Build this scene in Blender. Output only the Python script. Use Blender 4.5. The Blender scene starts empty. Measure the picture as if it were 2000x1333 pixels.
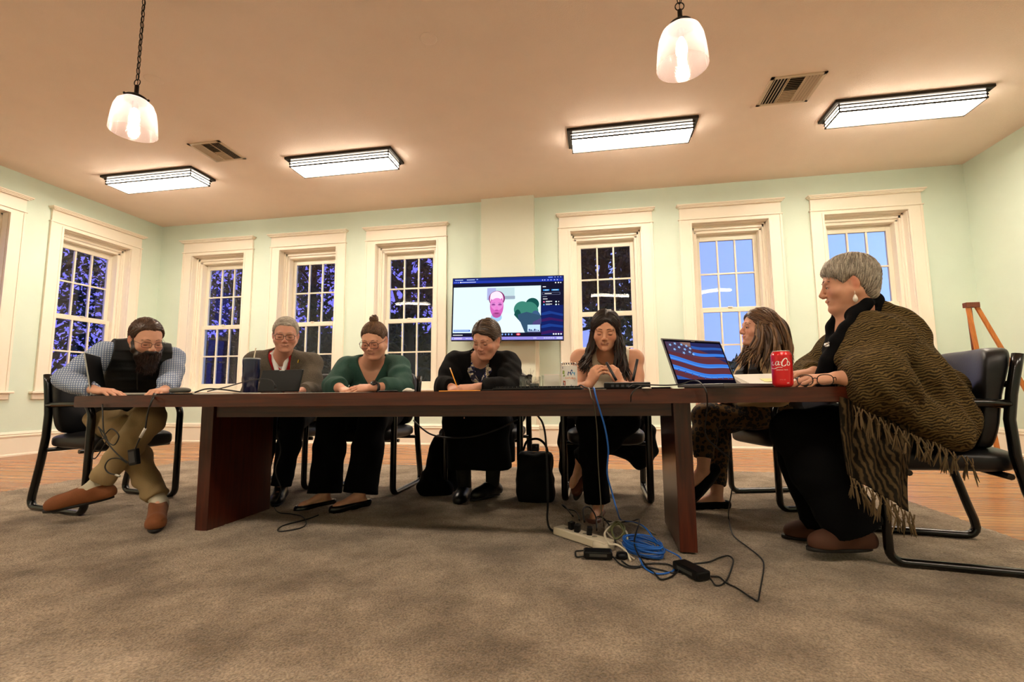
import bpy, bmesh, math, random
import numpy as np
from mathutils import Vector, Matrix
random.seed(7)
R = math.radians
scn = bpy.context.scene
COL = scn.collection

# ------------------------------------------------------------------ camera
CAM_Z = .738
FPX, PITCH, ROLL, YAW = 935.5, 0.10809, -0.00715, -0.17594      # focal length for a 2000 px wide frame
_cp, _sp, _cr, _sr, _cy, _sy = math.cos(PITCH), math.sin(PITCH), math.cos(ROLL), math.sin(ROLL), math.cos(YAW), math.sin(YAW)
CF = Vector((_sy*_cp, _cy*_cp, _sp)); _r = Vector((_cy, -_sy, 0)); _u = _r.cross(CF)
CR = _r*_cr + _u*_sr; CU = -_r*_sr + _u*_cr
cam_data = bpy.data.cameras.new('camera'); cam = bpy.data.objects.new('camera', cam_data); COL.objects.link(cam)
cam_data.sensor_width = 36; cam_data.lens = FPX/2000*36; cam_data.clip_start = .02
cam.matrix_world = Matrix(((CR.x, CU.x, -CF.x, 0), (CR.y, CU.y, -CF.y, 0), (CR.z, CU.z, -CF.z, CAM_Z), (0, 0, 0, 1)))
scn.camera = cam
def at(px, py, Y):
    "the place at depth Y (metres into the room) seen at a pixel of the 2000 x 1333 frame"
    d = CF + CR*((px-1000)/FPX) - CU*((py-666.5)/FPX)
    return Vector((0, 0, CAM_Z)) + d*(Y/d.y)
def atx(px, py, X):
    d = CF + CR*((px-1000)/FPX) - CU*((py-666.5)/FPX)
    return Vector((0, 0, CAM_Z)) + d*(X/d.x)
def onz(px, py, z=0.):
    d = CF + CR*((px-1000)/FPX) - CU*((py-666.5)/FPX)
    return Vector((0, 0, CAM_Z)) + d*((z-CAM_Z)/d.z)

# ------------------------------------------------------------------ exposure and sky
scn.view_settings.view_transform = 'Standard'; scn.view_settings.look = 'None'
scn.view_settings.gamma = 1; scn.view_settings.use_curve_mapping = False
scn.view_settings.exposure = EXPOSURE = 0.68
world = bpy.data.worlds.new('dusk_sky'); scn.world = world; world.use_nodes = True
wn, wl = world.node_tree.nodes, world.node_tree.links
wn.clear()
wo = wn.new('ShaderNodeOutputWorld'); wb = wn.new('ShaderNodeBackground'); wt = wn.new('ShaderNodeTexCoord')
wsx = wn.new('ShaderNodeSeparateXYZ'); wr = wn.new('ShaderNodeMapRange'); wm = wn.new('ShaderNodeMix'); wm.data_type = 'RGBA'
wl.new(wt.outputs['Generated'], wsx.inputs[0]); wl.new(wsx.outputs[0], wr.inputs['Value'])
wr.inputs['From Min'].default_value = -.35; wr.inputs['From Max'].default_value = .55
wl.new(wr.outputs[0], wm.inputs['Factor'])
wm.inputs['A'].default_value = (.16, .15, .75, 1); wm.inputs['B'].default_value = (.29, .46, 1.0, 1)
wl.new(wm.outputs['Result'], wb.inputs['Color']); wb.inputs['Strength'].default_value = 1.1
wl.new(wb.outputs[0], wo.inputs[0])

# ------------------------------------------------------------------ materials
def lin(c):
    if isinstance(c, str): c = [int(c[i:i+2], 16) for i in (0, 2, 4)]
    return [(v/255/12.92 if v/255 <= .04045 else ((v/255+.055)/1.055)**2.4) for v in c]
MATS = {}
def mat(name, color, rough=.5, metal=0., spec=.5, noise=0., nscale=20., bump=0., bscale=60., stretch=(1,1,1), color2=None,
        sheen=0., coat=0., emit=None, estr=0., trans=0., alpha=1., attr=None, coords='Object', detail=4., sss=0.):
    if name in MATS: return MATS[name]
    m = bpy.data.materials.new(name); m.use_nodes = True; MATS[name] = m
    N, L = m.node_tree.nodes, m.node_tree.links
    b = N['Principled BSDF']; c = (*lin(color), 1)
    b.inputs['Base Color'].default_value = c; b.inputs['Roughness'].default_value = rough; b.inputs['Metallic'].default_value = metal
    b.inputs['Specular IOR Level'].default_value = spec
    if sheen: b.inputs['Sheen Weight'].default_value = sheen; b.inputs['Sheen Roughness'].default_value = .5
    if coat: b.inputs['Coat Weight'].default_value = coat; b.inputs['Coat Roughness'].default_value = .15
    if trans: b.inputs['Transmission Weight'].default_value = trans
    if alpha < 1: b.inputs['Alpha'].default_value = alpha
    if sss:
        b.inputs['Subsurface Weight'].default_value = sss; b.inputs['Subsurface Radius'].default_value = (1., .35, .2); b.inputs['Subsurface Scale'].default_value = .006
    if emit: b.inputs['Emission Color'].default_value = (*lin(emit), 1); b.inputs['Emission Strength'].default_value = estr
    if noise or bump or attr or color2:
        tc = N.new('ShaderNodeTexCoord'); mp = N.new('ShaderNodeMapping'); mp.inputs['Scale'].default_value = stretch
        L.new(tc.outputs[coords], mp.inputs[0])
    src = None
    if attr:
        a = N.new('ShaderNodeAttribute'); a.attribute_name = attr; src = a.outputs['Color']; L.new(src, b.inputs['Base Color'])
    if noise or color2:
        nt = N.new('ShaderNodeTexNoise'); nt.inputs['Scale'].default_value = nscale; nt.inputs['Detail'].default_value = detail
        L.new(mp.outputs[0], nt.inputs['Vector'])
        mx = N.new('ShaderNodeMix'); mx.data_type = 'RGBA'
        if color2:
            mr = N.new('ShaderNodeMapRange'); mr.inputs['From Min'].default_value = .35; mr.inputs['From Max'].default_value = .65
            L.new(nt.outputs['Fac'], mr.inputs['Value']); L.new(mr.outputs[0], mx.inputs['Factor'])
            mx.inputs['A'].default_value = c; mx.inputs['B'].default_value = (*lin(color2), 1)
        else:
            mr = N.new('ShaderNodeMapRange'); mr.inputs['To Min'].default_value = 1-noise; mr.inputs['To Max'].default_value = 1+noise
            L.new(nt.outputs['Fac'], mr.inputs['Value'])
            mx.blend_type = 'MULTIPLY'; mx.inputs['Factor'].default_value = 1
            if src is not None: L.new(src, mx.inputs['A'])
            else: mx.inputs['A'].default_value = c
            L.new(mr.outputs[0], mx.inputs['B'])
        L.new(mx.outputs['Result'], b.inputs['Base Color'])
    if bump:
        n2 = N.new('ShaderNodeTexNoise'); n2.inputs['Scale'].default_value = bscale; n2.inputs['Detail'].default_value = 3
        L.new(mp.outputs[0], n2.inputs['Vector'])
        bp = N.new('ShaderNodeBump'); bp.inputs['Strength'].default_value = bump; bp.inputs['Distance'].default_value = .01
        L.new(n2.outputs['Fac'], bp.inputs['Height']); L.new(bp.outputs[0], b.inputs['Normal'])
    return m
def emission(name, color, strength):
    m = bpy.data.materials.new(name); m.use_nodes = True; N, L = m.node_tree.nodes, m.node_tree.links
    N.clear(); o = N.new('ShaderNodeOutputMaterial'); e = N.new('ShaderNodeEmission'); e.inputs[0].default_value = (*lin(color), 1); e.inputs[1].default_value = strength
    L.new(e.outputs[0], o.inputs[0]); MATS[name] = m; return m

# ------------------------------------------------------------------ mesh helpers
class MB:
    "collects shapes and links them as one mesh object"
    def __init__(s): s.bm = bmesh.new(); s.M = Matrix.Identity(4)
    def v(s, p): return s.bm.verts.new(s.M @ Vector(p))
    def face(s, vs, mi=0, smooth=False):
        try: f = s.bm.faces.new(vs)
        except ValueError: return None
        f.material_index = mi; f.smooth = smooth; return f
    def box(s, x0, x1, y0, y1, z0, z1, mi=0, bev=0.):
        if x0 > x1: x0, x1 = x1, x0
        if y0 > y1: y0, y1 = y1, y0
        if z0 > z1: z0, z1 = z1, z0
        c = [s.v((x, y, z)) for x in (x0, x1) for y in (y0, y1) for z in (z0, z1)]
        F = [(0,1,3,2), (4,6,7,5), (0,4,5,1), (2,3,7,6), (0,2,6,4), (1,5,7,3)]
        fs = [s.face([c[i] for i in f], mi) for f in F]
        if bev:
            es = list({e for f in fs for e in f.edges})
            r = bmesh.ops.bevel(s.bm, geom=es, offset=bev, segments=2, affect='EDGES', profile=.5)
            for f in r['faces']: f.material_index = mi
        return s
    def rbox(s, c, size, rot=(0,0,0), mi=0, bev=0.):
        M0 = s.M; s.M = M0 @ Matrix.Translation(c) @ Matrix.Rotation(rot[2], 4, 'Z') @ Matrix.Rotation(rot[1], 4, 'Y') @ Matrix.Rotation(rot[0], 4, 'X')
        a, b, d = size; s.box(-a/2, a/2, -b/2, b/2, -d/2, d/2, mi, bev); s.M = M0; return s
    def tube(s, pts, r, n=8, mi=0, closed=False, caps=True, flat=None, smooth=True):
        "sweep a round (or flat = (width, height, up)) section along points"
        P = [Vector(p) for p in pts]; rings = []; m = len(P); up = None
        for i, p in enumerate(P):
            if closed: t = P[(i+1) % m] - P[i-1]
            else: t = P[min(i+1, m-1)] - P[max(i-1, 0)]
            if t.length < 1e-9: t = Vector((0, 0, 1))
            t.normalize()
            if up is None:
                up = Vector((0, 0, 1)) if abs(t.z) < .9 else Vector((1, 0, 0))
                if flat: up = Vector(flat[2])
            if flat: up = Vector(flat[2])
            x = t.cross(up)
            if x.length < 1e-6: x = t.orthogonal()
            x.normalize(); y = x.cross(t).normalized()
            if not flat: up = y
            rr = r[i] if isinstance(r, (list, tuple)) else r
            w, h = (flat[0]/2, flat[1]/2) if flat else (rr, rr)
            rings.append([s.v(p + x*w*math.cos(2*math.pi*k/n) + y*h*math.sin(2*math.pi*k/n)) for k in range(n)])
        for i in range(m if closed else m-1):
            a, b = rings[i], rings[(i+1) % m]
            for k in range(n): s.face([a[k], a[(k+1) % n], b[(k+1) % n], b[k]], mi, smooth)
        if caps and not closed:
            s.face(rings[0][::-1], mi); s.face(rings[-1], mi)
        return s
    def lathe(s, prof, c=(0,0,0), n=32, mi=0, smooth=True, a0=0., a1=2*math.pi, cap=True):
        full = abs(a1-a0-2*math.pi) < 1e-6; N = n if full else n+1; rings = []
        for r, z in prof:
            rings.append([s.v((c[0]+max(r, 1e-5)*math.cos(a0+(a1-a0)*k/n), c[1]+max(r, 1e-5)*math.sin(a0+(a1-a0)*k/n), c[2]+z)) for k in range(N)])
        for a, b in zip(rings, rings[1:]):
            for k in range(n): s.face([a[k], a[(k+1) % N], b[(k+1) % N], b[k]], mi, smooth)
        return s
    def prism(s, outline, z0, z1, mi=0, bev=0.):
        a = [s.v((x, y, z0)) for x, y in outline]; b = [s.v((x, y, z1)) for x, y in outline]; n = len(a)
        fs = [s.face(a[::-1], mi), s.face(b, mi)] + [s.face([a[i], a[(i+1) % n], b[(i+1) % n], b[i]], mi) for i in range(n)]
        if bev:
            bmesh.ops.bevel(s.bm, geom=[e for f in fs[:2] for e in f.edges], offset=bev, segments=2, affect='EDGES')
        return s
    def sphere(s, c, r, seg=16, mi=0, scale=(1,1,1)):
        M = s.M @ Matrix.Translation(c) @ Matrix.Diagonal((*scale, 1))
        g = bmesh.ops.create_uvsphere(s.bm, u_segments=seg, v_segments=seg//2+2, radius=r, matrix=M)
        for v in g['verts']:
            for f in v.link_faces: f.smooth = True; f.material_index = mi
        return s
    def build(s, name, m, parent=None, smooth=None):
        bmesh.ops.recalc_face_normals(s.bm, faces=s.bm.faces[:])
        me = bpy.data.meshes.new(name); s.bm.to_mesh(me); s.bm.free()
        for q in (m if isinstance(m, (list, tuple)) else [m]): me.materials.append(q)
        if smooth:
            for p in me.polygons: p.use_smooth = True
            try: me.set_sharp_from_angle(angle=R(smooth if smooth is not True else 40))
            except Exception: pass
        o = bpy.data.objects.new(name, me); COL.objects.link(o)
        if parent: o.parent = parent
        return o
def tag(o, label=None, cat=None, group=None, kind=None):
    if label: o['label'] = label
    if cat: o['category'] = cat
    if group: o['group'] = group
    if kind: o['kind'] = kind
    return o
def empty(name, loc=(0,0,0), rz=0., parent=None):
    o = bpy.data.objects.new(name, None); COL.objects.link(o); o.location = loc; o.rotation_euler = (0, 0, rz)
    o.empty_display_size = .1
    if parent: o.parent = parent
    return o
def copy_tree(o, parent=None):
    c = o.copy(); COL.objects.link(c)
    if parent: c.parent = parent
    for ch in [x for x in COL.objects if x.parent == o]: copy_tree(ch, c)
    return c
def spline(pts, n=8):
    "Catmull-Rom through the points"
    P = [Vector(p) for p in pts]; P = [P[0]*2-P[1]] + P + [P[-1]*2-P[-2]]; out = []
    for i in range(1, len(P)-2):
        for k in range(n):
            t = k/n; a, b, c, d = P[i-1:i+3]
            out.append(.5*((2*b) + (c-a)*t + (2*a-5*b+4*c-d)*t*t + (3*b-a-3*c+d)*t**3))
    out.append(P[-2].copy()); return out
# ================================================================== THE ROOM
XL, XR, YB, YF, ZC = -7.194, 4.622, 6.708, -3.2, 3.58
def paint(name, c, c2=None, bump=.12, rough=.75):
    return mat(name, c, rough=rough, noise=.05, nscale=3, bump=bump, bscale=160, spec=.25)
M_wall = paint('mint_paint', 'D6E5D6'); M_ceil = paint('ceiling_paint', 'F0DFD0', bump=.35, rough=.85)
M_trim = mat('cream_trim', 'F1E9D8', rough=.35, spec=.4); M_chase = paint('pale_paint', 'DCE0CE')
M_sash = mat('sash_white', 'E9E3D0', rough=.35)

def wood_floor():
    m = bpy.data.materials.new('plank_floor'); m.use_nodes = True; N, L = m.node_tree.nodes, m.node_tree.links; b = N['Principled BSDF']
    tc = N.new('ShaderNodeTexCoord'); br = N.new('ShaderNodeTexBrick')
    br.inputs['Scale'].default_value = 1; br.inputs['Brick Width'].default_value = 1.9; br.inputs['Row Height'].default_value = .062
    br.inputs['Mortar Size'].default_value = .0022; br.inputs['Mortar Smooth'].default_value = .3; br.offset = .37
    br.inputs['Color1'].default_value = (*lin('96582C'), 1); br.inputs['Color2'].default_value = (*lin('B27A42'), 1); br.inputs['Mortar'].default_value = (*lin('57290F'), 1)
    L.new(tc.outputs['Object'], br.inputs[0])
    mp = N.new('ShaderNodeMapping'); mp.inputs['Scale'].default_value = (1.5, 30, 1); L.new(tc.outputs['Object'], mp.inputs[0])
    nt = N.new('ShaderNodeTexNoise'); nt.inputs['Scale'].default_value = 2; nt.inputs['Detail'].default_value = 6; L.new(mp.outputs[0], nt.inputs['Vector'])
    mr = N.new('ShaderNodeMapRange'); mr.inputs['To Min'].default_value = .72; mr.inputs['To Max'].default_value = 1.22; L.new(nt.outputs['Fac'], mr.inputs['Value'])
    mx = N.new('ShaderNodeMix'); mx.data_type = 'RGBA'; mx.blend_type = 'MULTIPLY'; mx.inputs['Factor'].default_value = 1
    L.new(br.outputs['Color'], mx.inputs['A']); L.new(mr.outputs[0], mx.inputs['B']); L.new(mx.outputs['Result'], b.inputs['Base Color'])
    b.inputs['Roughness'].default_value = .27; b.inputs['Specular IOR Level'].default_value = .4
    bp = N.new('ShaderNodeBump'); bp.inputs['Strength'].default_value = .25; bp.inputs['Distance'].default_value = .002
    L.new(br.outputs['Fac'], bp.inputs['Height']); bp.invert = True; L.new(bp.outputs[0], b.inputs['Normal'])
    return m
def struct(o): o['kind'] = 'structure'; return o
b = MB(); b.box(XL-.4, XR+.4, YF-.3, YB+.4, -.12, 0); struct(b.build('floor', wood_floor()))
b = MB(); b.box(XL-.4, XR+.4, YF-.3, YB+.4, ZC, ZC+.12); struct(b.build('ceiling', M_ceil))

WX = (-6.075, -4.456, -2.82, .155, 1.81, 3.46)                 # window centres on the back wall
WY = (5.69, 4.10)                                              # and on the left wall
HO, Z0, Z1 = .49, .80, 3.03                                    # half width and height of each opening
def wall(name, u0, u1, cuts, fn, m):
    b = MB(); us = [u0]
    for c in cuts: us += [c-HO, c+HO]
    us.append(u1)
    for i in range(0, len(us)-1):
        a, c = us[i], us[i+1]
        if i % 2 == 0: fn(b, a, c, 0, ZC)
        else: fn(b, a, c, 0, Z0); fn(b, a, c, Z1, ZC)
    return struct(b.build(name, m))
wall('wall_back', XL-.35, XR+.35, WX, lambda b, a, c, z0, z1: b.box(a, c, YB, YB+.32, z0, z1), M_wall)
wall('wall_left', YF, YB, sorted(WY), lambda b, a, c, z0, z1: b.box(XL-.32, XL, a, c, z0, z1), M_wall)
wall('wall_right', YF, YB, [], lambda b, a, c, z0, z1: b.box(XR, XR+.32, a, c, z0, z1), M_wall)
wall('wall_front', XL, XR, [], lambda b, a, c, z0, z1: b.box(a, c, YF-.3, YF, z0, z1), M_wall)
b = MB(); b.box(-1.62, -.845, 6.60, YB, .0, ZC); struct(b.build('trim_1', M_chase))
# a low painted ledge panel under the screen
b = MB(); b.box(-.845, -.80, 6.64, YB, .3, 1.62); struct(b.build('trim_2', M_trim))

# glass: thin pane that lets the dusk through and mirrors the lit room
def glass_mat():
    m = bpy.data.materials.new('window_glass'); m.use_nodes = True; N, L = m.node_tree.nodes, m.node_tree.links; N.clear()
    o = N.new('ShaderNodeOutputMaterial'); t = N.new('ShaderNodeBsdfTransparent'); g = N.new('ShaderNodeBsdfGlossy'); mx = N.new('ShaderNodeMixShader'); f = N.new('ShaderNodeFresnel')
    f.inputs['IOR'].default_value = 1.5; g.inputs['Roughness'].default_value = 0.02; t.inputs[0].default_value = (.9, .93, .93, 1)
    ad = N.new('ShaderNodeMath'); ad.operation = 'MULTIPLY'; ad.inputs[1].default_value = 2.0; L.new(f.outputs[0], ad.inputs[0])
    tc = N.new('ShaderNodeTexCoord'); nt = N.new('ShaderNodeTexNoise'); nt.inputs['Scale'].default_value = 1.6; nt.inputs['Detail'].default_value = 0
    L.new(tc.outputs['Object'], nt.inputs['Vector']); bp = N.new('ShaderNodeBump'); bp.inputs['Strength'].default_value = .35; bp.inputs['Distance'].default_value = .03
    L.new(nt.outputs['Fac'], bp.inputs['Height']); L.new(bp.outputs[0], g.inputs['Normal'])
    L.new(ad.outputs[0], mx.inputs[0]); L.new(t.outputs[0], mx.inputs[1]); L.new(g.outputs[0], mx.inputs[2]); L.new(mx.outputs[0], o.inputs[0])
    return m
M_glass = glass_mat()
def make_window(n, loc, rz):
    root = empty('window_%d' % n, loc, rz); struct(root)
    # local frame: x along the wall, y outwards, z up; the wall face is y = 0
    b = MB()
    for s in (-1, 1):
        b.box(s*.49, s*.65, -.028, 0, Z0, Z1); b.box(s*.487, s*.515, -.036, -.0275, Z0, Z1, bev=.003)
        b.box(s*.625, s*.653, -.036, -.0275, Z0, 3.085, bev=.003)
        b.box(s*.44, s*.49, .10, .13, Z0, Z1); b.box(s*.462, s*.49, .085, .11, Z0, Z1, bev=.004); b.box(s*.484, s*.50, -.001, .3, Z0, Z1)
        b.box(s*.405, s*.445, .125, .30, Z0, 2.95, bev=.004)
    b.box(-.65, .65, -.028, 0, Z1, 3.085); b.box(-.515, .515, -.036, -.0275, Z1-.003, Z1+.022, bev=.003)
    b.box(-.49, .49, .10, .13, 2.965, Z1); b.box(-.49, .49, .085, .11, 3.0, Z1, bev=.004); b.box(-.5, .5, -.001, .3, Z1-.006, Z1+.01)
    b.box(-.445, .445, .125, .30, 2.925, 2.97, bev=.004)
    b.build('casing', M_trim, root)
    b = MB(); b.box(-.665, .665, -.045, 0, 3.078, 3.094, bev=.005); b.box(-.645, .645, -.03, 0, 3.094, 3.25)
    for i, (o, z) in enumerate(((.045, 3.243), (.06, 3.255), (.075, 3.268))): b.box(-.61-o, .61+o, -.02-o, 0, z, z+.018, bev=.004)
    b.build('head_moulding', M_trim, root)
    b = MB(); b.box(-.70, .70, -.07, .0, .775, .805, bev=.008); b.box(-.49, .49, 0, .3, .775, .805); b.box(-.67, .67, -.03, 0, .70, .775, bev=.006)
    b.build('sill', M_trim, root)
    for nm, y0, z0, z1, bot, top in (('upper_sash', .225, 1.83, 2.925, .065, .085), ('lower_sash', .18, .805, 1.88, .115, .06)):
        b = MB()
        for s in (-1, 1): b.box(s*.35, s*.405, y0, y0+.04, z0, z1, bev=.003)
        b.box(-.35, .35, y0, y0+.04, z0, z0+bot, bev=.003); b.box(-.35, .35, y0, y0+.04, z1-top, z1, bev=.003)
        g0, g1 = z0+bot, z1-top
        for k in (1, 2): b.box(-.35+.7*k/3-.011, -.35+.7*k/3+.011, y0+.004, y0+.034, g0, g1)
        zm = (g0+g1)/2; b.box(-.35, .35, y0+.005, y0+.033, zm-.011, zm+.011)
        sa = b.build(nm, M_sash, root)
        me = bpy.data.meshes.new('glass'); me.from_pydata([(-.352, y0+.02, g0), (.352, y0+.02, g0), (.352, y0+.02, g1), (-.352, y0+.02, g1)], [], [(0, 1, 2, 3)]); me.materials.append(M_glass)   # faces the room
        gl = bpy.data.objects.new('glass', me); COL.objects.link(gl); gl.parent = sa
    b = MB(); b.box(-.03, .03, .165, .185, 1.875, 1.895, bev=.004); b.build('latch', M_sash, root)
    return root
for i, x in enumerate(WX): make_window(i+1, (x, YB, 0), 0)
for i, y in enumerate(WY): make_window(i+7, (XL, y, 0), R(90))

# baseboards with a moulded cap
def baseboard(name, p0, p1):
    p0, p1 = Vector(p0), Vector(p1); d = p1-p0; L = d.length; ang = math.atan2(d.y, d.x)
    b = MB(); b.M = Matrix.Translation(p0) @ Matrix.Rotation(ang, 4, 'Z')
    prof = [(0, 0), (.034, 0), (.034, .018), (.022, .03), (.022, .225), (.03, .235), (.034, .25), (.022, .262), (.03, .272), (.016, .298), (0, .30)]
    a = [b.v((0, y, z)) for y, z in prof]; c = [b.v((L, y, z)) for y, z in prof]; n = len(prof)
    for i in range(n-1): b.face([a[i], a[i+1], c[i+1], c[i]])
    b.face(a); b.face(c[::-1]); return struct(b.build(name, M_trim))
baseboard('baseboard_back', (XR, YB, 0), (-.845, YB, 0)); baseboard('baseboard_back', (-1.62, YB, 0), (XL, YB, 0)); baseboard('baseboard_back', (-.80, 6.60, 0), (-1.66, 6.60, 0))
baseboard('baseboard_left', (XL, YB, 0), (XL, YF, 0)); baseboard('baseboard_right', (XR, YF, 0), (XR, YB, 0))

# ------------------------------------------------------------------ shag rug
def rug_mat():
    m = bpy.data.materials.new('grey_brown_shag'); m.use_nodes = True; N, L = m.node_tree.nodes, m.node_tree.links; b = N['Principled BSDF']
    tc = N.new('ShaderNodeTexCoord')
    def noise(s, d): n = N.new('ShaderNodeTexNoise'); n.inputs['Scale'].default_value = s; n.inputs['Detail'].default_value = d; L.new(tc.outputs['Object'], n.inputs['Vector']); return n
    n1, n2, n3 = noise(3.2, 5), noise(150, 2), noise(11, 5)
    r1 = N.new('ShaderNodeValToRGB'); e = r1.color_ramp.elements
    e[0].position = .34; e[0].color = (*lin('7D6D5A'), 1); e[1].position = .60; e[1].color = (*lin('AA9882'), 1)
    L.new(n1.outputs['Fac'], r1.inputs[0])
    mr = N.new('ShaderNodeMapRange'); mr.inputs['From Min'].default_value = .3; mr.inputs['From Max'].default_value = .7; mr.inputs['To Min'].default_value = .58; mr.inputs['To Max'].default_value = 1.28; L.new(n2.outputs['Fac'], mr.inputs['Value'])
    m3 = N.new('ShaderNodeMapRange'); m3.inputs['From Min'].default_value = .3; m3.inputs['From Max'].default_value = .7; m3.inputs['To Min'].default_value = .85; m3.inputs['To Max'].default_value = 1.1; L.new(n3.outputs['Fac'], m3.inputs['Value'])
    mm = N.new('ShaderNodeMath'); mm.operation = 'MULTIPLY'; L.new(mr.outputs[0], mm.inputs[0]); L.new(m3.outputs[0], mm.inputs[1])
    mx = N.new('ShaderNodeMix'); mx.data_type = 'RGBA'; mx.blend_type = 'MULTIPLY'; mx.inputs['Factor'].default_value = 1
    L.new(r1.outputs[0], mx.inputs['A']); L.new(mm.outputs[0], mx.inputs['B']); L.new(mx.outputs['Result'], b.inputs['Base Color'])
    b.inputs['Roughness'].default_value = 1; b.inputs['Specular IOR Level'].default_value = .1; b.inputs['Sheen Weight'].default_value = .15
    ad = N.new('ShaderNodeMath'); ad.operation = 'ADD'; L.new(n2.outputs['Fac'], ad.inputs[0]); L.new(n3.outputs['Fac'], ad.inputs[1])
    bp = N.new('ShaderNodeBump'); bp.inputs['Strength'].default_value = .9; bp.inputs['Distance'].default_value = .012
    L.new(ad.outputs[0], bp.inputs['Height']); L.new(bp.outputs[0], b.inputs['Normal'])
    return m
RUG = .018
def rug():
    x0, x1, y0, y1 = -4.5, 2.0, -1.6, 4.74; nx, ny = 330, 320
    rng = np.random.RandomState(3)
    X, Y = np.meshgrid(np.linspace(x0, x1, nx), np.linspace(y0, y1, ny), indexing='ij')
    Z = RUG + rng.uniform(-.004, .002, X.shape)
    X = X + rng.uniform(-.004, .004, X.shape); Y = Y + rng.uniform(-.004, .004, X.shape)
    Z[0], Z[-1], Z[:, 0], Z[:, -1] = 0, 0, 0, 0
    V = np.stack([X, Y, Z], -1).reshape(-1, 3); I = np.arange(nx*ny).reshape(nx, ny)
    Fq = np.stack([I[:-1, :-1], I[1:, :-1], I[1:, 1:], I[:-1, 1:]], -1).reshape(-1, 4)
    me = bpy.data.meshes.new('rug'); me.from_pydata(V.tolist(), [], Fq.tolist()); me.materials.append(rug_mat())
    me.polygons.foreach_set('use_smooth', [True]*len(me.polygons))
    o = bpy.data.objects.new('rug', me); COL.objects.link(o)
    tag(o, 'large grey brown shag rug under the conference table', 'rug')
rug()

# ------------------------------------------------------------------ ceiling lights
M_bronze = mat('dark_bronze', '2A241C', rough=.4, metal=.6)
LAMP = 'FFEED8'
M_diff = emission('lamp_diffuser', LAMP, 42)
M_side = emission('side_diffuser', LAMP, 20)
M_diff2 = emission('dimmed_diffuser', LAMP, 32)
def ceiling_lamp():
    root = empty('ceiling_light')
    hx, hy = .66, .18
    b = MB(); b.box(-hx-.02, hx+.02, -hy-.02, hy+.02, -.03, 0, bev=.006); b.build('mounting_plate', M_bronze, root)
    b = MB(); b.box(-hx+.03, hx-.03, -hy+.03, hy-.03, -.105, -.022); b.build('diffuser', M_diff, root)
    b = MB()
    for s in (-1, 1): b.box(s*(hx-.0295), s*(hx-.028), -hy+.03, hy-.03, -.1045, -.031); b.box(-hx+.03, hx-.03, s*(hy-.0295), s*(hy-.028), -.1045, -.031)
    b.build('side_glass', M_side, root)
    b = MB()
    for z, o in ((-.052, .012), (-.080, .020), (-.113, .022)):
        w = .014
        for s in (-1, 1):
            b.box(-hx+o, hx-o, s*(hy-o), s*(hy-o-.014), z, z+w); b.box(s*(hx-o), s*(hx-o-.012), -hy+o, hy-o, z, z+w)
    for sx in (-1, 1):
        for sy in (-1, 1): b.box(sx*(hx-.026), sx*(hx-.036), sy*(hy-.026), sy*(hy-.036), -.108, -.02)
    b.build('frame', M_bronze, root)
    return root
cl = ceiling_lamp()
spots = [(-5.59, 5.10, 'leftmost of the four glowing rectangular ceiling lights by the back wall'), (-2.96, 5.12, 'glowing rectangular ceiling light second from left, above the green sweater'),
         (.42, 5.13, 'glowing rectangular ceiling light third from left, between pendant and vent'), (3.05, 5.11, 'rightmost glowing rectangular ceiling light, near the right wall')]
for i, (x, y, lb) in enumerate(spots):
    o = cl if i == 0 else copy_tree(cl)
    o.location = (x, y, ZC); tag(o, lb, 'ceiling light', 'rectangular ceiling lights')
for x in (-5.59, -2.96, .42, 3.05):                                    # the row behind the photographer
    o = copy_tree(cl); o.location = (x, .0, ZC)
    for c in [c for c in COL.objects if c.parent == o and c.name.startswith('diffuser')]: c.data = c.data.copy(); c.data.materials[0] = M_diff2
    tag(o, 'rectangular ceiling light in the rear row, outside the picture', 'ceiling light', 'rear ceiling lights')

# pendants with seeded glass shades on chains
def shade_mat():
    m = bpy.data.materials.new('seeded_glass'); m.use_nodes = True; N, L = m.node_tree.nodes, m.node_tree.links; N.clear()
    o = N.new('ShaderNodeOutputMaterial'); t = N.new('ShaderNodeBsdfTransparent'); d = N.new('ShaderNodeBsdfTranslucent'); df = N.new('ShaderNodeBsdfDiffuse'); g = N.new('ShaderNodeBsdfGlossy'); g.inputs['Roughness'].default_value = .1
    t.inputs[0].default_value = (1, .95, .93, 1); d.inputs[0].default_value = (1, .93, .92, 1); df.inputs[0].default_value = (1, .93, .92, 1)
    a = N.new('ShaderNodeMixShader'); a.inputs[0].default_value = .35; L.new(d.outputs[0], a.inputs[1]); L.new(df.outputs[0], a.inputs[2])
    lw = N.new('ShaderNodeLayerWeight'); lw.inputs[0].default_value = .35; mr = N.new('ShaderNodeMapRange'); mr.inputs['To Min'].default_value = .10; mr.inputs['To Max'].default_value = .42; L.new(lw.outputs['Facing'], mr.inputs['Value'])
    c = N.new('ShaderNodeMixShader'); L.new(mr.outputs[0], c.inputs[0]); L.new(t.outputs[0], c.inputs[1]); L.new(a.outputs[0], c.inputs[2])
    e = N.new('ShaderNodeMixShader'); e.inputs[0].default_value = .06; L.new(c.outputs[0], e.inputs[1]); L.new(g.outputs[0], e.inputs[2])
    tc = N.new('ShaderNodeTexCoord'); vt = N.new('ShaderNodeTexVoronoi'); vt.inputs['Scale'].default_value = 90; L.new(tc.outputs['Object'], vt.inputs['Vector'])
    bp = N.new('ShaderNodeBump'); bp.inputs['Strength'].default_value = .3; L.new(vt.outputs['Distance'], bp.inputs['Height']); L.new(bp.outputs[0], g.inputs['Normal'])
    L.new(e.outputs[0], o.inputs[0]); return m
M_shade = shade_mat(); M_bulb = emission('bulb_glow', 'FFEBDD', 32); M_black = mat('black_metal', '17140F', rough=.4, metal=.7)
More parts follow.
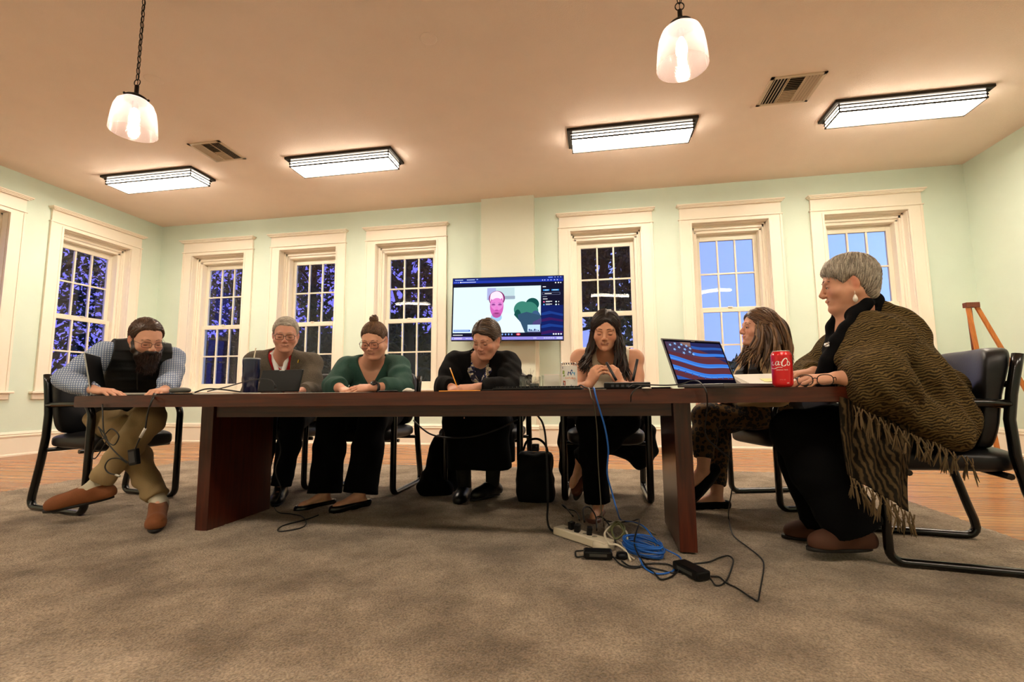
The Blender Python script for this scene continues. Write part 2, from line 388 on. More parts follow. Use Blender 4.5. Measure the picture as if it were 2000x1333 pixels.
def pendant(loc):
    root = empty('pendant_lamp', loc); k_ = .87; root.scale = (k_, k_, k_)
    # origin at the centre of the shade's rim; the cord runs straight up to the ceiling
    b = MB(); prof = [(.150, 0), (.147, .05), (.140, .12), (.130, .18), (.112, .225), (.083, .25), (.055, .258)]
    b.lathe(prof, n=48); b.lathe([(r-.004, z) for r, z in prof], n=48); b.lathe([(.150, 0), (.146, 0)], n=48)
    b.build('shade', M_shade, root)
    b = MB(); b.lathe([(0, .245), (.07, .245), (.078, .262), (.07, .275), (.045, .290), (.02, .295), (.014, .30), (.014, .37), (0, .37)], n=32)
    for k in range(3): a = k*2.1+.4; b.sphere((.082*math.cos(a), .082*math.sin(a), .262), .009, 10)
    b.build('socket_cap', M_black, root)
    b = MB(); b.lathe([(0, .245), (.02, .24), (.02, .19), (0, .19)], n=20); b.build('lamp_holder', M_black, root)
    b = MB(); b.lathe([(0, .19), (.014, .185), (.026, .15), (.034, .115), (.032, .09), (.018, .068), (0, .062)], n=24); b.build('bulb', M_bulb, root)
    b = MB(); b.tube([(.026*math.cos(a*.3927), 0, .395+.026*math.sin(a*.3927)) for a in range(16)], .0035, 6, closed=True)
    z = .42; k = 0; top = (ZC-loc[2])/k_-.02
    while z < top:
        pts = []
        for q in range(14):
            a = q*2*math.pi/14; u, w = .012*math.cos(a), .028*math.sin(a)
            pts.append((u, 0, z+w+.02) if k % 2 == 0 else (0, u, z+w+.02))
        b.tube(pts, .0032, 5, closed=True); z += .047; k += 1
    b.build('chain', M_black, root)
    b = MB(); b.tube([(0, 0, .36)] + [(.004*math.sin(i), .004*math.cos(i*1.3), .4+i*(top-.4)/20) for i in range(21)], .0025, 6); b.build('cord', M_black, root)
    b = MB(); b.lathe([(0, top+.02), (.065, top+.02), (.06, top), (.02, top-.02), (0, top-.02)], n=24); b.build('canopy', M_black, root)
    return root
P1 = at(260, 259, 2.45); P2 = at(1333, 131, 2.45)
tag(pendant(P1), 'clear glass pendant lamp on a black chain, left of picture', 'pendant lamp')
tag(pendant(P2), 'clear glass pendant lamp with short visible stem, above the flag laptop', 'pendant lamp')

for x in (P1.x, P2.x):  # added pendants, never in view, for more upward light on the ceiling
    o = pendant((x, -1.6, P1.z)); tag(o, 'unseen pendant lamp added behind the camera to brighten the ceiling', 'pendant lamp', 'added unseen pendant lamps')
# air vents and cover plates
M_vent = mat('vent_enamel', 'C9B79C', rough=.5); M_dark = mat('duct_dark', '15110D', rough=.9)
def vent(x0, x1, y0, y1, lb):
    root = empty('ceiling_vent', ((x0+x1)/2, (y0+y1)/2, ZC)); hx, hy = (x1-x0)/2, (y1-y0)/2; w = .03
    b = MB()
    for s in (-1, 1): b.box(s*hx, s*(hx-w), -hy, hy, -.01, 0); b.box(-hx, hx, s*hy, s*(hy-w), -.01, 0)
    b.build('frame', M_vent, root)
    b = MB(); b.box(-hx+w, hx-w, -hy+w, hy-w, -.003, -.0005); b.build('duct', M_dark, root)
    b = MB(); t = (hx-w)*2/3
    for sgn, xa in ((-1, -hx+w), (1, hx-w-t)):
        for k in range(5):
            x = xa+t*(k+.5)/5; b.rbox((x, 0, -.008), (.022 if sgn > 0 else .012, 2*(hy-w), .0015), (0, R(35)*sgn, 0))
    for k in range(14):
        y = -hy+w+2*(hy-w)*(k+.5)/14; b.rbox((0, y, -.008), (t, .02 if k < 7 else .012, .0015), (R(35) if k < 7 else R(-35), 0, 0))
    b.box(-t/2-.004, -t/2+.004, -hy+w, hy-w, -.012, -.002); b.box(t/2-.004, t/2+.004, -hy+w, hy-w, -.012, -.002)
    b.build('louvre', M_vent, root)
    return tag(root, lb, 'air vent', 'ceiling air vents')
vent(-4.52, -4.11, 4.44, 4.87, 'square louvred vent in the ceiling by the two left lights')
vent(1.63, 2.10, 4.43, 4.88, 'square louvred vent in the ceiling by the two right lights')
for x, y, r, lb in ((-1.27, 3.40, .07, 'round cover plate in the middle of the ceiling'), (-3.88, 3.42, .075, 'round cover plate on the ceiling behind the left pendant')):
    b = MB(); b.lathe([(0, -.004), (r-.01, -.004), (r, -.002), (r, 0)], (x, y, ZC), n=40); tag(b.build('cover_plate', M_ceil), lb, 'cover plate')
# ================================================================== OUTSIDE
b = MB(); b.box(-60, 60, YB+.5, 90, -1.3, -1.2); b.box(-60, XL-.5, -30, YB+.5, -1.3, -1.2)
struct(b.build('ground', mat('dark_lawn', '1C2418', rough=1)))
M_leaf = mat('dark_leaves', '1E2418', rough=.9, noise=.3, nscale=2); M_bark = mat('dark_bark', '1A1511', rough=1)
def tree(x, y, h, r, n, seed, lb, lo=.2):
    rng = np.random.RandomState(seed); root = empty('tree', (x, y, -1.2)); b = MB()
    b.tube([(0, 0, 0), (.1, 0, h*.25), (-.1, .1, h*.5), (0, 0, h*.8)], [.28, .22, .15, .05], 8)
    for k in range(14):
        a = rng.uniform(0, 6.28); z = h*rng.uniform(.2, .75); e = r*rng.uniform(.5, .95)
        b.tube(spline([(0, 0, z), (e*.45*math.cos(a), e*.45*math.sin(a), z+h*.07), (e*math.cos(a), e*math.sin(a), z+h*rng.uniform(.02, .2))], 4), .045, 5)
    b.build('trunk', M_bark, root)
    # crown: many small leaves gathered in clumps
    nc = 46; C = rng.normal(size=(nc, 3)); C /= np.linalg.norm(C, axis=1)[:, None]; C *= rng.uniform(.35, 1, (nc, 1))
    C = C*np.array([r, r, h*(1-lo)/2]) + np.array([0, 0, h*(1+lo)/2])
    I = rng.randint(0, nc, n); P = C[I] + rng.normal(size=(n, 3))*r*.16
    A = rng.normal(size=(n, 3)); B = rng.normal(size=(n, 3)); s = rng.uniform(.05, .12, (n, 1))
    A = A/np.linalg.norm(A, axis=1)[:, None]*s; B = B/np.linalg.norm(B, axis=1)[:, None]*s*.6
    V = np.stack([P-A, P+B, P+A, P-B], 1).reshape(-1, 3); F = np.arange(4*n).reshape(n, 4)
    me = bpy.data.meshes.new('foliage'); me.from_pydata(V.tolist(), [], F.tolist()); me.materials.append(M_leaf)
    o = bpy.data.objects.new('foliage', me); COL.objects.link(o); o.parent = root
    return tag(root, lb, 'tree', 'trees outside the windows')
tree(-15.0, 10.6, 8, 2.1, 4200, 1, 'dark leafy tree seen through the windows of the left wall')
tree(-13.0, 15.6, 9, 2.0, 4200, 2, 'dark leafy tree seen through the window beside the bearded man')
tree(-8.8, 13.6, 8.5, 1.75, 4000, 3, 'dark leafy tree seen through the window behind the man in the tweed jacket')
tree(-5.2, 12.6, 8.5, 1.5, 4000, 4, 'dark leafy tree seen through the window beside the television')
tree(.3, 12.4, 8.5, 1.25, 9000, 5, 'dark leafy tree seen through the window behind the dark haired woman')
rng = np.random.RandomState(9); n = 26000  # made-up bank of leaves that darkens the lower panes of the left windows
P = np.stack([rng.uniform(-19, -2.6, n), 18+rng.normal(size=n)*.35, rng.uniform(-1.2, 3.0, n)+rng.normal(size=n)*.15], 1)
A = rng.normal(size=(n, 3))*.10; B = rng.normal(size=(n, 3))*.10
me = bpy.data.meshes.new('added_hedge'); me.from_pydata(np.stack([P-A, P+B, P+A, P-B], 1).reshape(-1, 3).tolist(), [], np.arange(4*n).reshape(n, 4).tolist()); me.materials.append(M_leaf)
o = bpy.data.objects.new('added_hedge', me); COL.objects.link(o); tag(o, 'long leafy screen added outside to darken the low left windows', 'added_hedge')
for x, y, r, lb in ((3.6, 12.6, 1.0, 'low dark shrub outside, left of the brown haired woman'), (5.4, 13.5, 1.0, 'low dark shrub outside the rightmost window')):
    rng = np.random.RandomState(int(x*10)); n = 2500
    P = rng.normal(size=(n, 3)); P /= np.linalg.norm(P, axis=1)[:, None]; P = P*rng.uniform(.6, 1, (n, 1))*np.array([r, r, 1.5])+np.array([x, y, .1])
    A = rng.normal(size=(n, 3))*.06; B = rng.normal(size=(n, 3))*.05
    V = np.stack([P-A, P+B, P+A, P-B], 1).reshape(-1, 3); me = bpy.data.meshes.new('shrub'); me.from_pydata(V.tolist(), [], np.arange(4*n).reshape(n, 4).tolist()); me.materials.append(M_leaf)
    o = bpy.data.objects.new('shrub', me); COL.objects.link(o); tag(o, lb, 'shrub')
# ================================================================== TABLE
def ztab(x): return .746+.0045*(x+.865)
def wood_mat(name, c1, c2, axis='X', rough=.3):
    m = bpy.data.materials.new(name); m.use_nodes = True; N, L = m.node_tree.nodes, m.node_tree.links; b = N['Principled BSDF']
    tc = N.new('ShaderNodeTexCoord'); mp = N.new('ShaderNodeMapping'); mp.inputs['Scale'].default_value = (1.2, 22, 22) if axis == 'X' else (22, 22, 1.2) if axis == 'Z' else (22, 1.2, 22)
    L.new(tc.outputs['Object'], mp.inputs[0]); nt = N.new('ShaderNodeTexNoise'); nt.inputs['Scale'].default_value = 3; nt.inputs['Detail'].default_value = 7; nt.inputs['Distortion'].default_value = .4
    L.new(mp.outputs[0], nt.inputs['Vector']); cr = N.new('ShaderNodeValToRGB'); e = cr.color_ramp.elements
    e[0].position = .3; e[0].color = (*lin(c1), 1); e[1].position = .7; e[1].color = (*lin(c2), 1); L.new(nt.outputs['Fac'], cr.inputs[0]); L.new(cr.outputs[0], b.inputs['Base Color'])
    b.inputs['Roughness'].default_value = rough; b.inputs['Coat Weight'].default_value = .15; b.inputs['Coat Roughness'].default_value = .15
    return m
M_mahX = wood_mat('mahogany_lengthwise', '330F07', '52200F'); M_mahZ = wood_mat('mahogany_upright', '330F07', '542110', 'Z')
def table():
    root = empty('conference_table', (-.865, 2.57, 0)); root.rotation_euler = (0, -.0045, 0)
    def outline(inset=0):
        h = 1.892-inset; pts = []
        for i in range(41): x = -h+2*h*i/40; pts.append((x, -(.44+.10*(1-(x/h)**2)-inset)))
        for i in range(1, 12): t = i/12; y = -.44+.88*t; pts.append((h+.035*math.sin(math.pi*t)-.0, y))
        pts += [(-x, -y) for x, y in pts]
        return pts
    b = MB(); b.prism(outline(), .686, .746, bev=.003); b.build('table_top', M_mahX, root)
    b = MB(); b.box(-1.2, 1.2, -.235, -.205, .622, .686); b.box(-1.2, 1.2, .205, .235, .622, .686); b.box(-1.2, 1.2, -.03, .0, .63, .686); b.build('apron', M_mahX, root)
    for s in (-1, 1):
        b = MB(); b.box(s*1.283, s*1.207, -.25, .25, .021, .688, bev=.002); b.build('leg', M_mahZ, root)
    return tag(root, 'long boat shaped mahogany conference table on two panel legs', 'conference table')
table()

# ================================================================== CHAIRS
M_leather = mat('black_leather', '0B0B0E', rough=.42, spec=.4, bump=.06, bscale=160, noise=.1)
M_frame = mat('black_tube', '050505', rough=.22, spec=.5)
def arc(c, r, a0, a1, n=7): return [(c[0]+r*math.cos(R(a0+(a1-a0)*i/n)), c[1]+r*math.sin(R(a0+(a1-a0)*i/n))) for i in range(n+1)]
def supers(b, c, size, e=(.5, .5), nu=40, nv=20, fn=None, mi=0):
    "rounded cushion: a superellipsoid pushed by fn"
    rings = []; sg = lambda v, p: math.copysign(abs(v)**p, v)
    for j in range(nv+1):
        ph = -math.pi/2+math.pi*j/nv; row = []
        for i in range(nu):
            th = 2*math.pi*i/nu
            x = sg(math.cos(ph), e[1])*sg(math.cos(th), e[0]); y = sg(math.cos(ph), e[1])*sg(math.sin(th), e[0]); z = sg(math.sin(ph), e[1])
            p = Vector((x*size[0]/2, y*size[1]/2, z*size[2]/2))
            if fn: p = Vector(fn(p))
            row.append(b.v(p+Vector(c)))
        rings.append(row)
    for a, d in zip(rings, rings[1:]):
        for i in range(nu): b.face([a[i], a[(i+1) % nu], d[(i+1) % nu], d[i]], mi, True)
def make_chair():
    root = empty('armchair')
    for s in (-1, 1):
        x = s*.275; path = []
        path += [(x, .335, .40)] if 0 else []
        rear = [(x, .235, .86), (x, .222, .80), (x, .20, .70), (x, .185, .60), (x, .19, .46), (x, .215, .32), (x, .25, .18), (x, .275, .09)]
        rear += [(x, y, z) for y, z in arc((.235, .058), .045, 20, -90, 5)]
        front = [(x, y, z) for y, z in arc((-.205, .063), .05, 270, 180, 5)] + [(x, -.256, .3), (x, -.254, .50)]
        arm = [(x, y, z) for y, z in arc((-.165, .575), .09, 180, 90, 7)] + [(x, -.05, .667), (x, .12, .664), (x, .19, .66)]
        pts = rear+front+arm
        b = MB(); b.tube(pts, .02, 10, flat=(.036, .046, (1, 0, 0))); b.build('side_frame', M_frame, root)
    for y, z in ((-.16, .375), (.17, .375), (.205, .74)): b = MB(); b.tube([(-.275, y, z), (.275, y, z)], .013, 8); b.build('cross_bar', M_frame, root)
    b = MB()
    supers(b, (0, -.02, .425), (.52, .52, .10), (.35, .55), fn=lambda p: (p.x, p.y, p.z*(1+.25*max(0, -p.y/.26))+ .012*(1-(p.x/.26)**2)*(1 if p.z > 0 else 0)-.01*max(0, (-p.y-.12)/.14)))
    b.build('seat', M_leather, root)
    b = MB()
    def bk(p):
        z = p.z; y = p.y*(1+.5*max(0, z/.2)) + .22*(z/.4)*.35 + .045*(p.x/.28)**2*-1
        y += .009*math.exp(-((z+.03)/.012)**2)*(1 if p.y < 0 else -.6)
        return (p.x*(1-.05*max(0, -z/.2)), y, z-.035*(p.x/.28)**2*(1 if z < 0 else -.2))
    supers(b, (0, .185, .69), (.555, .085, .41), (.45, .4), 48, 36, bk)
    b.build('backrest', M_leather, root)
    return root
ch = make_chair()
CH = [((-3.28, 2.80), 80, 'black leather armchair under the bearded man, at the left end of the table'),
      ((-2.48, 3.63), 0, 'black leather armchair under the man in the tweed jacket, behind the left table leg'),
      ((-1.727, 3.545), 0, 'black leather armchair under the woman in the green sweater'),
      ((-.825, 3.64), 0, 'black leather armchair under the writing woman with the scarf'),
      ((.042, 3.53), 0, 'black leather armchair under the woman in the cream sleeveless top'),
      ((1.235, 3.525), -75.6, 'black leather armchair under the woman with long brown hair'),
      ((1.47, 2.545), -99.5, 'black leather armchair at the right end under the woman in the striped shawl')]
for i, ((x, y), a, lb) in enumerate(CH):
    o = ch if i == 0 else copy_tree(ch)
    o.location = (x, y, RUG+.002); o.rotation_euler = (0, 0, R(a)); tag(o, lb, 'chair', 'black office armchairs around the table')

# ================================================================== TELEVISION
def tv():
    root = empty('television', (-1.213, 6.42, 1.898)); root.rotation_euler = (0, R(1.15), 0)
    W, H = 1.575, .90
    M_bez = mat('tv_bezel', '08080A', rough=.25); 
    b = MB(); b.box(-W/2, W/2, 0, .035, -H/2, H/2, bev=.004); b.box(-.45, .45, .035, .065, -.3, .25, bev=.006); b.build('housing', M_bez, root)
    b = MB(); b.box(-.25, .25, .065, .16, -.15, .15); b.build('wall_bracket', M_black, root)
    cols = []; b = MB(); lay = [0]
    def E(c, k=.74): 
        cols.append(emission('screen_%02d' % len(cols), c, k)); return len(cols)-1
    def P(u, v): return (-W/2+.010+(W-.02)*u, 0, H/2-.010-(H-.024)*v)
    def poly(pts, mi, step=True):
        if step: lay[0] += 1
        y = -.0006-.00025*lay[0]; b.face([b.v((P(u, v)[0], y, P(u, v)[2])) for u, v in pts], mi)
    def rect(u0, v0, u1, v1, mi): poly([(u0, v0), (u1, v0), (u1, v1), (u0, v1)], mi)
    def disc(u, v, ru, rv, mi, a0=0, a1=360, n=28): poly([(u+ru*math.cos(R(a0+(a1-a0)*i/n)), v+rv*math.sin(R(a0+(a1-a0)*i/n))) for i in range(n)], mi)
    navy, blue, dark, cyan, pale, pink, lav, red, white = E('0C1430'), E('2438A8'), E('16152A'), E('2E8AD8'), E('DDF6FA'), E('C96CC6'), E('8F86D8'), E('E0364C'), E('FFFFFF')
    green, skin, shirt, collar, grey, fleshhi, mar, blur2, brown, green2 = E('3C8070'), E('CE62B4'), E('E2F6FF'), E('9FC4E8'), E('9AA8B8'), E('F4C8E8'), E('30204A'), E('BFD8DC'), E('7E2A66'), E('184E4A')
    rect(0, 0, 1, 1, dark); rect(0, 0, 1, .085, E('182A78')); rect(0, .045, 1, .083, blue); 
    rect(.81, .46, 1, .93, E('14205E'))
    for k in range(4): poly([(.81, .58+.1*k), (.88, .55+.1*k), (1, .60+.09*k), (1, .635+.09*k), (.9, .595+.1*k), (.81, .62+.1*k)], E('3A1C58') if k % 2 else E('1E3C88'))
    # the shared video of the man in a white shirt
    rect(.008, .145, .805, .885, pale); rect(.32, .165, .57, .36, blur2); rect(.48, .30, .575, .35, grey); rect(.32, .165, .40, .36, E('A9AEDC'))
    disc(.64, .52, .075, .13, green); disc(.73, .44, .06, .10, green2); disc(.70, .56, .085, .16, green); disc(.76, .70, .05, .16, E('3C5A80')); disc(.60, .66, .035, .14, green2)
    poly([(.60, .60), (.68, .56), (.805, .62), (.805, .885), (.62, .885)], E('33506A')); poly([(.70, .885), (.74, .72), (.805, .66), (.805, .885)], E('4C4478'))
    poly([(.185, .885), (.235, .72), (.30, .62), (.37, .56), (.48, .56), (.57, .61), (.625, .72), (.665, .885)], shirt)
    disc(.408, .64, .05, .07, collar)
    disc(.41, .34, .074, .125, brown, n=32); disc(.408, .345, .062, .125, fleshhi); disc(.41, .46, .062, .19, skin, n=32); disc(.405, .30, .055, .075, E('FCE0F4')); disc(.412, .43, .056, .10, E('E184CC'))
    disc(.41, .60, .040, .045, E('B4549C')); disc(.41, .578, .021, .008, E('7E2F6C')); disc(.41, .50, .013, .035, E('E07CC8')); disc(.41, .528, .016, .010, E('B0489A'))
    for s in (-1, 1):
        disc(.41+s*.030, .440, .023, .024, E('D8A8E0')); disc(.41+s*.030, .440, .0205, .021, E('C062AE')); disc(.41+s*.030, .432, .014, .008, E('6A2A78'))
    rect(.368, .404, .396, .409, E('A04C98')); rect(.424, .404, .452, .409, E('A04C98'))
    rect(.016, .835, .17, .865, E('2C5AC8')); rect(.022, .846, .16, .853, pale)
    rect(.69, .765, .80, .872, E('BFDDF4')); 
    for i, c in enumerate(('3A4A88', '1E2A60', '5A6AA0', '24306A', '8090C0', '1C2450')): rect(.70+.016*i, .83+.01*(i % 3), .712+.016*i, .865, E(c))
    # tabs, address bar, side panel
    for u in (.02, .13): rect(u, .022, u+.075, .032, E('BFD0FF'))
    rect(.22, .018, .235, .03, E('8FA8FF')); rect(.08, .060, .215, .068, E('D8E2FF')); disc(.073, .064, .006, .009, white)
    for u in (.02, .035, .052): disc(u, .064, .004, .006, E('9FB4FF'))
    rect(.87, .014, .91, .028, E('6E8CFF'))
    for u in (.93, .955, .98): disc(u, .02, .004, .006, E('B8C8FF'))
    for u in (.82, .84, .868, .895, .925, .95): disc(u, .063, .0045, .008, E('C8D4FF'))
    disc(.935, .11, .006, .010, white); disc(.96, .11, .006, .010, white); disc(.98, .11, .005, .009, white)
    rect(.822, .165, .85, .176, white); rect(.825, .212, .88, .236, cyan); rect(.90, .212, .965, .236, cyan); rect(.84, .220, .87, .228, pale); rect(.91, .220, .955, .228, pale)
    rect(.817, .262, .975, .298, E('8C94B8')); rect(.819, .265, .973, .295, dark); rect(.84, .276, .90, .284, white)
    rect(.822, .325, .86, .332, grey); rect(.825, .36, .865, .369, white)
    for v, c in ((.41, 'E86CA0'), (.455, '5AA8E8')):
        disc(.834, v, .007, .012, E(c)); rect(.85, v-.012, .905, v-.003, white); rect(.85, v+.004, .885, v+.009, grey); disc(.94, v, .007, .012, pale); disc(.963, v, .003, .010, white)
    for i in range(12):
        u = .44+.028*i
        if u < .58: disc(u, .915, .007, .013, E('7FA8F0'))
    disc(.61, .915, .019, .019, red); rect(.60, .911, .62, .918, white); rect(.015, .918, .105, .927, white)
    for u in (.92, .94, .962, .984): disc(u, .915, .007, .012, white)
    rect(0, .952, 1, 1, lav); rect(.008, .962, .10, .99, E('C8B8F0')); disc(.02, .976, .006, .009, cyan)
    for u in (.14, .155, .175, .75, .765, .84, .856, .872, .888, .904, .92): disc(u, .976, .005, .008, E('DCE0FF'))
    rect(.945, .962, .995, .992, E('C4C8F8'))
    b.build('screen', [MATS['screen_%02d' % i] for i in range(len(cols))], root)
    return tag(root, 'wall mounted flat television showing a video call with a man in a white shirt', 'television')
tv()

# ================================================================== EASEL and the low wooden stand under the screen
M_oak = wood_mat('orange_oak', 'A85E1E', 'C87A30', 'Z'); M_oakd = wood_mat('brown_oak', '5E2A12', '7A3A1A', 'Z')
def bar(name, p, q, w, t, m, parent):
    b = MB(); p, q = Vector(p), Vector(q); d = (q-p); L = d.length; z = d.normalized(); x = Vector((1, 0, 0)); y = z.cross(x).normalized(); x = y.cross(z)
    b.M = Matrix(((x.x, y.x, z.x, p.x), (x.y, y.y, z.y, p.y), (x.z, y.z, z.z, p.z), (0, 0, 0, 1))); b.box(-w/2, w/2, -t/2, t/2, 0, L, bev=.003); return b.build(name, m, parent)
root = empty('easel', (4.05, 5.75, 0)); tag(root, 'orange wooden tripod easel against the right end of the back wall', 'easel')
top = Vector((-.08, .12, 1.66))
bar('front_leg', (-.14, -.12, 0), top+Vector((-.03, 0, 0)), .042, .02, M_oak, root)
bar('front_leg', (.50, -.05, 0), top+Vector((.04, 0, 0)), .042, .02, M_oak, root)
bar('rear_leg', (.26, .60, 0), top+Vector((0, .03, 0)), .045, .022, M_oakd, root)
b = MB(); b.box(top.x-.06, top.x+.07, top.y-.03, top.y+.03, top.z-.045, top.z+.01, bev=.004); b.build('hinge_block', M_oakd, root)
b = MB(); b.box(.30, .52, -.09, .0, .84, .862, bev=.003); b.build('tray', M_oak, root)
root = empty('wooden_stand', (-1.75, 6.25, 0)); tag(root, 'low orange wooden stand by the back wall under the television', 'stand')
b = MB(); b.box(-.12, .5, -.17, .17, .44, .465, bev=.004); b.build('top', M_oak, root)
for x in (-.10, .48):
    for y in (-.15, .15): b = MB(); b.box(x-.018, x+.018, y-.018, y+.018, 0, .44); b.build('leg', M_oak, root)
# ================================================================== ORGANIC SURFACES (smooth blended solids, meshed as one skin)
f32 = np.float32
def V3(p): return np.array(p, dtype=f32)
def nrm(v): v = np.array(v, float); return v/max(1e-9, np.linalg.norm(v))
class Sdf:
    def __init__(s): s.g = []; s.cur = None; s.post = []; s.zones = []; s.disp = None
    def group(s, k=.01): s.cur = []; s.g.append((s.cur, k)); return s
    def add(s, fn, c, r, k=.012, op='u'): s.cur.append((fn, V3(c), float(r), k, op)); return s
    def rc(s, a, b, ra, rb=None, k=.012, op='u'):
        rb = ra if rb is None else rb; a, b = V3(a), V3(b); ab = b-a; L = float(ab @ ab)+1e-12
        def fn(P):
            t = np.clip((P-a) @ ab/L, 0, 1); q = P-a-t[:, None]*ab
            return np.sqrt((q*q).sum(1))-(ra+t*(rb-ra))
        return s.add(fn, (a+b)/2, np.sqrt(L)/2+max(ra, rb), k, op)
    def chain(s, pts, rs, k=.012, op='u'):
        for i in range(len(pts)-1): s.rc(pts[i], pts[i+1], rs[i], rs[i+1], k, op)
        return s
    def ell(s, c, r, M=None, k=.012, op='u'):
        c = V3(c); r = V3(r); M = np.eye(3, dtype=f32) if M is None else np.array(M, dtype=f32)   # columns = axes
        def fn(P):
            q = (P-c) @ M; a = np.sqrt(((q/r)**2).sum(1))+1e-9; bb = np.sqrt(((q/(r*r))**2).sum(1))+1e-9
            return a*(a-1)/bb
        return s.add(fn, c, max(r), k, op)
    def box(s, c, r, M=None, rnd=.01, k=.01, op='u'):
        c = V3(c); r = V3(r)-rnd; M = np.eye(3, dtype=f32) if M is None else np.array(M, dtype=f32)
        def fn(P):
            q = np.abs((P-c) @ M)-r
            return np.sqrt((np.maximum(q, 0)**2).sum(1))+np.minimum(q.max(1), 0)-rnd
        return s.add(fn, c, float(np.linalg.norm(r)), k, op)
    def cut(s, fn, k=.004): s.post.append((fn, k)); return s            # keep where fn < 0
    def plane(s, p, n, k=.004):                                           # cut away the side the normal points to
        p, n = V3(p), V3(nrm(n)); return s.cut(lambda P: (P-p) @ n, k)
    def zone(s, fn, color, soft=.004): s.zones.append((fn, lin(color), soft)); return s
    def __call__(s, P):
        out = np.full(len(P), .12, f32)
        for prims, kg in s.g:
            d = np.full(len(P), .12, f32); hit = False
            for fn, c, r, k, op in prims:
                q = P-c; m = np.nonzero((q*q).sum(1) < (r+.09)**2)[0]
                if not len(m): continue
                hit = True; e = fn(P[m]).astype(f32); o = d[m]
                if op == 'u': h = np.clip(.5+.5*(o-e)/k, 0, 1); d[m] = o+(e-o)*h-k*h*(1-h)
                else: h = np.clip(.5-.5*(o+e)/k, 0, 1); d[m] = o+(-e-o)*h+k*h*(1-h)
            if hit: h = np.clip(.5+.5*(out-d)/kg, 0, 1); out = out+(d-out)*h-kg*h*(1-h)
        if s.disp is not None:
            m = np.nonzero(np.abs(out) < .05)[0]
            if len(m): out[m] += s.disp(P[m]).astype(f32)
        for fn, k in s.post:
            e = fn(P).astype(f32); h = np.clip(.5-.5*(out-e)/k, 0, 1); out = out+(e-out)*h+k*h*(1-h)
        return out
    def bounds(s):
        lo = np.min([p[1]-p[2] for g, _ in s.g for p in g if p[4] == 'u'], 0)-.02; hi = np.max([p[1]+p[2] for g, _ in s.g for p in g if p[4] == 'u'], 0)+.02
        return lo, hi
def mesh_sdf(sdf, h):
    lo, hi = sdf.bounds(); B = 8
    nb = np.ceil((hi-lo)/(h*B)).astype(int)+1; n = nb*B
    ax = [lo[i]+h*B*(np.arange(nb[i])+.5) for i in range(3)]
    C = np.stack(np.meshgrid(*ax, indexing='ij'), -1).reshape(-1, 3).astype(f32)
    d = sdf(C); act = np.abs(d) < h*B*.87*1.2+.009
    V = np.repeat(np.repeat(np.repeat(np.where(d < 0, -1, 1).astype(f32).reshape(nb), B, 0), B, 1), B, 2)
    ids = np.nonzero(act)[0]; bi = np.stack(np.unravel_index(ids, nb), 1)
    off = np.stack(np.meshgrid(*[np.arange(B)]*3, indexing='ij'), -1).reshape(-1, 3)
    V6 = V.reshape(nb[0], B, nb[1], B, nb[2], B)
    for s0 in range(0, len(ids), 1500):
        b_ = bi[s0:s0+1500]; G = (b_[:, None]*B+off[None]).reshape(-1, 3)
        val = sdf((lo+G*h).astype(f32)).reshape(len(b_), B, B, B)
        V6[b_[:, 0], :, b_[:, 1], :, b_[:, 2], :] = val
    S = V < 0
    cnt = np.zeros(tuple(n-1), np.int8)
    for dx in (0, 1):
        for dy in (0, 1):
            for dz in (0, 1): cnt += S[dx:n[0]-1+dx, dy:n[1]-1+dy, dz:n[2]-1+dz]
    cells = np.argwhere((cnt > 0) & (cnt < 8)); idx = -np.ones(tuple(n-1), np.int32); idx[tuple(cells.T)] = np.arange(len(cells))
    acc = np.zeros((len(cells), 3)); w = np.zeros(len(cells))
    cor = [(a, b, c) for a in (0, 1) for b in (0, 1) for c in (0, 1)]
    val = {c: V[cells[:, 0]+c[0], cells[:, 1]+c[1], cells[:, 2]+c[2]] for c in cor}
    for a in cor:
        for k in range(3):
            if a[k]: continue
            b = list(a); b[k] = 1; b = tuple(b); va, vb = val[a], val[b]; m = (va < 0) != (vb < 0)
            t = np.where(m, va/np.where(m, va-vb, 1), 0); p = np.tile(np.array(a, float), (len(cells), 1)); p[:, k] += t
            acc[m] += p[m]; w[m] += 1
    P = lo+(cells+acc/w[:, None])*h
    F = []
    for k in range(3):
        o1, o2 = [(1, 2), (2, 0), (0, 1)][k]
        sl0 = [slice(1, n[i]-1) for i in range(3)]; sl0[k] = slice(0, n[k]-1); sl1 = list(sl0); sl1[k] = slice(1, n[k])
        s0, s1 = S[tuple(sl0)], S[tuple(sl1)]; e = np.argwhere(s0 != s1)
        if not len(e): continue
        sg = s0[tuple(e.T)]; e = e+np.array([sl0[i].start for i in range(3)])
        def c(a, b): q = e.copy(); q[:, o1] -= a; q[:, o2] -= b; return idx[tuple(q.T)]
        q = np.stack([c(0, 0), c(1, 0), c(1, 1), c(0, 1)], 1); q[~sg] = q[~sg][:, ::-1]; F.append(q)
    return P, np.concatenate(F)
def smooth01(d, s): t = np.clip((s-d)/(2*s), 0, 1); return t*t*(3-2*t)
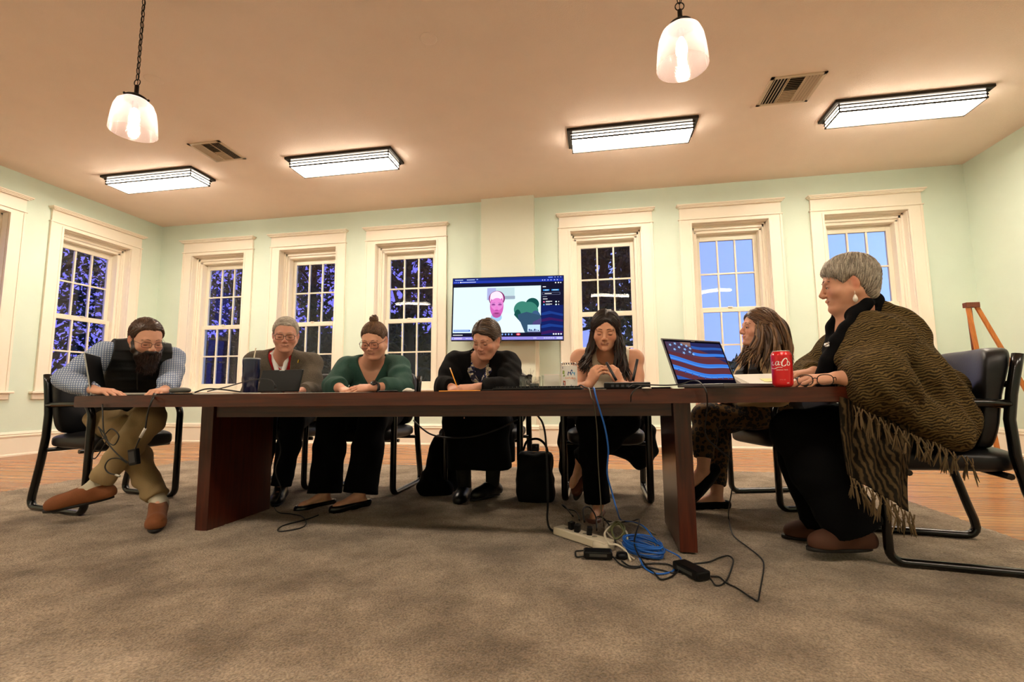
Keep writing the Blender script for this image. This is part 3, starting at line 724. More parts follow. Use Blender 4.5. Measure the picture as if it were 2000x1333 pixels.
def build_sdf(name, sdf, h, m, parent=None, base=None, vary=.0):
    P, F = mesh_sdf(sdf, h)
    me = bpy.data.meshes.new(name); me.vertices.add(len(P)); me.vertices.foreach_set('co', P.astype(f32).ravel())
    me.loops.add(len(F)*4); me.loops.foreach_set('vertex_index', F.astype(np.int32).ravel())
    me.polygons.add(len(F)); me.polygons.foreach_set('loop_start', np.arange(0, len(F)*4, 4, dtype=np.int32)); me.polygons.foreach_set('loop_total', np.full(len(F), 4, dtype=np.int32))
    me.polygons.foreach_set('use_smooth', np.ones(len(F), dtype=bool)); me.update(calc_edges=True); me.validate()
    if base is not None:
        Cc = np.tile(np.array([*lin(base), 1.]), (len(P), 1)); Pf = P.astype(f32)
        for fn, col, soft in sdf.zones:
            a = smooth01(fn(Pf), soft)[:, None]; Cc[:, :3] = Cc[:, :3]*(1-a)+np.array(col)*a
        at_ = me.color_attributes.new('Col', 'FLOAT_COLOR', 'POINT'); at_.data.foreach_set('color', Cc.astype(f32).ravel())
    me.materials.append(m); o = bpy.data.objects.new(name, me); COL.objects.link(o)
    if parent: o.parent = parent
    return o
def strands(name, lines, radii, m, parent=None, cols=None, sides=5, flat=None):
    "many tapering strands, each line an (n,3) array; one mesh for one head of hair"
    Vs, Fs, Cs, base = [], [], [], 0
    for i, L in enumerate(lines):
        L = np.array(L, float); n = len(L); T = np.gradient(L, axis=0); T /= np.linalg.norm(T, axis=1)[:, None]+1e-9
        ref = np.array([.31, .22, .92]); X = np.cross(T, ref); X /= np.linalg.norm(X, axis=1)[:, None]+1e-9; Y = np.cross(X, T)
        r = np.array(radii[i], float); r = np.full(n, r) if r.ndim == 0 else r; a = np.arange(sides)*2*np.pi/sides
        R_ = L[:, None]+r[:, None, None]*(X[:, None]*np.cos(a)[None, :, None]+Y[:, None]*np.sin(a)[None, :, None])
        Vs.append(R_.reshape(-1, 3)); I = base+np.arange(n*sides).reshape(n, sides); J = np.roll(I, -1, 1)
        Fs.append(np.stack([I[:-1], J[:-1], J[1:], I[1:]], -1).reshape(-1, 4)); base += n*sides
        if cols is not None: Cs.append(np.tile(np.array([*cols[i], 1.]), (n*sides, 1)))
    V_, F_ = np.concatenate(Vs), np.concatenate(Fs)
    me = bpy.data.meshes.new(name); me.vertices.add(len(V_)); me.vertices.foreach_set('co', V_.astype(f32).ravel())
    me.loops.add(len(F_)*4); me.loops.foreach_set('vertex_index', F_.astype(np.int32).ravel()); me.polygons.add(len(F_))
    me.polygons.foreach_set('loop_start', np.arange(0, len(F_)*4, 4, dtype=np.int32)); me.polygons.foreach_set('loop_total', np.full(len(F_), 4, dtype=np.int32))
    me.polygons.foreach_set('use_smooth', np.ones(len(F_), dtype=bool)); me.update(calc_edges=True)
    if cols is not None: at_ = me.color_attributes.new('Col', 'FLOAT_COLOR', 'POINT'); at_.data.foreach_set('color', np.concatenate(Cs).astype(f32).ravel())
    me.materials.append(m); o = bpy.data.objects.new(name, me); COL.objects.link(o)
    if parent: o.parent = parent
    return o
class Frame:
    "a local frame: x to the figure's left, y forwards, z up"
    def __init__(s, o, f, u=(0, 0, 1), sc=1.):
        s.o = np.array(o, float); f = nrm(f); x = np.cross(f, u); x = -nrm(x); z = np.cross(x, f)*1.; z = nrm(np.cross(f, np.cross(u, f))); x = np.cross(z, f)*1.
        # right handed: x = f x z gives the figure's right; we want its left
        s.x, s.y, s.z, s.s = nrm(np.cross(z, f)), f, z, sc
        s.M = np.stack([s.x, s.y, s.z], 1)
    def p(s, x, y, z): return s.o+s.s*(s.x*x+s.y*y+s.z*z)
    def d(s, x, y, z): return s.x*x+s.y*y+s.z*z
    def loc(s, P): return ((P-s.o.astype(f32)) @ s.M.astype(f32))/s.s
def turn(f, yaw=0., pitch=0., roll=0.):
    "forward and up vectors after turning a heading (degrees): yaw to the left, pitch down, roll to the left shoulder"
    f = nrm(f); z = np.array([0, 0, 1.]); x = np.cross(z, f); x = nrm(x)
    c, s_ = math.cos(R(yaw)), math.sin(R(yaw)); f = f*c+x*s_; x = nrm(np.cross(z, f))
    c, s_ = math.cos(R(pitch)), math.sin(R(pitch)); f2 = f*c-z*s_; u = z*c+f*s_
    c, s_ = math.cos(R(roll)), math.sin(R(roll)); u = u*c+x*s_
    return nrm(f2), nrm(u)
# ================================================================== PEOPLE
def skin_mat():
    m = mat('skin', 'D9A58A', rough=.5, spec=.35, attr='Col', noise=.05, nscale=60, sss=.12, bump=.04, bscale=400); return m
M_skin = skin_mat()
M_hair = mat('hair', '555555', rough=.42, spec=.5, attr='Col')
M_eye = [mat('eye_white', 'E6DCD2', rough=.2), mat('iris_dark', '2A1A10', rough=.15), mat('lash', '1A100A', rough=.7)]
M_lens = bpy.data.materials.new('spectacle_lens'); M_lens.use_nodes = True
def _lens():
    N, L = M_lens.node_tree.nodes, M_lens.node_tree.links; N.clear(); o = N.new('ShaderNodeOutputMaterial'); t = N.new('ShaderNodeBsdfTransparent'); g = N.new('ShaderNodeBsdfGlossy')
    g.inputs['Roughness'].default_value = .02; x = N.new('ShaderNodeMixShader'); f = N.new('ShaderNodeFresnel'); f.inputs['IOR'].default_value = 1.45; x.inputs[0].default_value = .05
    L.new(t.outputs[0], x.inputs[1]); L.new(g.outputs[0], x.inputs[2]); L.new(x.outputs[0], o.inputs[0])
_lens()

def head(S, F, neck, skin, lips='B4665C', fat=0., male=False, neck_r=.055, age=0.):
    "adds a face to the body solid; F = head frame, origin between the ears; returns nothing"
    p = F.p; M = F.M; s = F.s
    def E_(c, r, k=.014, op='u'): S.ell(p(*c), np.array(r)*s, M, k*s, op)
    def C_(a, b, ra, rb, k=.010, op='u'): S.rc(p(*a), p(*b), ra*s, rb*s, k*s, op)
    S.group(.012)
    E_((0, -.014, .030), (.074+fat*.2, .094, .086)); E_((0, .028, -.008), (.063+fat*.4, .062, .085), .02)
    E_((0, .034, -.058), (.051+fat*.9, .046, .050), .022)
    for q in (-1, 1):
        E_((q*.040, .052, -.034), (.026+fat*.6, .028, .026), .018)                    # cheeks
        C_((q*.056, -.002, -.045), (q*.018, .060, -.098), .020+fat*.7, .016+fat*.3, .022)   # jaw line
    E_((0, .079, -.098), (.020, .017, .016), .014)                                     # chin
    if fat > .006: E_((0, .045, -.105), (.040, .040, .022), .02)
    C_((-.034, .076, .018), (.034, .076, .018), .011, .011, .016)                      # brow
    for q in (-1, 1):
        S.ell(p(q*.032, .096, -.004), np.array((.019, .016, .013))*s, M, .012*s, 's')  # sockets
        S.ell(p(q*.032, .0715, -.004), np.array((.0145, .0145, .0135))*s, M, .004*s)    # lids over the eyeball
    C_((0, .086, .006), (0, .106, -.028), .0070, .0095, .010)                          # nose
    E_((0, .105, -.032), (.0105, .0100, .0090), .006)
    for q in (-1, 1): E_((q*.012, .098, -.037), (.0085, .0105, .008), .006)
    E_((0, .066, -.066), (.037, .026, .026), .014)                                     # muzzle
    C_((-.021, .083, -.0650), (0, .0925, -.0600), .0045, .0055, .006); C_((0, .0925, -.0600), (.021, .083, -.0650), .0055, .0045, .006)
    C_((-.017, .083, -.0715), (.017, .083, -.0715), .0062, .0062, .006)
    S.rc(p(-.025, .088, -.0668), p(.025, .088, -.0668), .0022*s, .0022*s, .004*s, 's')  # mouth line
    for q in (-1, 1):                                                                   # ears
        Me = F.M @ np.array([[math.cos(q*.35), -math.sin(q*.35), 0], [math.sin(q*.35), math.cos(q*.35), 0], [0, 0, 1]])
        S.ell(p(q*.076, -.010, -.010), np.array((.009, .018, .031))*s, Me, .006*s)
        S.ell(p(q*.088, -.002, -.006), np.array((.008, .010, .018))*s, Me, .005*s, 's')
    neck = np.array(neck)
    S.rc(p(0, -.020, -.050), neck, neck_r*s*.97+fat*.5, neck_r*s*1.08+fat, .03); 
    # colour: lips, brows' root, rosy cheeks and nose
    def cap(a, b, r):
        a, b = p(*a).astype(f32), p(*b).astype(f32); ab = b-a; L = float(ab @ ab)
        def fn(P): t = np.clip((P-a) @ ab/L, 0, 1); q = P-a-t[:, None]*ab; return np.sqrt((q*q).sum(1))-r*s
        return fn
    def mixc(c, d, t): a = [int(c[i:i+2], 16) for i in (0, 2, 4)]; b = [int(d[i:i+2], 16) for i in (0, 2, 4)]; return '%02X%02X%02X' % tuple(int(x*(1-t)+y*t) for x, y in zip(a, b))
    ros = mixc(skin, 'C05A4A', .30)
    for q in (-1, 1): S.zone(cap((q*.045, .07, -.032), (q*.038, .085, -.03), .012), ros, .018); S.zone(cap((q*.085, -.01, -.03), (q*.085, -.01, .015), .012), mixc(skin, 'C8604A', .35), .008)
    S.zone(cap((0, .112, -.03), (0, .118, -.036), .006), ros, .008)
    S.zone(cap((-.020, .089, -.0620), (.020, .089, -.0620), .0035), lips, .004); S.zone(cap((-.016, .089, -.0715), (.016, .089, -.0715), .0035), lips, .004)
    S.zone(cap((0, .094, -.0664), (.025, .086, -.0695), .0004), mixc(lips, '401010', .6), .0025); S.zone(cap((-.025, .086, -.0695), (0, .094, -.0664), .0004), mixc(lips, '401010', .6), .0025)
    for q in (-1, 1): S.zone(cap((q*.020, .090, -.006), (q*.044, .080, -.006), .006), mixc(skin, '8A4A3A', .25), .008)

def face_parts(parent, F, brow='3A2618', opening=.0, gaze=(0, -1), browr=.0020, lash='1A100A', lashr=.0011):
    "eyes as thin curved almonds with a lash line, and eyebrows of fine strands"
    s = F.s
    for q in (-1, 1):
        c = np.array((q*.032, .0715, -.004)); rr = np.array((.0150, .0150, .0140)); b = MB(); nx, nz = 14, 6
        def P(az, el): return Vector(F.p(*(c+rr*np.array((math.sin(az)*math.cos(el), math.cos(az)*math.cos(el), math.sin(el))))))
        up = lambda t: -.42+(.30+opening)*math.sqrt(max(0, 1-t*t)) if opening > 0 else -.30-.20*math.sqrt(max(0, 1-t*t))
        lo = lambda t: -.42-.22*math.sqrt(max(0, 1-t*t))
        if opening > 0:
            G = [[b.v(P(.72*(2*i/nx-1)*1.0, lo(2*i/nx-1)+(up(2*i/nx-1)-lo(2*i/nx-1))*j/nz)) for j in range(nz+1)] for i in range(nx+1)]
            for i in range(nx):
                for j in range(nz):
                    t = 2*(i+.5)/nx-1; b.face([G[i][j], G[i+1][j], G[i+1][j+1], G[i][j+1]], 1 if abs(t-gaze[0]*.5) < .36 else 0, True)
        b.tube([P(.78*t, up(t))+Vector(F.d(0, .0006, 0)) for t in np.linspace(-1, 1, 13)], [lashr*(.5+.8*math.sqrt(1-t*t*.9)) for t in np.linspace(-1, 1, 13)], 5, mi=2)
        if opening <= 0: pass
        b.build('eye', M_eye, parent)
        L, rad = [], []; rng = np.random.RandomState(5)
        for i in range(46):
            t = i/45; x = q*(.013+.036*t); z = .0215+.006*math.sin(math.pi*min(1, t*1.1))-.004*t+rng.uniform(-.0012, .0012); y = .0925-.018*t*t-.002
            d = np.array((q*.007, -.002*t, .0025-.004*t)); a = np.array((x, y, z)); L.append([F.p(*a), F.p(*(a+d*.5+(0, .0008, 0))), F.p(*(a+d))]); rad.append(np.array([browr*.5, browr*.45, .0002])*s)
        strands('eyebrow', L, rad, M_hair, parent, cols=[lin(brow)]*len(L), sides=4)

def hair_cap(parent, F, line, color, thick=.010, strandn=420, flow=None, length=.05, rad=.0026, seed=1, lift=.002, grey=None, name='hair', crown=(0, -.014, .030), rr=(.074, .094, .086), skip=None, vary=.28, extra=None, steps=7, flat_top=0., h=.0035, vee=0., x0=0., part=None, jit=.18):
    "hair of the head: a shaped solid trimmed at the hairline, covered in combed strands; line = [(y, lowest z)]"
    S = Sdf(); S.group(); c = np.array(crown); rr = np.array(rr)
    S.ell(F.p(*c), (rr+thick)*F.s, F.M)
    if extra: extra(S, F)
    ys = np.array([a for a, _ in line], float); zs = np.array([b_ for _, b_ in line], float); o_ = np.argsort(ys); ys, zs = ys[o_], zs[o_]
    def zl(q): return np.interp(q[:, 1], ys, zs)-vee*np.clip(np.abs(q[:, 0]-x0)/.06, 0, 1)*np.clip((q[:, 1]-.01)/.03, 0, 1)+.0025*np.sin(q[:, 0]*210+3*np.sin(q[:, 0]*90+seed))
    def edge(P): q = F.loc(P); return (zl(q)-q[:, 2])*F.s
    if part:                                                                     # a parting: a narrow furrow from the forehead back
        aa = [c+(rr+thick)*nrm(np.array((part, math.cos(t), math.sin(t)))) for t in np.linspace(.75, 1.9, 9)]
        for a_, b_ in zip(aa, aa[1:]): S.rc(F.p(*a_), F.p(*b_), .0045*F.s, .0045*F.s, .010*F.s, 's')
    S.ell(F.p(0, -.050, -.020), np.array((.064, .050, .058))*F.s+thick*.5, F.M, .02)
    S.cut(edge, .006)
    if skip: S.cut(lambda P: skip(F.loc(P))*F.s, .006)
    S.disp = lambda P: thick*.75*np.clip(1+edge(P)/.026, 0, 1)**2+.0012*np.sin(P[:, 0]*900+6*np.sin(P[:, 2]*60))*np.cos(P[:, 1]*700+4*np.sin(P[:, 0]*50))
    root = build_sdf(name, S, h, M_hair, parent, base=color)
    rng = np.random.RandomState(seed); L, rad_, cols = [], [], []; base = np.array(lin(color)); g = np.array(lin(grey)) if grey else base
    n = 0
    while n < strandn:
        v = rng.normal(size=3); v /= np.linalg.norm(v); q = c+v*(rr+thick)
        if q[2] < zl(q[None])[0]-.002: continue
        if part and abs((v[0]-part)) < .05 and v[1] > -.3 and v[2] > 0: continue
        if skip and skip(q[None])[0] > 0: continue
        pts = [q]; ln = length*rng.uniform(.6, 1.2); jv = rng.normal(size=3)*jit
        for k in range(steps-1):
            w = (pts[-1]-c)/(rr+thick); nn = w/(rr+thick); nn /= np.linalg.norm(nn)
            f = np.array(flow(pts[-1]), float)
            if np.linalg.norm(f) < .034: break
            f = f+jv; f -= nn*(f @ nn); f /= np.linalg.norm(f)+1e-9
            q2 = pts[-1]+f*ln/(steps-1); w2 = (q2-c)/(rr+thick); q2 = c+(rr+thick)*w2/np.linalg.norm(w2)*(1+lift*(1-abs(2*k/(steps-2)-1))/.08)
            if q2[2] < zl(q2[None])[0]-.006: break
            pts.append(q2)
        if len(pts) < 3: continue
        m_ = len(pts); t = np.linspace(0, 1, m_); L.append([F.p(*a) for a in pts]); rad_.append(rad*F.s*np.sqrt(np.clip(1-(2*t-1)**2*.9, .05, 1)))
        mixf = rng.uniform(0, 1); cc = base*(1-mixf)+g*mixf; cols.append(cc*rng.uniform(1-vary, 1+vary)); n += 1
    A = np.concatenate(L).astype(f32); cc0 = F.p(0, -.02, .01).astype(f32); nn = A-cc0; nn /= np.linalg.norm(nn, axis=1)[:, None]
    for _ in range(3): A = A-nn*(S(A)-.0006)[:, None].clip(-.02, .02)*.9
    k = 0; ph = rng.normal(size=len(L))
    for i in range(len(L)):
        n_ = len(L[i]); t_ = np.linspace(0, 1, n_)[:, None]; L[i] = A[k:k+n_]+nn[k:k+n_]*(lift*.45*np.sin(t_*3.14)*(1+.4*ph[i])); k += n_
    strands('strand', L, rad_, M_hair, root, cols=cols)
    return root

def spectacles(parent, F, col='121012', w=.0265, hgt=.020, cx=.033, z=-.004, y=.1035, r=.0012, rect=.5, rimless=False, lower=True):
    M_rim = mat('rim_'+col, col, rough=.3, metal=.3); b = MB(); s = F.s; sg = lambda v, p: math.copysign(abs(v)**p, v)
    for q in (-1, 1):
        pts = [Vector(F.p(q*cx+w*sg(math.cos(a), rect+.3), y-.006*abs(math.cos(a))*(1 if q*math.cos(a) > 0 else 0), z+hgt*sg(math.sin(a), rect+.35))) for a in np.linspace(0, 2*math.pi, 33)[:-1]]
        b.tube(pts, r*s*(.5 if rimless else 1), 6, closed=True)
        b.tube(spline([F.p(q*(cx+w), y-.006, z+.007), F.p(q*(.068), y-.014, z+.008), F.p(q*.079, .04, z+.006), F.p(q*.081, -.01, z+.004), F.p(q*.078, -.03, z-.012)], 5), r*s*.9, 6)
    b.tube(spline([F.p(-cx+w, y, z+.003), F.p(0, y+.005, z+.008), F.p(cx-w, y, z+.003)], 5), r*s, 6)
    root = b.build('eyeglasses', M_rim, parent)
    for q in (-1, 1):
        b = MB(); pts = [b.v(F.p(q*cx+w*.98*sg(math.cos(a), rect+.3), y-.004*abs(math.cos(a))*(1 if q*math.cos(a) > 0 else 0), z+hgt*.98*sg(math.sin(a), rect+.35))) for a in np.linspace(0, 2*math.pi, 33)[:-1]]; b.face(pts); b.build('lens', M_lens, root)
    return root

def hand(S, wrist, d, back, thumb, curl=(.35, .4, .45, .5), spread=.06, tcurl=.4, sc=1., topen=.6, tdown=.25):
    "a palm and five bent fingers: d = direction of the fingers, back = out of the back of the hand, thumb = towards the thumb side"
    W = np.array(wrist, float); y = nrm(d); z = nrm(np.array(back)-y*np.dot(back, y)); x = np.cross(y, z); x = x*(1 if np.dot(x, thumb) > 0 else -1)
    P = lambda a, b, c: W+sc*(x*a+y*b+z*c)
    S.group(.010)
    kn = [(.028, .088, .004), (.009, .093, .006), (-.010, .088, .004), (-.027, .078, .0)]
    for i, k in enumerate(kn): S.rc(P(k[0]*.55, .012, 0), P(*k), .013*sc, .0115*sc, .014*sc)
    S.rc(P(.012, .02, -.004), P(.028, .06, -.006), .014*sc, .012*sc, .014*sc); S.rc(P(-.012, .02, -.006), P(-.024, .06, -.006), .013*sc, .011*sc, .014*sc)
    ln = [(.040, .025, .020), (.045, .028, .021), (.041, .026, .020), (.032, .020, .018)]; rd = [.0088, .0092, .0086, .0078]
    for i in range(4):
        a = 0.; p = np.array(kn[i]); side = spread*(1.5-i); 
        S.group(.004)
        for j in range(3):
            a += curl[i]*(1., 1.15, .8)[j]; q = p+np.array((math.sin(side)*ln[i][j], math.cos(a)*ln[i][j], -math.sin(a)*ln[i][j]))
            S.rc(P(*p), P(*q), rd[i]*sc*(1-.08*j), rd[i]*sc*(1-.08*(j+1)), .004*sc); p = q
    S.group(.006)
    p0 = np.array((.018, .018, -.006)); p1 = p0+np.array((.026*topen+.008, .034, -.030*tdown)); p2 = p1+np.array((.018*topen, .030, -.02*tcurl)); p3 = p2+np.array((.006*topen-.012*tcurl, .026, -.016*tcurl))
    S.rc(P(*p0), P(*p1), .0145*sc, .0125*sc, .008*sc); S.rc(P(*p1), P(*p2), .0115*sc, .0098*sc, .005*sc); S.rc(P(*p2), P(*p3), .0098*sc, .0082*sc, .004*sc)
    return [P(*p3)]

def fabric_noise(amp, f1=(9, 9, 3), seed=0., amp2=.0):
    a, b_, c = f1; s = seed
    def fn(P):
        x, y, z = P[:, 0], P[:, 1], P[:, 2]
        w = np.sin(x*a*2+s+1.7*np.sin(z*b_+s))*np.sin(y*b_*1.5+z*c*3+1.3*np.sin(x*7+s*2))
        w2 = np.sin((x+y)*31+5*np.sin(z*13+s))*np.sin(z*23+3*np.sin(x*17+y*11))
        return amp*w+amp2*w2
    return fn

def torso(S, J, w=1., belly=0., bust=0., grow=0., k=.04):
    "trunk from hips to shoulders around the posed spine"
    f = nrm(J['face']); pel, che, nk = [np.array(J[q], float) for q in ('pelvis', 'chest', 'neck')]
    shL, shR = np.array(J['shL'], float), np.array(J['shR'], float)
    u1 = nrm(che-pel); x = nrm(shL-shR); x = nrm(x-u1*np.dot(x, u1)); y = nrm(np.cross(x, u1)); y = y*(1 if np.dot(y, f) > 0 else -1)
    M = np.stack([x, y, u1], 1); g = grow
    S.group(.02)
    S.ell(pel, (.165*w+g, .120*w+g, .115+g), M, k)
    S.ell((pel*.6+che*.4)+y*.012, (.142*w+belly*.7+g, .105*w+belly+g, .15+g), M, k)
    S.ell(che-y*.005, (.158*w+g, .108*w+g, .165+g), M, k)
    if bust:
        for q in (-1, 1): S.ell(che+x*q*.075*w+y*(.075*w+bust*.3)-u1*.025, (.068+g, .055+bust+g, .066+g), M, .03)
    for q, sh in ((1, shL), (-1, shR)):
        S.rc(che+u1*.10+x*q*.05, sh, .075*w+g, .060*w+g, k); S.rc(nk+u1*.005, sh+u1*.012, .045+g, .045*w+g, k)
    S.rc(che+u1*.08, nk, .075+g, .05+g, k)
    return M
def arm(S, sh, el, wr, w=1., g=0., rw=.026, k=.02):
    sh, el, wr = map(np.array, (sh, el, wr)); S.group(.02)
    S.rc(sh, sh*.5+el*.5, .056*w+g, .049*w+g, k); S.rc(sh*.5+el*.5, el, .048*w+g, .041*w+g, k)
    m = el*.6+wr*.4; S.rc(el, m, .041*w+g, .040*w+g, k); S.rc(m, wr, .039*w+g, rw+g*.8, k)
def leg(S, hip, kn, an, w=1., g=0., ra=.036, k=.03, flare=0.):
    hip, kn, an = map(np.array, (hip, kn, an)); S.group(.012)
    S.rc(hip, kn, .088*w+g, .060*w+g, k); m = kn*.62+an*.38
    S.rc(kn, m, .056*w+g, .055*w+g+flare*.4, k); S.rc(m, an, .053*w+g+flare*.4, ra+g+flare, k)
def foot(S, an, toe, w=1., g=0.):
    an, toe = np.array(an, float), np.array(toe, float); d = nrm(toe-an); S.group(.01)
    d2 = nrm(np.array([d[0], d[1], 0])); heel = an-d2*.025+np.array([0, 0, -.045])
    S.rc(an, heel, .030+g, .022+g, .02); S.rc(heel, toe-d*.03, .021+g, .019*w+g, .02); S.rc(an+d2*.01, toe-d*.06, .026+g, .017+g, .02); S.rc(toe-d*.05, toe-d*.01, .019*w+g, .014*w+g, .02)
def shoe(name, an, toe, m, parent, w=1., up=(0, 0, 1), low=False, msole=None, color=None, h=.004, topcut=.045):
    "a shoe around the foot: upper, and a sole as its own mesh"
    an, toe = np.array(an, float), np.array(toe, float); u = nrm(up); d = toe-an; d = nrm(d-u*np.dot(d, u)); x = np.cross(d, u)
    heel = an-d*.045-u*.055; tip = an+d*(np.dot(toe-an, d)+.012)-u*.062
    S = Sdf(); S.group()
    S.rc(heel, heel+d*.08, .040*w, .037*w, .02); S.rc(heel+d*.07, tip-d*.045, .037*w, .040*w, .02); S.rc(tip-d*.06, tip-d*.02, .040*w, .031*w, .02)
    if not low: S.rc(an-d*.008-u*.02, heel+d*.02+u*.01, .043*w, .040*w, .02); S.rc(an+d*.02-u*.018, tip-d*.06+u*.004, .041*w, .036*w, .02)
    S.plane(heel-u*.026, -u); S.plane(an-u*(topcut if low else -.005), u)
    if low: S.group(); 
    o = build_sdf(name, S, h, m, parent)
    b = MB(); out = []
    for t in np.linspace(0, 2*math.pi, 36)[:-1]:
        L = np.linalg.norm(tip-heel)/2+.026; c = (heel+tip)/2; ww = .036*w*(1+.10*math.cos(t)); out.append(c+d*L*math.copysign(abs(math.cos(t))**.8, math.cos(t))+x*ww*math.sin(t))
    lo_, hi_ = [b.v(p-u*.036) for p in out], [b.v(p-u*.022) for p in out]; n = len(out)
    b.face(lo_[::-1]); b.face(hi_)
    for i in range(n): b.face([lo_[i], lo_[(i+1) % n], hi_[(i+1) % n], hi_[i]], 0, True)
    b.build('sole', msole or mat('dark_rubber', '15110E', rough=.7), o)
    return o
# ================================================================== THE SEVEN PEOPLE AT THE TABLE
A3 = lambda v: np.array(v, float)
def J_(face, pelvis, shL, shR, up=.045):
    shL, shR, pelvis = A3(shL), A3(shR), A3(pelvis); mid = (shL+shR)/2; u = nrm(mid-pelvis)
    return dict(face=nrm(face), pelvis=pelvis, shL=shL, shR=shR, chest=mid*.70+pelvis*.30, neck=mid+u*up)
def chestframe(J):
    u = nrm(J['neck']-J['pelvis']); x = nrm(J['shL']-J['shR']); x = nrm(x-u*np.dot(x, u)); y = np.cross(u, x)*1.; y = nrm(y); 
    if np.dot(y, J['face']) < 0: y = -y
    F = Frame(J['neck'], y, u); return F
def vcut(S, F, z0, w, top=.3, sharp=.0, k=.004):
    "open a V at the front of a garment: point at z0 below the neck, half width w at the collar (z = 0)"
    def fn(P):
        q = F.loc(P); half = np.clip((q[:, 2]-z0)/(0-z0)*w, -.3, w*1.15)
        return -np.maximum(np.abs(q[:, 0])-half, -(q[:, 1]+.02))*.9
    return S.cut(fn, k)
def neckhole(S, F, r=.062, fwd=.02, z=.0, k=.004):
    a = F.p(0, fwd*.2, z-.02).astype(f32); b_ = F.p(0, fwd*2+.03, z+.16).astype(f32); ab = b_-a; L = float(ab @ ab)
    def fn(P): t = np.clip((P-a) @ ab/L, 0, 1); q = P-a-t[:, None]*ab; return -(np.sqrt((q*q).sum(1))-r)
    return S.cut(fn, k)
def onto(o, px, py, lift=.001):
    "the spot on a garment seen at a pixel"
    d = (CF+CR*((px-1000)/FPX)-CU*((py-666.5)/FPX)).normalized(); ok, p_, n_, _ = o.ray_cast(Vector((0, 0, CAM_Z)), d)
    return p_-d*lift if ok else Vector((0, 0, CAM_Z))+d*3.2
def garment(name, m, parent, J=None, w=1., belly=0., bust=0., grow=.012, arms=(), g=.014, cuffs=True, waist=None, disp=None, h=.0058, fn=None, aw=1., k=.04, cuffback=.0, rw=.03):
    S = Sdf()
    if J is not None: torso(S, J, w, belly, bust, grow, k)
    for sh, el, wr in arms:
        arm(S, sh, el, wr, aw, g, rw)
        if cuffs: d = nrm(A3(wr)-A3(el)); p = A3(wr)-d*cuffback; S.cuts = getattr(S, 'cuts', [])+[(p, d)]
    if fn: fn(S)
    if disp: S.disp = disp
    for p, d in getattr(S, 'cuts', []):
        p, d = V3(p), V3(d)
        S.cut(lambda P, p=p, d=d: np.where(((P-p)**2).sum(1) < .0225, (P-p) @ d, -.05), .003)
    if waist is not None: S.plane((0, 0, waist), (0, 0, -1))
    return build_sdf(name, S, h, m, parent)
def trousers(name, m, parent, J, legs, w=1., grow=.012, g=.014, top=None, flare=0., disp=None, h=.007, ra=.036, hem=.02):
    S = Sdf(); f = nrm(J['face']); pel = J['pelvis']; x = nrm(J['shL']-J['shR']); M = np.stack([x, nrm(np.cross(A3((0, 0, 1)), x)), A3((0, 0, 1))], 1)
    S.group(.03); S.ell(pel, (.168*w+grow, .125*w+grow, .115+grow), M, .04)
    for hp, kn, an in legs: leg(S, hp, kn, an, w, g, ra, .04, flare)
    S.g[0] = (S.g[0][0]+[], .03)
    for hp, kn, an in legs:
        d = nrm(A3(an)-A3(kn)); p, d = V3(A3(an)-d*hem), V3(d); S.cut(lambda P, p=p, d=d: np.where(((P-p)**2).sum(1) < .02, (P-p) @ d, -.05), .003)
    if top is not None: S.plane((0, 0, top), (0, 0, 1))
    S.disp = disp or fabric_noise(.004, (7, 8, 5), pel[0], .002)
    return build_sdf(name, S, h, m, parent)
def body(F, J, skin, arms, legs, feet, hands_, fat=0., w=1., belly=0., bust=0., lips='B4665C', neck_r=.055, h=.0034, aw=1., lw=1., opening=0., extra=None):
    S = Sdf(); torso(S, J, w, belly, bust, 0.)
    head(S, F, J['neck'], skin, lips, fat, neck_r=neck_r)
    for a in arms: arm(S, *a, w=aw)
    for l in legs: leg(S, *l, w=lw)
    for a, t in feet: foot(S, a, t)
    for kw in hands_: hand(S, **kw)
    if extra: extra(S)
    S.g = [(g_, .012 if i == 0 else k) for i, (g_, k) in enumerate(S.g)]
    return build_sdf('person', S, h, M_skin, None, base=skin)
def mat_plaid():
    m = mat('blue_plaid_cotton', 'A8B8CC', rough=.9); N, L = m.node_tree.nodes, m.node_tree.links; b = N['Principled BSDF']; tc = N.new('ShaderNodeTexCoord')
    def w(d, sc, x0, x1):
        mp = N.new('ShaderNodeMapping'); mp.inputs['Rotation'].default_value = (0, 0, -.8); L.new(tc.outputs['Object'], mp.inputs[0])
        t = N.new('ShaderNodeTexWave'); t.bands_direction = d; t.inputs['Scale'].default_value = sc; t.inputs['Distortion'].default_value = .0; t.inputs['Detail Scale'].default_value = .6; L.new(mp.outputs[0], t.inputs['Vector'])
        r = N.new('ShaderNodeMapRange'); r.inputs['From Min'].default_value = x0; r.inputs['From Max'].default_value = x1; L.new(t.outputs['Fac'], r.inputs['Value']); return r
    a, c = w('X', 25, .5, .85), w('Z', 25, .5, .85); mm = N.new('ShaderNodeMath'); mm.operation = 'MAXIMUM'; L.new(a.outputs[0], mm.inputs[0]); L.new(c.outputs[0], mm.inputs[1])
    mx = N.new('ShaderNodeMix'); mx.data_type = 'RGBA'; mx.inputs['A'].default_value = (*lin('BCC8D6'), 1); mx.inputs['B'].default_value = (*lin('66789A'), 1); L.new(mm.outputs[0], mx.inputs['Factor']); L.new(mx.outputs['Result'], b.inputs['Base Color']); return m
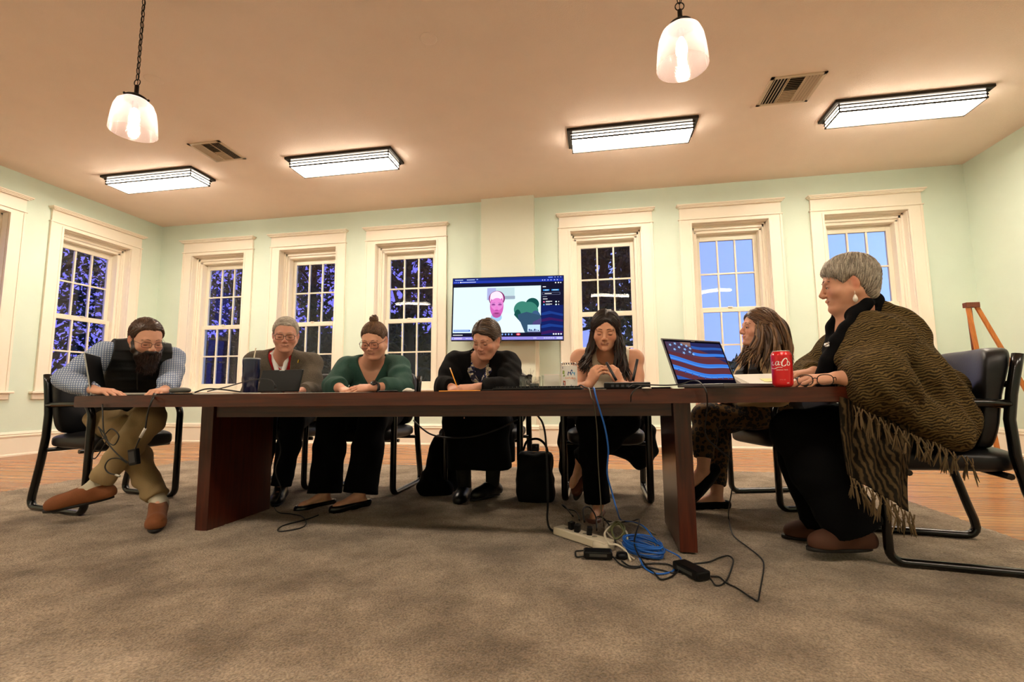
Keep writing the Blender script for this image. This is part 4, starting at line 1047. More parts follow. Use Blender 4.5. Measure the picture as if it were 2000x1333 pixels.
def mat_wave(name, c1, c2, sc=20., dist=6., direction='Z', lo=.4, hi=.7, rough=.95, rot=(0, 0, 0), dsc=1.2, bump=.4):
    m = mat(name, c1, rough=rough, sheen=.0); N, L = m.node_tree.nodes, m.node_tree.links; b = N['Principled BSDF']; b.inputs['Specular IOR Level'].default_value = .15; tc = N.new('ShaderNodeTexCoord')
    mp = N.new('ShaderNodeMapping'); mp.inputs['Rotation'].default_value = rot; L.new(tc.outputs['Object'], mp.inputs[0])
    t = N.new('ShaderNodeTexWave'); t.bands_direction = direction; t.inputs['Scale'].default_value = sc; t.inputs['Distortion'].default_value = dist; t.inputs['Detail'].default_value = 3; t.inputs['Detail Scale'].default_value = dsc; L.new(mp.outputs[0], t.inputs['Vector'])
    r = N.new('ShaderNodeMapRange'); r.inputs['From Min'].default_value = lo; r.inputs['From Max'].default_value = hi; L.new(t.outputs['Fac'], r.inputs['Value'])
    mx = N.new('ShaderNodeMix'); mx.data_type = 'RGBA'; mx.inputs['A'].default_value = (*lin(c1), 1); mx.inputs['B'].default_value = (*lin(c2), 1); L.new(r.outputs[0], mx.inputs['Factor']); L.new(mx.outputs['Result'], b.inputs['Base Color'])
    bp = N.new('ShaderNodeBump'); bp.inputs['Strength'].default_value = bump; bp.inputs['Distance'].default_value = .004; L.new(t.outputs['Fac'], bp.inputs['Height']); L.new(bp.outputs[0], b.inputs['Normal'])
    return m
def mat_spots(name, base, ring, inner, sc=38.):
    m = mat(name, base, rough=.9); N, L = m.node_tree.nodes, m.node_tree.links; b = N['Principled BSDF']; tc = N.new('ShaderNodeTexCoord')
    v = N.new('ShaderNodeTexVoronoi'); v.inputs['Scale'].default_value = sc; v.inputs['Randomness'].default_value = .8; L.new(tc.outputs['Object'], v.inputs['Vector'])
    cr = N.new('ShaderNodeValToRGB'); e = cr.color_ramp.elements; e[0].position = 0; e[0].color = (*lin(inner), 1); e[1].position = .25; e[1].color = (*lin(ring), 1)
    for p_, c in ((.22, inner), (.48, ring), (.52, base)): q = e.new(p_); q.color = (*lin(c), 1)
    L.new(v.outputs['Distance'], cr.inputs[0]); L.new(cr.outputs[0], b.inputs['Base Color']); return m

M_blk = mat('black_shoe_leather', '0E0C0B', rough=.35)
M_blackcloth = mat('black_cloth', '050506', rough=.95, spec=.15, noise=.1, bump=.15, bscale=120)
def locks(parent, F, starts, ends, col, n, seed, rad=.006, wave=.012, name='lock', freq=2.2, mid=None, grey=None, spread=.02):
    rng = np.random.RandomState(seed); L_, r_, c_ = [], [], []; g = np.array(lin(grey or col)); base = np.array(lin(col))
    for i in range(n):
        k = rng.randint(len(starts)); a = A3(starts[k])+rng.normal(size=3)*(.008, .008, .012); e = A3(ends[k])+rng.normal(size=3)*spread*A3((1, .8, 1.6)); m_ = A3(mid[k])+rng.normal(size=3)*.010 if mid else (a+e)/2
        ph = rng.uniform(0, 6.28); t = np.linspace(0, 1, 18)[:, None]; P_ = (1-t)**2*a+2*t*(1-t)*(2*m_-(a+e)/2)+t*t*e
        am = wave*t**1.2*rng.uniform(.5, 1.2); ph2 = 2*np.pi*freq*t; P_ = P_+am*np.concatenate([np.cos(ph2+ph), .7*np.sin(ph2+ph), 0*t], 1)
        L_.append([F.p(*q) for q in P_]); tt = t[:, 0]; r_.append(rad*rng.uniform(.5, 1.1)*np.sqrt(np.clip(1-(tt*1.02)**3, .02, 1))*(.4+.6*np.minimum(1, tt*5))); mf = rng.uniform(0, 1)**1.5; c_.append((base*(1-mf)+g*mf)*rng.uniform(.6, 1.4))
    return strands(name, L_, r_, M_hair, parent, cols=c_, sides=6)

# ---------------------------------------------------------------- 1 the bearded man at the left end
J = J_((.74, -.67, 0), (-3.17, 2.76, .60), at(337, 702, 2.80), at(205, 692, 2.50))
hf, hu = turn((.74, -.67, 0), 22, 24, -4); F = Frame(at(286, 662, 2.56), hf, hu, 1.05)
sR, eR, wR = J['shR'], A3(at(126, 742, 2.33)), A3(at(182, 762, 2.22)); sL, eL, wL = J['shL'], A3(at(334, 742, 2.70)), A3(at(322, 762, 2.45))
hL_, hR_ = A3((-3.10, 2.86, .59)), A3((-3.20, 2.68, .59))
kA, aA = A3(at(292, 818, 2.46)), A3(at(188, 948, 2.36)); kB, aB = A3(at(236, 842, 2.52)), A3(at(310, 985, 2.50))
legs = [(hL_, kA, aA), (hR_, kB, aB)]; tA, tB = A3(at(96, 985, 2.28)), A3(at(304, 1018, 2.26)); tB[2] = .035; aB[2] = .115
H = [dict(wrist=wR, d=(.95, .15, -.12), back=(0, -.1, 1), thumb=(.2, 1, 0), curl=(.2, .25, .3, .35)), dict(wrist=wL, d=(.3, -.9, -.15), back=(0, 0, 1), thumb=(-1, 0, 0))]
man = body(F, J, 'D8A388', [(sR, eR, wR), (sL, eL, wL)], legs, [(aA, tA), (aB, tB)], H, w=1.02, belly=.02, fat=.003)
tag(man, 'bearded man in black vest and plaid shirt at the left end of the table', 'person')
face_parts(man, F, '4A2E1C')
spectacles(man, F, '1A1412', w=.025, hgt=.016, rect=.25)
hair_cap(man, F, [(.12, .098), (.085, .088), (.06, .070), (.045, .05), (.03, .005), (.0, .0), (-.02, -.005), (-.05, -.05), (-.1, -.06)], '3E2716', thick=.010, strandn=700, flow=lambda q: (.5, -.6, -.3) if q[2] > .07 else (0, -.35, -1), length=.03, rad=.0016, grey='5A3A22', lift=.0015, vee=-.012)
# beard
S = Sdf(); S.group()
for q in (-1, 1): S.rc(F.p(q*.071, .012, .010), F.p(q*.067, .012, -.020), .004, .008, .02); S.rc(F.p(q*.066, .012, -.020), F.p(q*.060, .030, -.060), .008, .018, .02); S.rc(F.p(q*.058, .034, -.055), F.p(q*.046, .055, -.085), .020, .028, .03); S.rc(F.p(q*.026, .090, -.050), F.p(q*.006, .098, -.050), .008, .009, .010)
S.ell(F.p(0, .062, -.108), (.060, .046, .055), F.M, .03); S.ell(F.p(0, .070, -.150), (.043, .036, .046), F.M, .03)
S.disp = fabric_noise(.003, (40, 40, 30), 1., .002)
beard = build_sdf('beard', S, .0035, M_hair, man, base='22130B')
rng = np.random.RandomState(4); L_, r_, c_ = [], [], []
for i in range(900):
    a = rng.uniform(-1.35, 1.35); t = rng.uniform(0, 1)
    rx, ry = .064-.020*t, .050-.012*t; z = -.06-.105*t; p0 = np.array((rx*math.sin(a), .058+ry*math.cos(a)*.95, z)); d = np.array((.25*math.sin(a)-p0[0]*4, .25*math.cos(a), -1.)); d /= np.linalg.norm(d); ln = rng.uniform(.02, .04)
    w_ = rng.normal(size=3)*.004; L_.append([F.p(*(p0+d*ln*s_+w_*s_*s_)) for s_ in (0, .35, .7, 1)]); r_.append(np.array([.0012, .0016, .0012, .0003])); c_.append(np.array(lin('2A170D'))*rng.uniform(.6, 1.7))
for i in range(160):
    q = rng.choice([-1, 1]); t = rng.uniform(0, 1); p0 = np.array((q*.004+q*.028*t, .104-.012*t, -.050+rng.uniform(-.004, .004))); d = np.array((q*.8, -.2, -.7)); L_.append([F.p(*(p0+d*.018*s_)) for s_ in (0, .5, 1)]); r_.append(np.array([.0012, .0014, .0003])); c_.append(np.array(lin('2E1A0E'))*rng.uniform(.7, 1.6))
strands('strand', L_, r_, M_hair, beard, cols=c_, sides=4)
shirt = garment('plaid_shirt', mat_plaid(), man, J, 1.02, .02, grow=.010, arms=[(sR, eR, wR), (sL, eL, wL)], g=.016, disp=fabric_noise(.005, (14, 12, 9), 2., .003), cuffback=.01, aw=1.05, rw=.030, fn=lambda S: (neckhole(S, chestframe(J), .056), S.group(.01)))
Fc = chestframe(J)
S = Sdf(); torso(S, J, 1.02, .02, 0, .032); S.group(.02); S.rc(Fc.p(-.05, .0, .02), Fc.p(-.045, -.01, .06), .030, .022, .02); S.rc(Fc.p(.05, .0, .02), Fc.p(.045, -.01, .06), .030, .022, .02); S.rc(Fc.p(-.04, -.05, .05), Fc.p(.04, -.05, .05), .025, .025, .02)
S.disp = lambda P: (-.0045*np.abs(np.sin((P[:, 2])*math.pi/.062))**6 + fabric_noise(.003, (16, 16, 5), 3.)(P))
for sh, sg_ in ((sL, 1), (sR, -1)): S.plane(A3(sh)+Fc.d(-sg_*.022, 0, 0), Fc.d(sg_, 0, .05))
neckhole(S, Fc, .064, .03, .01)
S.plane((0, 0, .56), (0, 0, -1))
vest = build_sdf('quilted_vest', S, .0045, mat('black_nylon', '080A0A', rough=.6, spec=.3, noise=.15, bump=.15, bscale=90), man)
b = MB(); b.tube([onto(vest, 268, y_) for y_ in (722, 732, 742, 752, 762)], .0035, 6); b.rbox(onto(vest, 269, 726), (.008, .008, .022)); b.build('zip', mat('zip_metal', '4A4A46', rough=.3, metal=.8), vest)
b = MB(); lg = [(onto(vest, x_, 709-(x_-296)*.04-1.2), onto(vest, x_, 709-(x_-296)*.04+1.2)) for x_ in range(296, 314, 3)]; lv = [(b.v(u_), b.v(w_)) for u_, w_ in lg]; [b.face([a0_, a1_, c1_, c0_]) for (a0_, a1_), (c0_, c1_) in zip(lv, lv[1:])]; b.build('chest_logo', mat('logo_grey', 'AEB4BC'), vest)
M_khaki = mat('khaki_twill', '97805A', rough=.9, noise=.08, nscale=12, bump=.25, bscale=200)
trousers('khaki_trousers', M_khaki, man, J, legs, 1.02, g=.022, disp=fabric_noise(.007, (15, 17, 12), 1., .004), ra=.040, hem=.03)
M_sock = mat('pale_sock', 'C4BCA6', rough=1, bump=.3, bscale=300)
for a, k, t_ in ((aA, kA, tA), (aB, kB, tB)):
    S = Sdf(); S.group(); d = nrm(A3(k)-A3(a)); S.rc(A3(a)-d*.02, A3(a)+d*.09, .043, .046); S.rc(A3(a)-d*.01, A3(a)*.4+A3(t_)*.6+A3((0, 0, -.01)), .036, .026, .02); build_sdf('sock', S, .004, M_sock, man)
M_suede = mat('brown_suede', '7A4520', rough=.85, noise=.12, nscale=30, bump=.2, bscale=200)
shoe('slip_on_shoe', aA, tA, M_suede, man, 1.1, up=nrm(A3((-.1, -.25, 1)))); shoe('slip_on_shoe', aB, tB, M_suede, man, 1.1)

# ---------------------------------------------------------------- 2 the man in the tweed jacket
J = J_((.45, -.89, 0), (-2.44, 3.60, .60), at(606, 712, 3.36), at(502, 710, 3.22), .055)
hf, hu = turn((.57, -.82, 0), -2, 14, 0); F = Frame(at(558, 654, 3.16), hf, hu, 1.06)
sR, eR, wR = J['shR'], A3(at(490, 768, 3.12)), A3(at(530, 762, 2.92)); sL, eL, wL = J['shL'], A3(at(612, 768, 3.22)), A3(at(588, 764, 2.95))
kR, aR = A3(at(520, 830, 3.08)), A3(at(505, 948, 3.05)); kL, aL = A3(at(572, 826, 3.12)), A3(at(549, 950, 3.06))
legs = [((-2.36, 3.56, .59), kL, aL), ((-2.54, 3.54, .59), kR, aR)]; tL, tR = aL+A3((.08, -.16, -.05)), aR+A3((.03, -.17, -.05))
H = [dict(wrist=wR, d=(.6, -.75, -.1), back=(0, 0, 1), thumb=(1, 0, 0)), dict(wrist=wL, d=(-.3, -.9, -.15), back=(0, 0, 1), thumb=(-1, 0, 0))]
p = body(F, J, 'D39A82', [(sR, eR, wR), (sL, eL, wL)], legs, [(aL, tL), (aR, tR)], H, w=1.0, belly=.015, fat=.004, lips='B07468')
tag(p, 'white haired man with glasses in grey tweed jacket over red sweater behind the tumbler', 'person')
face_parts(p, F, '9A8A7C'); spectacles(p, F, '2A1E1A', w=.0265, hgt=.0185, rect=.2, r=.0016)
hair_cap(p, F, [(.12, .088), (.085, .080), (.06, .064), (.045, .045), (.03, .005), (.0, .0), (-.02, -.005), (-.05, -.05), (-.1, -.06)], 'A89E90', thick=.009, strandn=800, flow=lambda q: (.7, -.3, -.3) if q[2] > .07 else (0, -.3, -1), length=.035, rad=.0016, grey='D8D2C6', lift=.002, vee=-.012)
Fc = chestframe(J)
def tweed():
    m = mat('grey_tweed', '6E6456', rough=1, color2='4C453B', nscale=260, bump=.35, bscale=260); return m
S = Sdf(); torso(S, J, 1., .015, 0, .016); S.disp = fabric_noise(.002, (12, 12, 8)); vcut(S, Fc, -.055, .052); S.plane((0, 0, .55), (0, 0, -1)); build_sdf('red_sweater', S, .005, mat('red_knit', 'B0141E', rough=.95, bump=.3, bscale=220), p)
S = Sdf(); torso(S, J, .99, .010, 0, .001); S.group(.01)
for q in (-1, 1): S.rc(Fc.p(q*.060, .012, .045), Fc.p(q*.024, .100, -.040), .016, .015, .01); S.rc(Fc.p(q*.060, .012, .045), Fc.p(q*.035, -.045, .055), .016, .014, .01)
S.plane(Fc.p(0, 0, -.25), Fc.d(0, 0, -1)); neckhole(S, Fc, .049, .02, .02); build_sdf('white_shirt', S, .004, mat('white_cotton', 'E8E6E4', rough=.85), p)
def jk(S):
    S.group(.006)
    for q in (-1, 1):
        S.rc(Fc.p(q*.085, .03, .02), Fc.p(q*.098, .105, -.12), .016, .020, .01); S.rc(Fc.p(q*.098, .105, -.12), Fc.p(q*.03, .128, -.33), .018, .010, .01); S.rc(Fc.p(q*.07, -.02, .03), Fc.p(q*.085, .03, .02), .016, .016, .01)
    vcut(S, Fc, -.36, .072)
jac = garment('tweed_jacket', tweed(), p, J, 1., .02, grow=.030, arms=[(sR, eR, wR), (sL, eL, wL)], g=.024, disp=fabric_noise(.005, (12, 12, 7), 5., .002), fn=jk, waist=.52, aw=1.05, cuffback=.02)
b = MB(); c = onto(jac, 583, 706); b.rbox(c, (.009, .008, .024), (0, .2, 0)); b.build('lapel_pin', mat('gold', 'D8B050', rough=.2, metal=1), jac)
M_navy = mat('navy_wool', '080A12', rough=.95, spec=.2, bump=.2, bscale=200)
trousers('navy_trousers', M_navy, p, J, legs, 1., g=.020, ra=.045, hem=.0)
shoe('black_shoe', aL, tL, M_blk, p); shoe('black_shoe', aR, tR, M_blk, p)

# ---------------------------------------------------------------- 3 the woman in the green sweater
J = J_((.05, -1, 0), (-1.71, 3.56, .60), at(778, 717, 3.36), at(680, 719, 3.30), .05)
hf, hu = turn((0, -1, 0), 4, 26, 0); F = Frame(at(731, 664, 3.16), hf, hu, 1.06)
sR, eR, wR = J['shR'], A3(at(650, 754, 3.10)), A3(at(668, 760, 2.93)); sL, eL, wL = J['shL'], A3(at(786, 760, 3.10)), A3(at(727, 757, 2.88))
kR, aR = A3(at(648, 822, 3.08)), A3(at(634, 966, 2.98)); kL, aL = A3(at(728, 822, 3.08)), A3(at(703, 966, 2.95))
legs = [((-1.61, 3.54, .59), kL, aL), ((-1.81, 3.54, .59), kR, aR)]; tL, tR = aL+A3((-.09, -.17, -.055)), aR+A3((-.08, -.17, -.055))
H = [dict(wrist=wR, d=(.75, -.6, -.22), back=(.0, -.2, 1), thumb=(.6, .8, 0), curl=(.3, .35, .35, .4), spread=.12), dict(wrist=wL, d=(-.98, -.1, -.08), back=(0, -.5, .85), thumb=(0, 1, .2), curl=(.12, .15, .2, .25), spread=.04)]
p = body(F, J, 'DDA488', [(sR, eR, wR), (sL, eL, wL)], legs, [(aL, tL), (aR, tR)], H, w=1.10, belly=.05, bust=.045, fat=.012, neck_r=.058, aw=1.15, lw=1.1, lips='B86E66')
tag(p, 'woman with hair bun and glasses in dark green sweater, hands on the table', 'person')
face_parts(p, F, '5A3A26'); spectacles(p, F, '16181E', w=.0285, hgt=.0215, rect=.2, r=.0017)
line_f = [(.12, .085), (.08, .078), (.06, .062), (.045, .040), (.03, .01), (.01, .012), (-.015, .01), (-.03, -.02), (-.06, -.05), (-.1, -.065)]
hc = hair_cap(p, F, line_f, '4E3624', thick=.008, strandn=700, flow=lambda q: A3((0, -.055, .115))-q, length=.085, rad=.0016, grey='7A5838', lift=.001, jit=.04, vee=.012)
L_, r_, c_ = [], [], []; rng = np.random.RandomState(2); c0 = A3((0, -.045, .128))
for i in range(46):
    a0 = rng.uniform(0, 6.28); tilt = rng.uniform(-1.1, 1.1); rr_ = .026*math.cos(tilt*.8); t = np.linspace(0, rng.uniform(2.5, 5), 16)
    L_.append([F.p(*(c0+A3((rr_*math.cos(a0+s_), rr_*math.sin(a0+s_)*.9, .022*math.sin(tilt)+.008*math.sin(3*s_+i))))) for s_ in t]); r_.append(.0055*np.sin(np.linspace(.25, 2.9, 16))); c_.append(np.array(lin('5E4029'))*rng.uniform(.6, 1.5))
strands('hair_bun', L_, r_, M_hair, p, cols=c_)
Fc = chestframe(J)
M_green = mat('green_knit', '294C42', rough=.95, noise=.08, nscale=8, bump=.35, bscale=180)
g3 = garment('green_sweater', M_green, p, J, 1.10, .05, .045, grow=.014, arms=[(sR, eR, wR), (sL, eL, wL)], g=.024, disp=fabric_noise(.006, (12, 14, 9), 3., .003), aw=1.15, cuffback=.075, rw=.034, waist=.52,
        fn=lambda S: vcut(S, Fc, -.155, .085))
trousers('wide_black_trousers', M_blackcloth, p, J, legs, 1.12, g=.022, flare=.045, ra=.042, hem=.005, top=.70)
M_flat = mat('black_patent', '09090A', rough=.25)
shoe('flat_shoe', aL, tL, M_flat, p, .95, low=True, topcut=.040); shoe('flat_shoe', aR, tR, M_flat, p, .95, low=True, topcut=.040)
d = nrm(wL-eL); b = MB(); c = wL-d*.025; Mw = Matrix.Translation(c) @ Vector(d).to_track_quat('Z', 'Y').to_matrix().to_4x4()
b.M = Mw; b.lathe([(.034, -.010), (.037, -.010), (.037, .010), (.034, .010)], n=24); wt_ = b.build('smartwatch', mat('watch_band', '14161A', rough=.5), p)
b = MB(); b.M = Matrix.Translation(c+A3((0, -.026, .028))) @ Matrix.Rotation(R(42), 4, 'X'); b.lathe([(0, -.004), (.021, -.004), (.022, 0), (.020, .006), (0, .006)], n=28); b.build('watch_face', mat('watch_glass', '0A0C10', rough=.08), wt_)

# ---------------------------------------------------------------- 4 the woman writing with a pencil
J = J_((-.08, -1, 0), (-.85, 3.60, .60), at(992, 712, 3.33), at(890, 712, 3.30), .05)
hf, hu = turn((.1, -1, 0), -24, 27, 4); F = Frame(at(950, 662, 3.16), hf, hu, 1.07)
sR, eR, wR = J['shR'], A3(at(868, 756, 3.12)), A3(at(882, 757, 2.93)); sL, eL, wL = J['shL'], A3(at(1000, 758, 3.12)), A3(at(930, 757, 2.88))
kR, aR = A3(at(898, 824, 3.10)), A3(at(908, 950, 3.30)); kL, aL = A3(at(966, 824, 3.10)), A3(at(962, 942, 3.34))
legs = [((-.76, 3.54, .59), kL, aL), ((-.96, 3.54, .59), kR, aR)]; tL, tR = aL+A3((-.09, -.15, -.055)), aR+A3((.0, -.17, -.055))
H = [dict(wrist=wR, d=(.5, -.8, -.2), back=(-.3, -.2, 1), thumb=(.9, .2, .3), curl=(.7, .8, .85, .9), sc=1.05, tcurl=.7, spread=.02), dict(wrist=wL, d=(-.9, -.35, -.1), back=(.1, -.4, .9), thumb=(0, 1, .2), curl=(.35, .4, .5, .6), sc=1.05, spread=.03)]
p = body(F, J, 'D49C82', [(sR, eR, wR), (sL, eL, wL)], legs, [(aL, tL), (aR, tR)], H, w=1.12, belly=.05, bust=.03, fat=.009, neck_r=.056, aw=1.15, lips='A8685E')
tag(p, 'woman in black cardigan and patterned scarf writing with a pencil below the television', 'person')
face_parts(p, F, '6A5242'); spectacles(p, F, '8A7A6A', w=.026, hgt=.017, rect=.3, rimless=True)
line_s = [(.12, .080), (.085, .072), (.065, .058), (.05, .030), (.035, -.005), (.01, -.002), (-.02, -.01), (-.04, -.06), (-.1, -.075)]
hair_cap(p, F, line_s, '33241A', thick=.012, strandn=800, flow=lambda q: (1.2 if q[0] > -.01 else -.9, -.9, -.7), length=.065, rad=.0018, grey='6E5A48', lift=.003, vee=.014, x0=-.012, part=-.14)
Fc = chestframe(J)
S = Sdf(); torso(S, J, 1.12, .05, .03, .008); S.plane((0, 0, .55), (0, 0, -1)); neckhole(S, Fc, .07, .03); build_sdf('navy_blouse', S, .006, mat('navy_print', '15183A', rough=.8, color2='0B0C18', nscale=40), p)
garment('black_cardigan', mat('black_knit', '080707', spec=.2, rough=.95, noise=.12, bump=.3, bscale=160), p, J, 1.12, .05, .03, grow=.022, arms=[(sR, eR, wR), (sL, eL, wL)], g=.026, disp=fabric_noise(.006, (12, 14, 9), 7., .003), aw=1.12, cuffback=.005, rw=.032, waist=.50, fn=lambda S: vcut(S, Fc, -.42, .062))
def scarf_mat():
    m = mat('scarf_print', '1C2250', rough=.8); N, L = m.node_tree.nodes, m.node_tree.links; b = N['Principled BSDF']; tc = N.new('ShaderNodeTexCoord'); v = N.new('ShaderNodeTexNoise'); v.inputs['Scale'].default_value = 42; v.inputs['Detail'].default_value = 1; L.new(tc.outputs['Object'], v.inputs['Vector'])
    cr = N.new('ShaderNodeValToRGB'); cr.color_ramp.interpolation = 'CONSTANT'; e = cr.color_ramp.elements; e[0].position = 0; e[0].color = (*lin('15152A'), 1); e[1].position = .44; e[1].color = (*lin('23296A'), 1)
    for p_, c in ((.5, 'C9BBA2'), (.58, '1A1A24'), (.63, 'B8A888')): q = e.new(p_); q.color = (*lin(c), 1)
    L.new(v.outputs['Fac'], cr.inputs[0]); L.new(cr.outputs[0], b.inputs['Base Color']); return m
S = Sdf(); S.group(.012)
S.chain([Fc.p(-.045, -.06, .035), Fc.p(-.075, .0, .02), Fc.p(-.066, .075, -.04), Fc.p(-.035, .115, -.10), Fc.p(-.004, .140, -.145)], [.022, .026, .027, .022, .019], .015)
S.chain([Fc.p(.045, -.06, .035), Fc.p(.075, .0, .02), Fc.p(.066, .075, -.04), Fc.p(.035, .115, -.10), Fc.p(.004, .140, -.145)], [.022, .026, .027, .022, .019], .015)
S.rc(Fc.p(-.045, -.06, .035), Fc.p(.045, -.06, .035), .022, .022, .015); S.group(.01)
S.chain([Fc.p(0, .142, -.15), Fc.p(-.025, .150, -.21), Fc.p(-.05, .155, -.30)], [.018, .026, .032], .01); S.chain([Fc.p(0, .142, -.15), Fc.p(.02, .150, -.21), Fc.p(.03, .16, -.31)], [.018, .026, .032], .01)
S.disp = fabric_noise(.004, (30, 30, 22), 0., .003); sc_ = build_sdf('scarf', S, .0045, scarf_mat(), p)
b = MB(); b.lathe([(.018, -.008), (.022, 0), (.018, .008)], n=20); rg = b.build('scarf_ring', mat('rose_gold', 'C08A6A', rough=.3, metal=.8), sc_); rg.location = Fc.p(0, .150, -.155); rg.rotation_euler = (.3, 0, 0)
S = Sdf(); S.group(.02); S.ell(J['pelvis'], (.20, .16, .13), None, .05); 
for q in (-1, 1): S.rc((-.85+q*.11, 3.52, .57), (-.80+q*.13, 3.12, .55), .105, .085, .06)
S.rc((-.80, 3.5, .50), (-.80, 3.2, .50), .09, .09, .06)
for q in (-1, 1): S.rc((-.80+q*.13, 3.12, .54), (-.79+q*.12, 3.16, .26), .085, .10, .07); S.rc((-.82+q*.12, 3.45, .48), (-.80+q*.12, 3.36, .26), .10, .10, .08)
S.rc((-.80, 3.16, .50), (-.79, 3.2, .26), .09, .12, .07); S.plane((0, 3.2, .25), (0, .08, -1)); S.disp = fabric_noise(.007, (14, 10, 2), 2.); build_sdf('long_black_skirt', S, .007, M_blackcloth, p)
S = Sdf(); S.group()
for k_, a_ in ((kL, aL), (kR, aR)): S.rc(k_*.5+a_*.5, a_+A3((0, 0, -.02)), .056, .046)
S.plane(aL-A3((0, 0, .035)), (0, 0, -1)); build_sdf('dark_stockings', S, .005, mat('charcoal_stocking', '14120F', rough=.9), p)
shoe('black_laced_shoe', aL, tL, M_blk, p, 1.05); shoe('black_laced_shoe', aR, tR, M_blk, p, 1.05)

# ---------------------------------------------------------------- 5 the woman in the cream sleeveless top
J = J_((0, -1, 0), (.05, 3.48, .60), at(1238, 702, 3.12), at(1133, 702, 3.12), .055)
hf, hu = turn((0, -1, 0), -6, 20, 3); F = Frame(at(1183, 645, 2.98), hf, hu, 1.0)
sR, eR, wR = J['shR'], A3(at(1124, 766, 3.02)), A3(at(1150, 752, 2.76)); sL, eL, wL = J['shL'], A3(at(1246, 766, 3.02)), A3(at(1214, 752, 2.76))
kR, aR = A3(at(1152, 826, 2.98)), A3(at(1168, 985, 2.98)); kL, aL = A3(at(1225, 822, 3.0)), A3(at(1135, 900, 3.12))
legs = [((.14, 3.46, .59), kL, aL), ((-.05, 3.46, .59), kR, aR)]; tL, tR = aL+A3((-.06, -.10, -.15)), aR+A3((-.03, -.19, -.05))
H = [dict(wrist=wR, d=(.42, -.25, .75), back=(-.6, -.75, .2), thumb=(.5, .6, .3), curl=(.75, .7, .65, .6), sc=.95, tcurl=.6, spread=.03), dict(wrist=wL, d=(-.42, -.25, .75), back=(.6, -.75, .2), thumb=(-.5, .6, .3), curl=(.75, .7, .65, .6), sc=.95, tcurl=.6, spread=.03)]
p = body(F, J, 'D9A080', [(sR, eR, wR), (sL, eL, wL)], legs, [(aL, tL), (aR, tR)], H, w=.98, bust=.03, fat=.001, neck_r=.045, aw=.98, lips='A04C48', h=.003)
tag(p, 'woman with long dark wavy hair in cream sleeveless top, looking at her hands', 'person')
face_parts(p, F, '1E120C', browr=.0026, lashr=.0016)
Fc = chestframe(J)
S = Sdf(); torso(S, J, .98, 0, .03, .008)
for sh, sg_ in ((sL, 1), (sR, -1)): S.plane(A3(sh)+Fc.d(-sg_*.040, 0, 0), Fc.d(sg_, 0, -.10))
neckhole(S, Fc, .066, .035, -.015); S.plane((0, 0, .62), (0, 0, -1)); S.disp = fabric_noise(.002, (15, 15, 9)); build_sdf('cream_top', S, .004, mat('cream_rib', 'E6DCC4', rough=.9, bump=.3, bscale=150, stretch=(8, 8, .5)), p)
M_dk = '1E1410'
line_l = [(.12, .080), (.085, .074), (.065, .062), (.052, .045), (.042, .0), (.03, -.03), (0, -.08), (-.1, -.10)]
hc = hair_cap(p, F, line_l, '1C120E', thick=.013, strandn=800, flow=lambda q: (1.3 if q[0] > .012 else -1.3, -.4, -.8-5*abs(q[0])), length=.08, rad=.0018, grey='3A241A', lift=.003, vee=.040, x0=.012, part=.14)
st = [(-.075, .02, .02), (-.080, .0, -.02), (-.075, .035, -.01), (-.07, -.03, 0), (.075, .02, .02), (.080, 0, -.02), (.075, .035, -.01), (.07, -.03, 0)]
md = [(-.092, .02, -.12), (-.10, .01, -.13), (-.082, .045, -.11), (-.085, -.04, -.13), (.090, .03, -.12), (.10, .01, -.13), (.078, .055, -.11), (.085, -.03, -.13)]
en = [(-.145, .05, -.235), (-.165, .03, -.22), (-.13, .08, -.23), (-.11, -.02, -.24), (.105, .11, -.27), (.13, .06, -.26), (.075, .12, -.29), (.12, .0, -.25)]
locks(p, F, st, en, '170E0B', 190, 6, rad=.0085, wave=.013, mid=md, grey='3A2319', spread=.014, name='wavy_hair')
b = MB(); pts = [Fc.p(x_, .062+.012*math.cos(x_*22), .012-.050*math.cos(x_*20)) for x_ in np.linspace(-.06, .06, 15)]; b.tube(pts, .0012, 5); b.tube([q+A3(Fc.d(0, .006, -.016)) for q in map(A3, pts[4:11])], .0012, 5); b.build('necklace', mat('thin_gold', 'E0C078', rough=.2, metal=1), p)
b = MB(); 
for q in (-1, 1): b.sphere(F.p(q*.081, .006, -.047), .0045, 8)
trousers('black_trousers', M_blackcloth, p, J, legs, .96, g=.020, flare=.016, ra=.042, hem=.01, top=.72)
M_tan = mat('dark_tan_leather', '5A2A16', rough=.5); shoe('tan_pump', aR, tR, M_tan, p, .9, low=True, topcut=.042); shoe('tan_pump', aL, tL, M_tan, p, .9, up=nrm(A3((-.3, -.8, .55))), low=True, topcut=.042)

# ---------------------------------------------------------------- 6 the woman with long brown hair
J = J_((-.95, -.3, 0), (1.17, 3.50, .60), at(1512, 712, 3.18), at(1478, 704, 3.50), .055)
hf, hu = turn((-1, -.10, 0), 0, -4, 0); F = Frame(at(1482, 641, 3.18), hf, hu, 1.0)
sR, eR, wR = J['shR'], A3((.93, 3.58, .74)), A3((.76, 3.42, .70)); sL, eL, wL = J['shL'], A3((1.06, 3.10, .71)), A3((.84, 3.20, .69))
kA, aA = A3(at(1378, 812, 3.22)), A3(at(1374, 915, 3.14)); kB, aB = A3(at(1402, 826, 3.42)), A3(at(1400, 968, 3.26))
legs = [((1.14, 3.38, .59), kA, aA), ((1.12, 3.60, .59), kB, aB)]; tA, tB = aA+A3((-.13, -.05, -.13)), aB+A3((-.17, -.04, -.055))
H = [dict(wrist=wL, d=(-.9, .3, -.15), back=(0, 0, 1), thumb=(0, 1, .3), sc=.95), dict(wrist=wR, d=(-.8, -.45, -.1), back=(0, 0, 1), thumb=(0, -1, .3), sc=.95)]
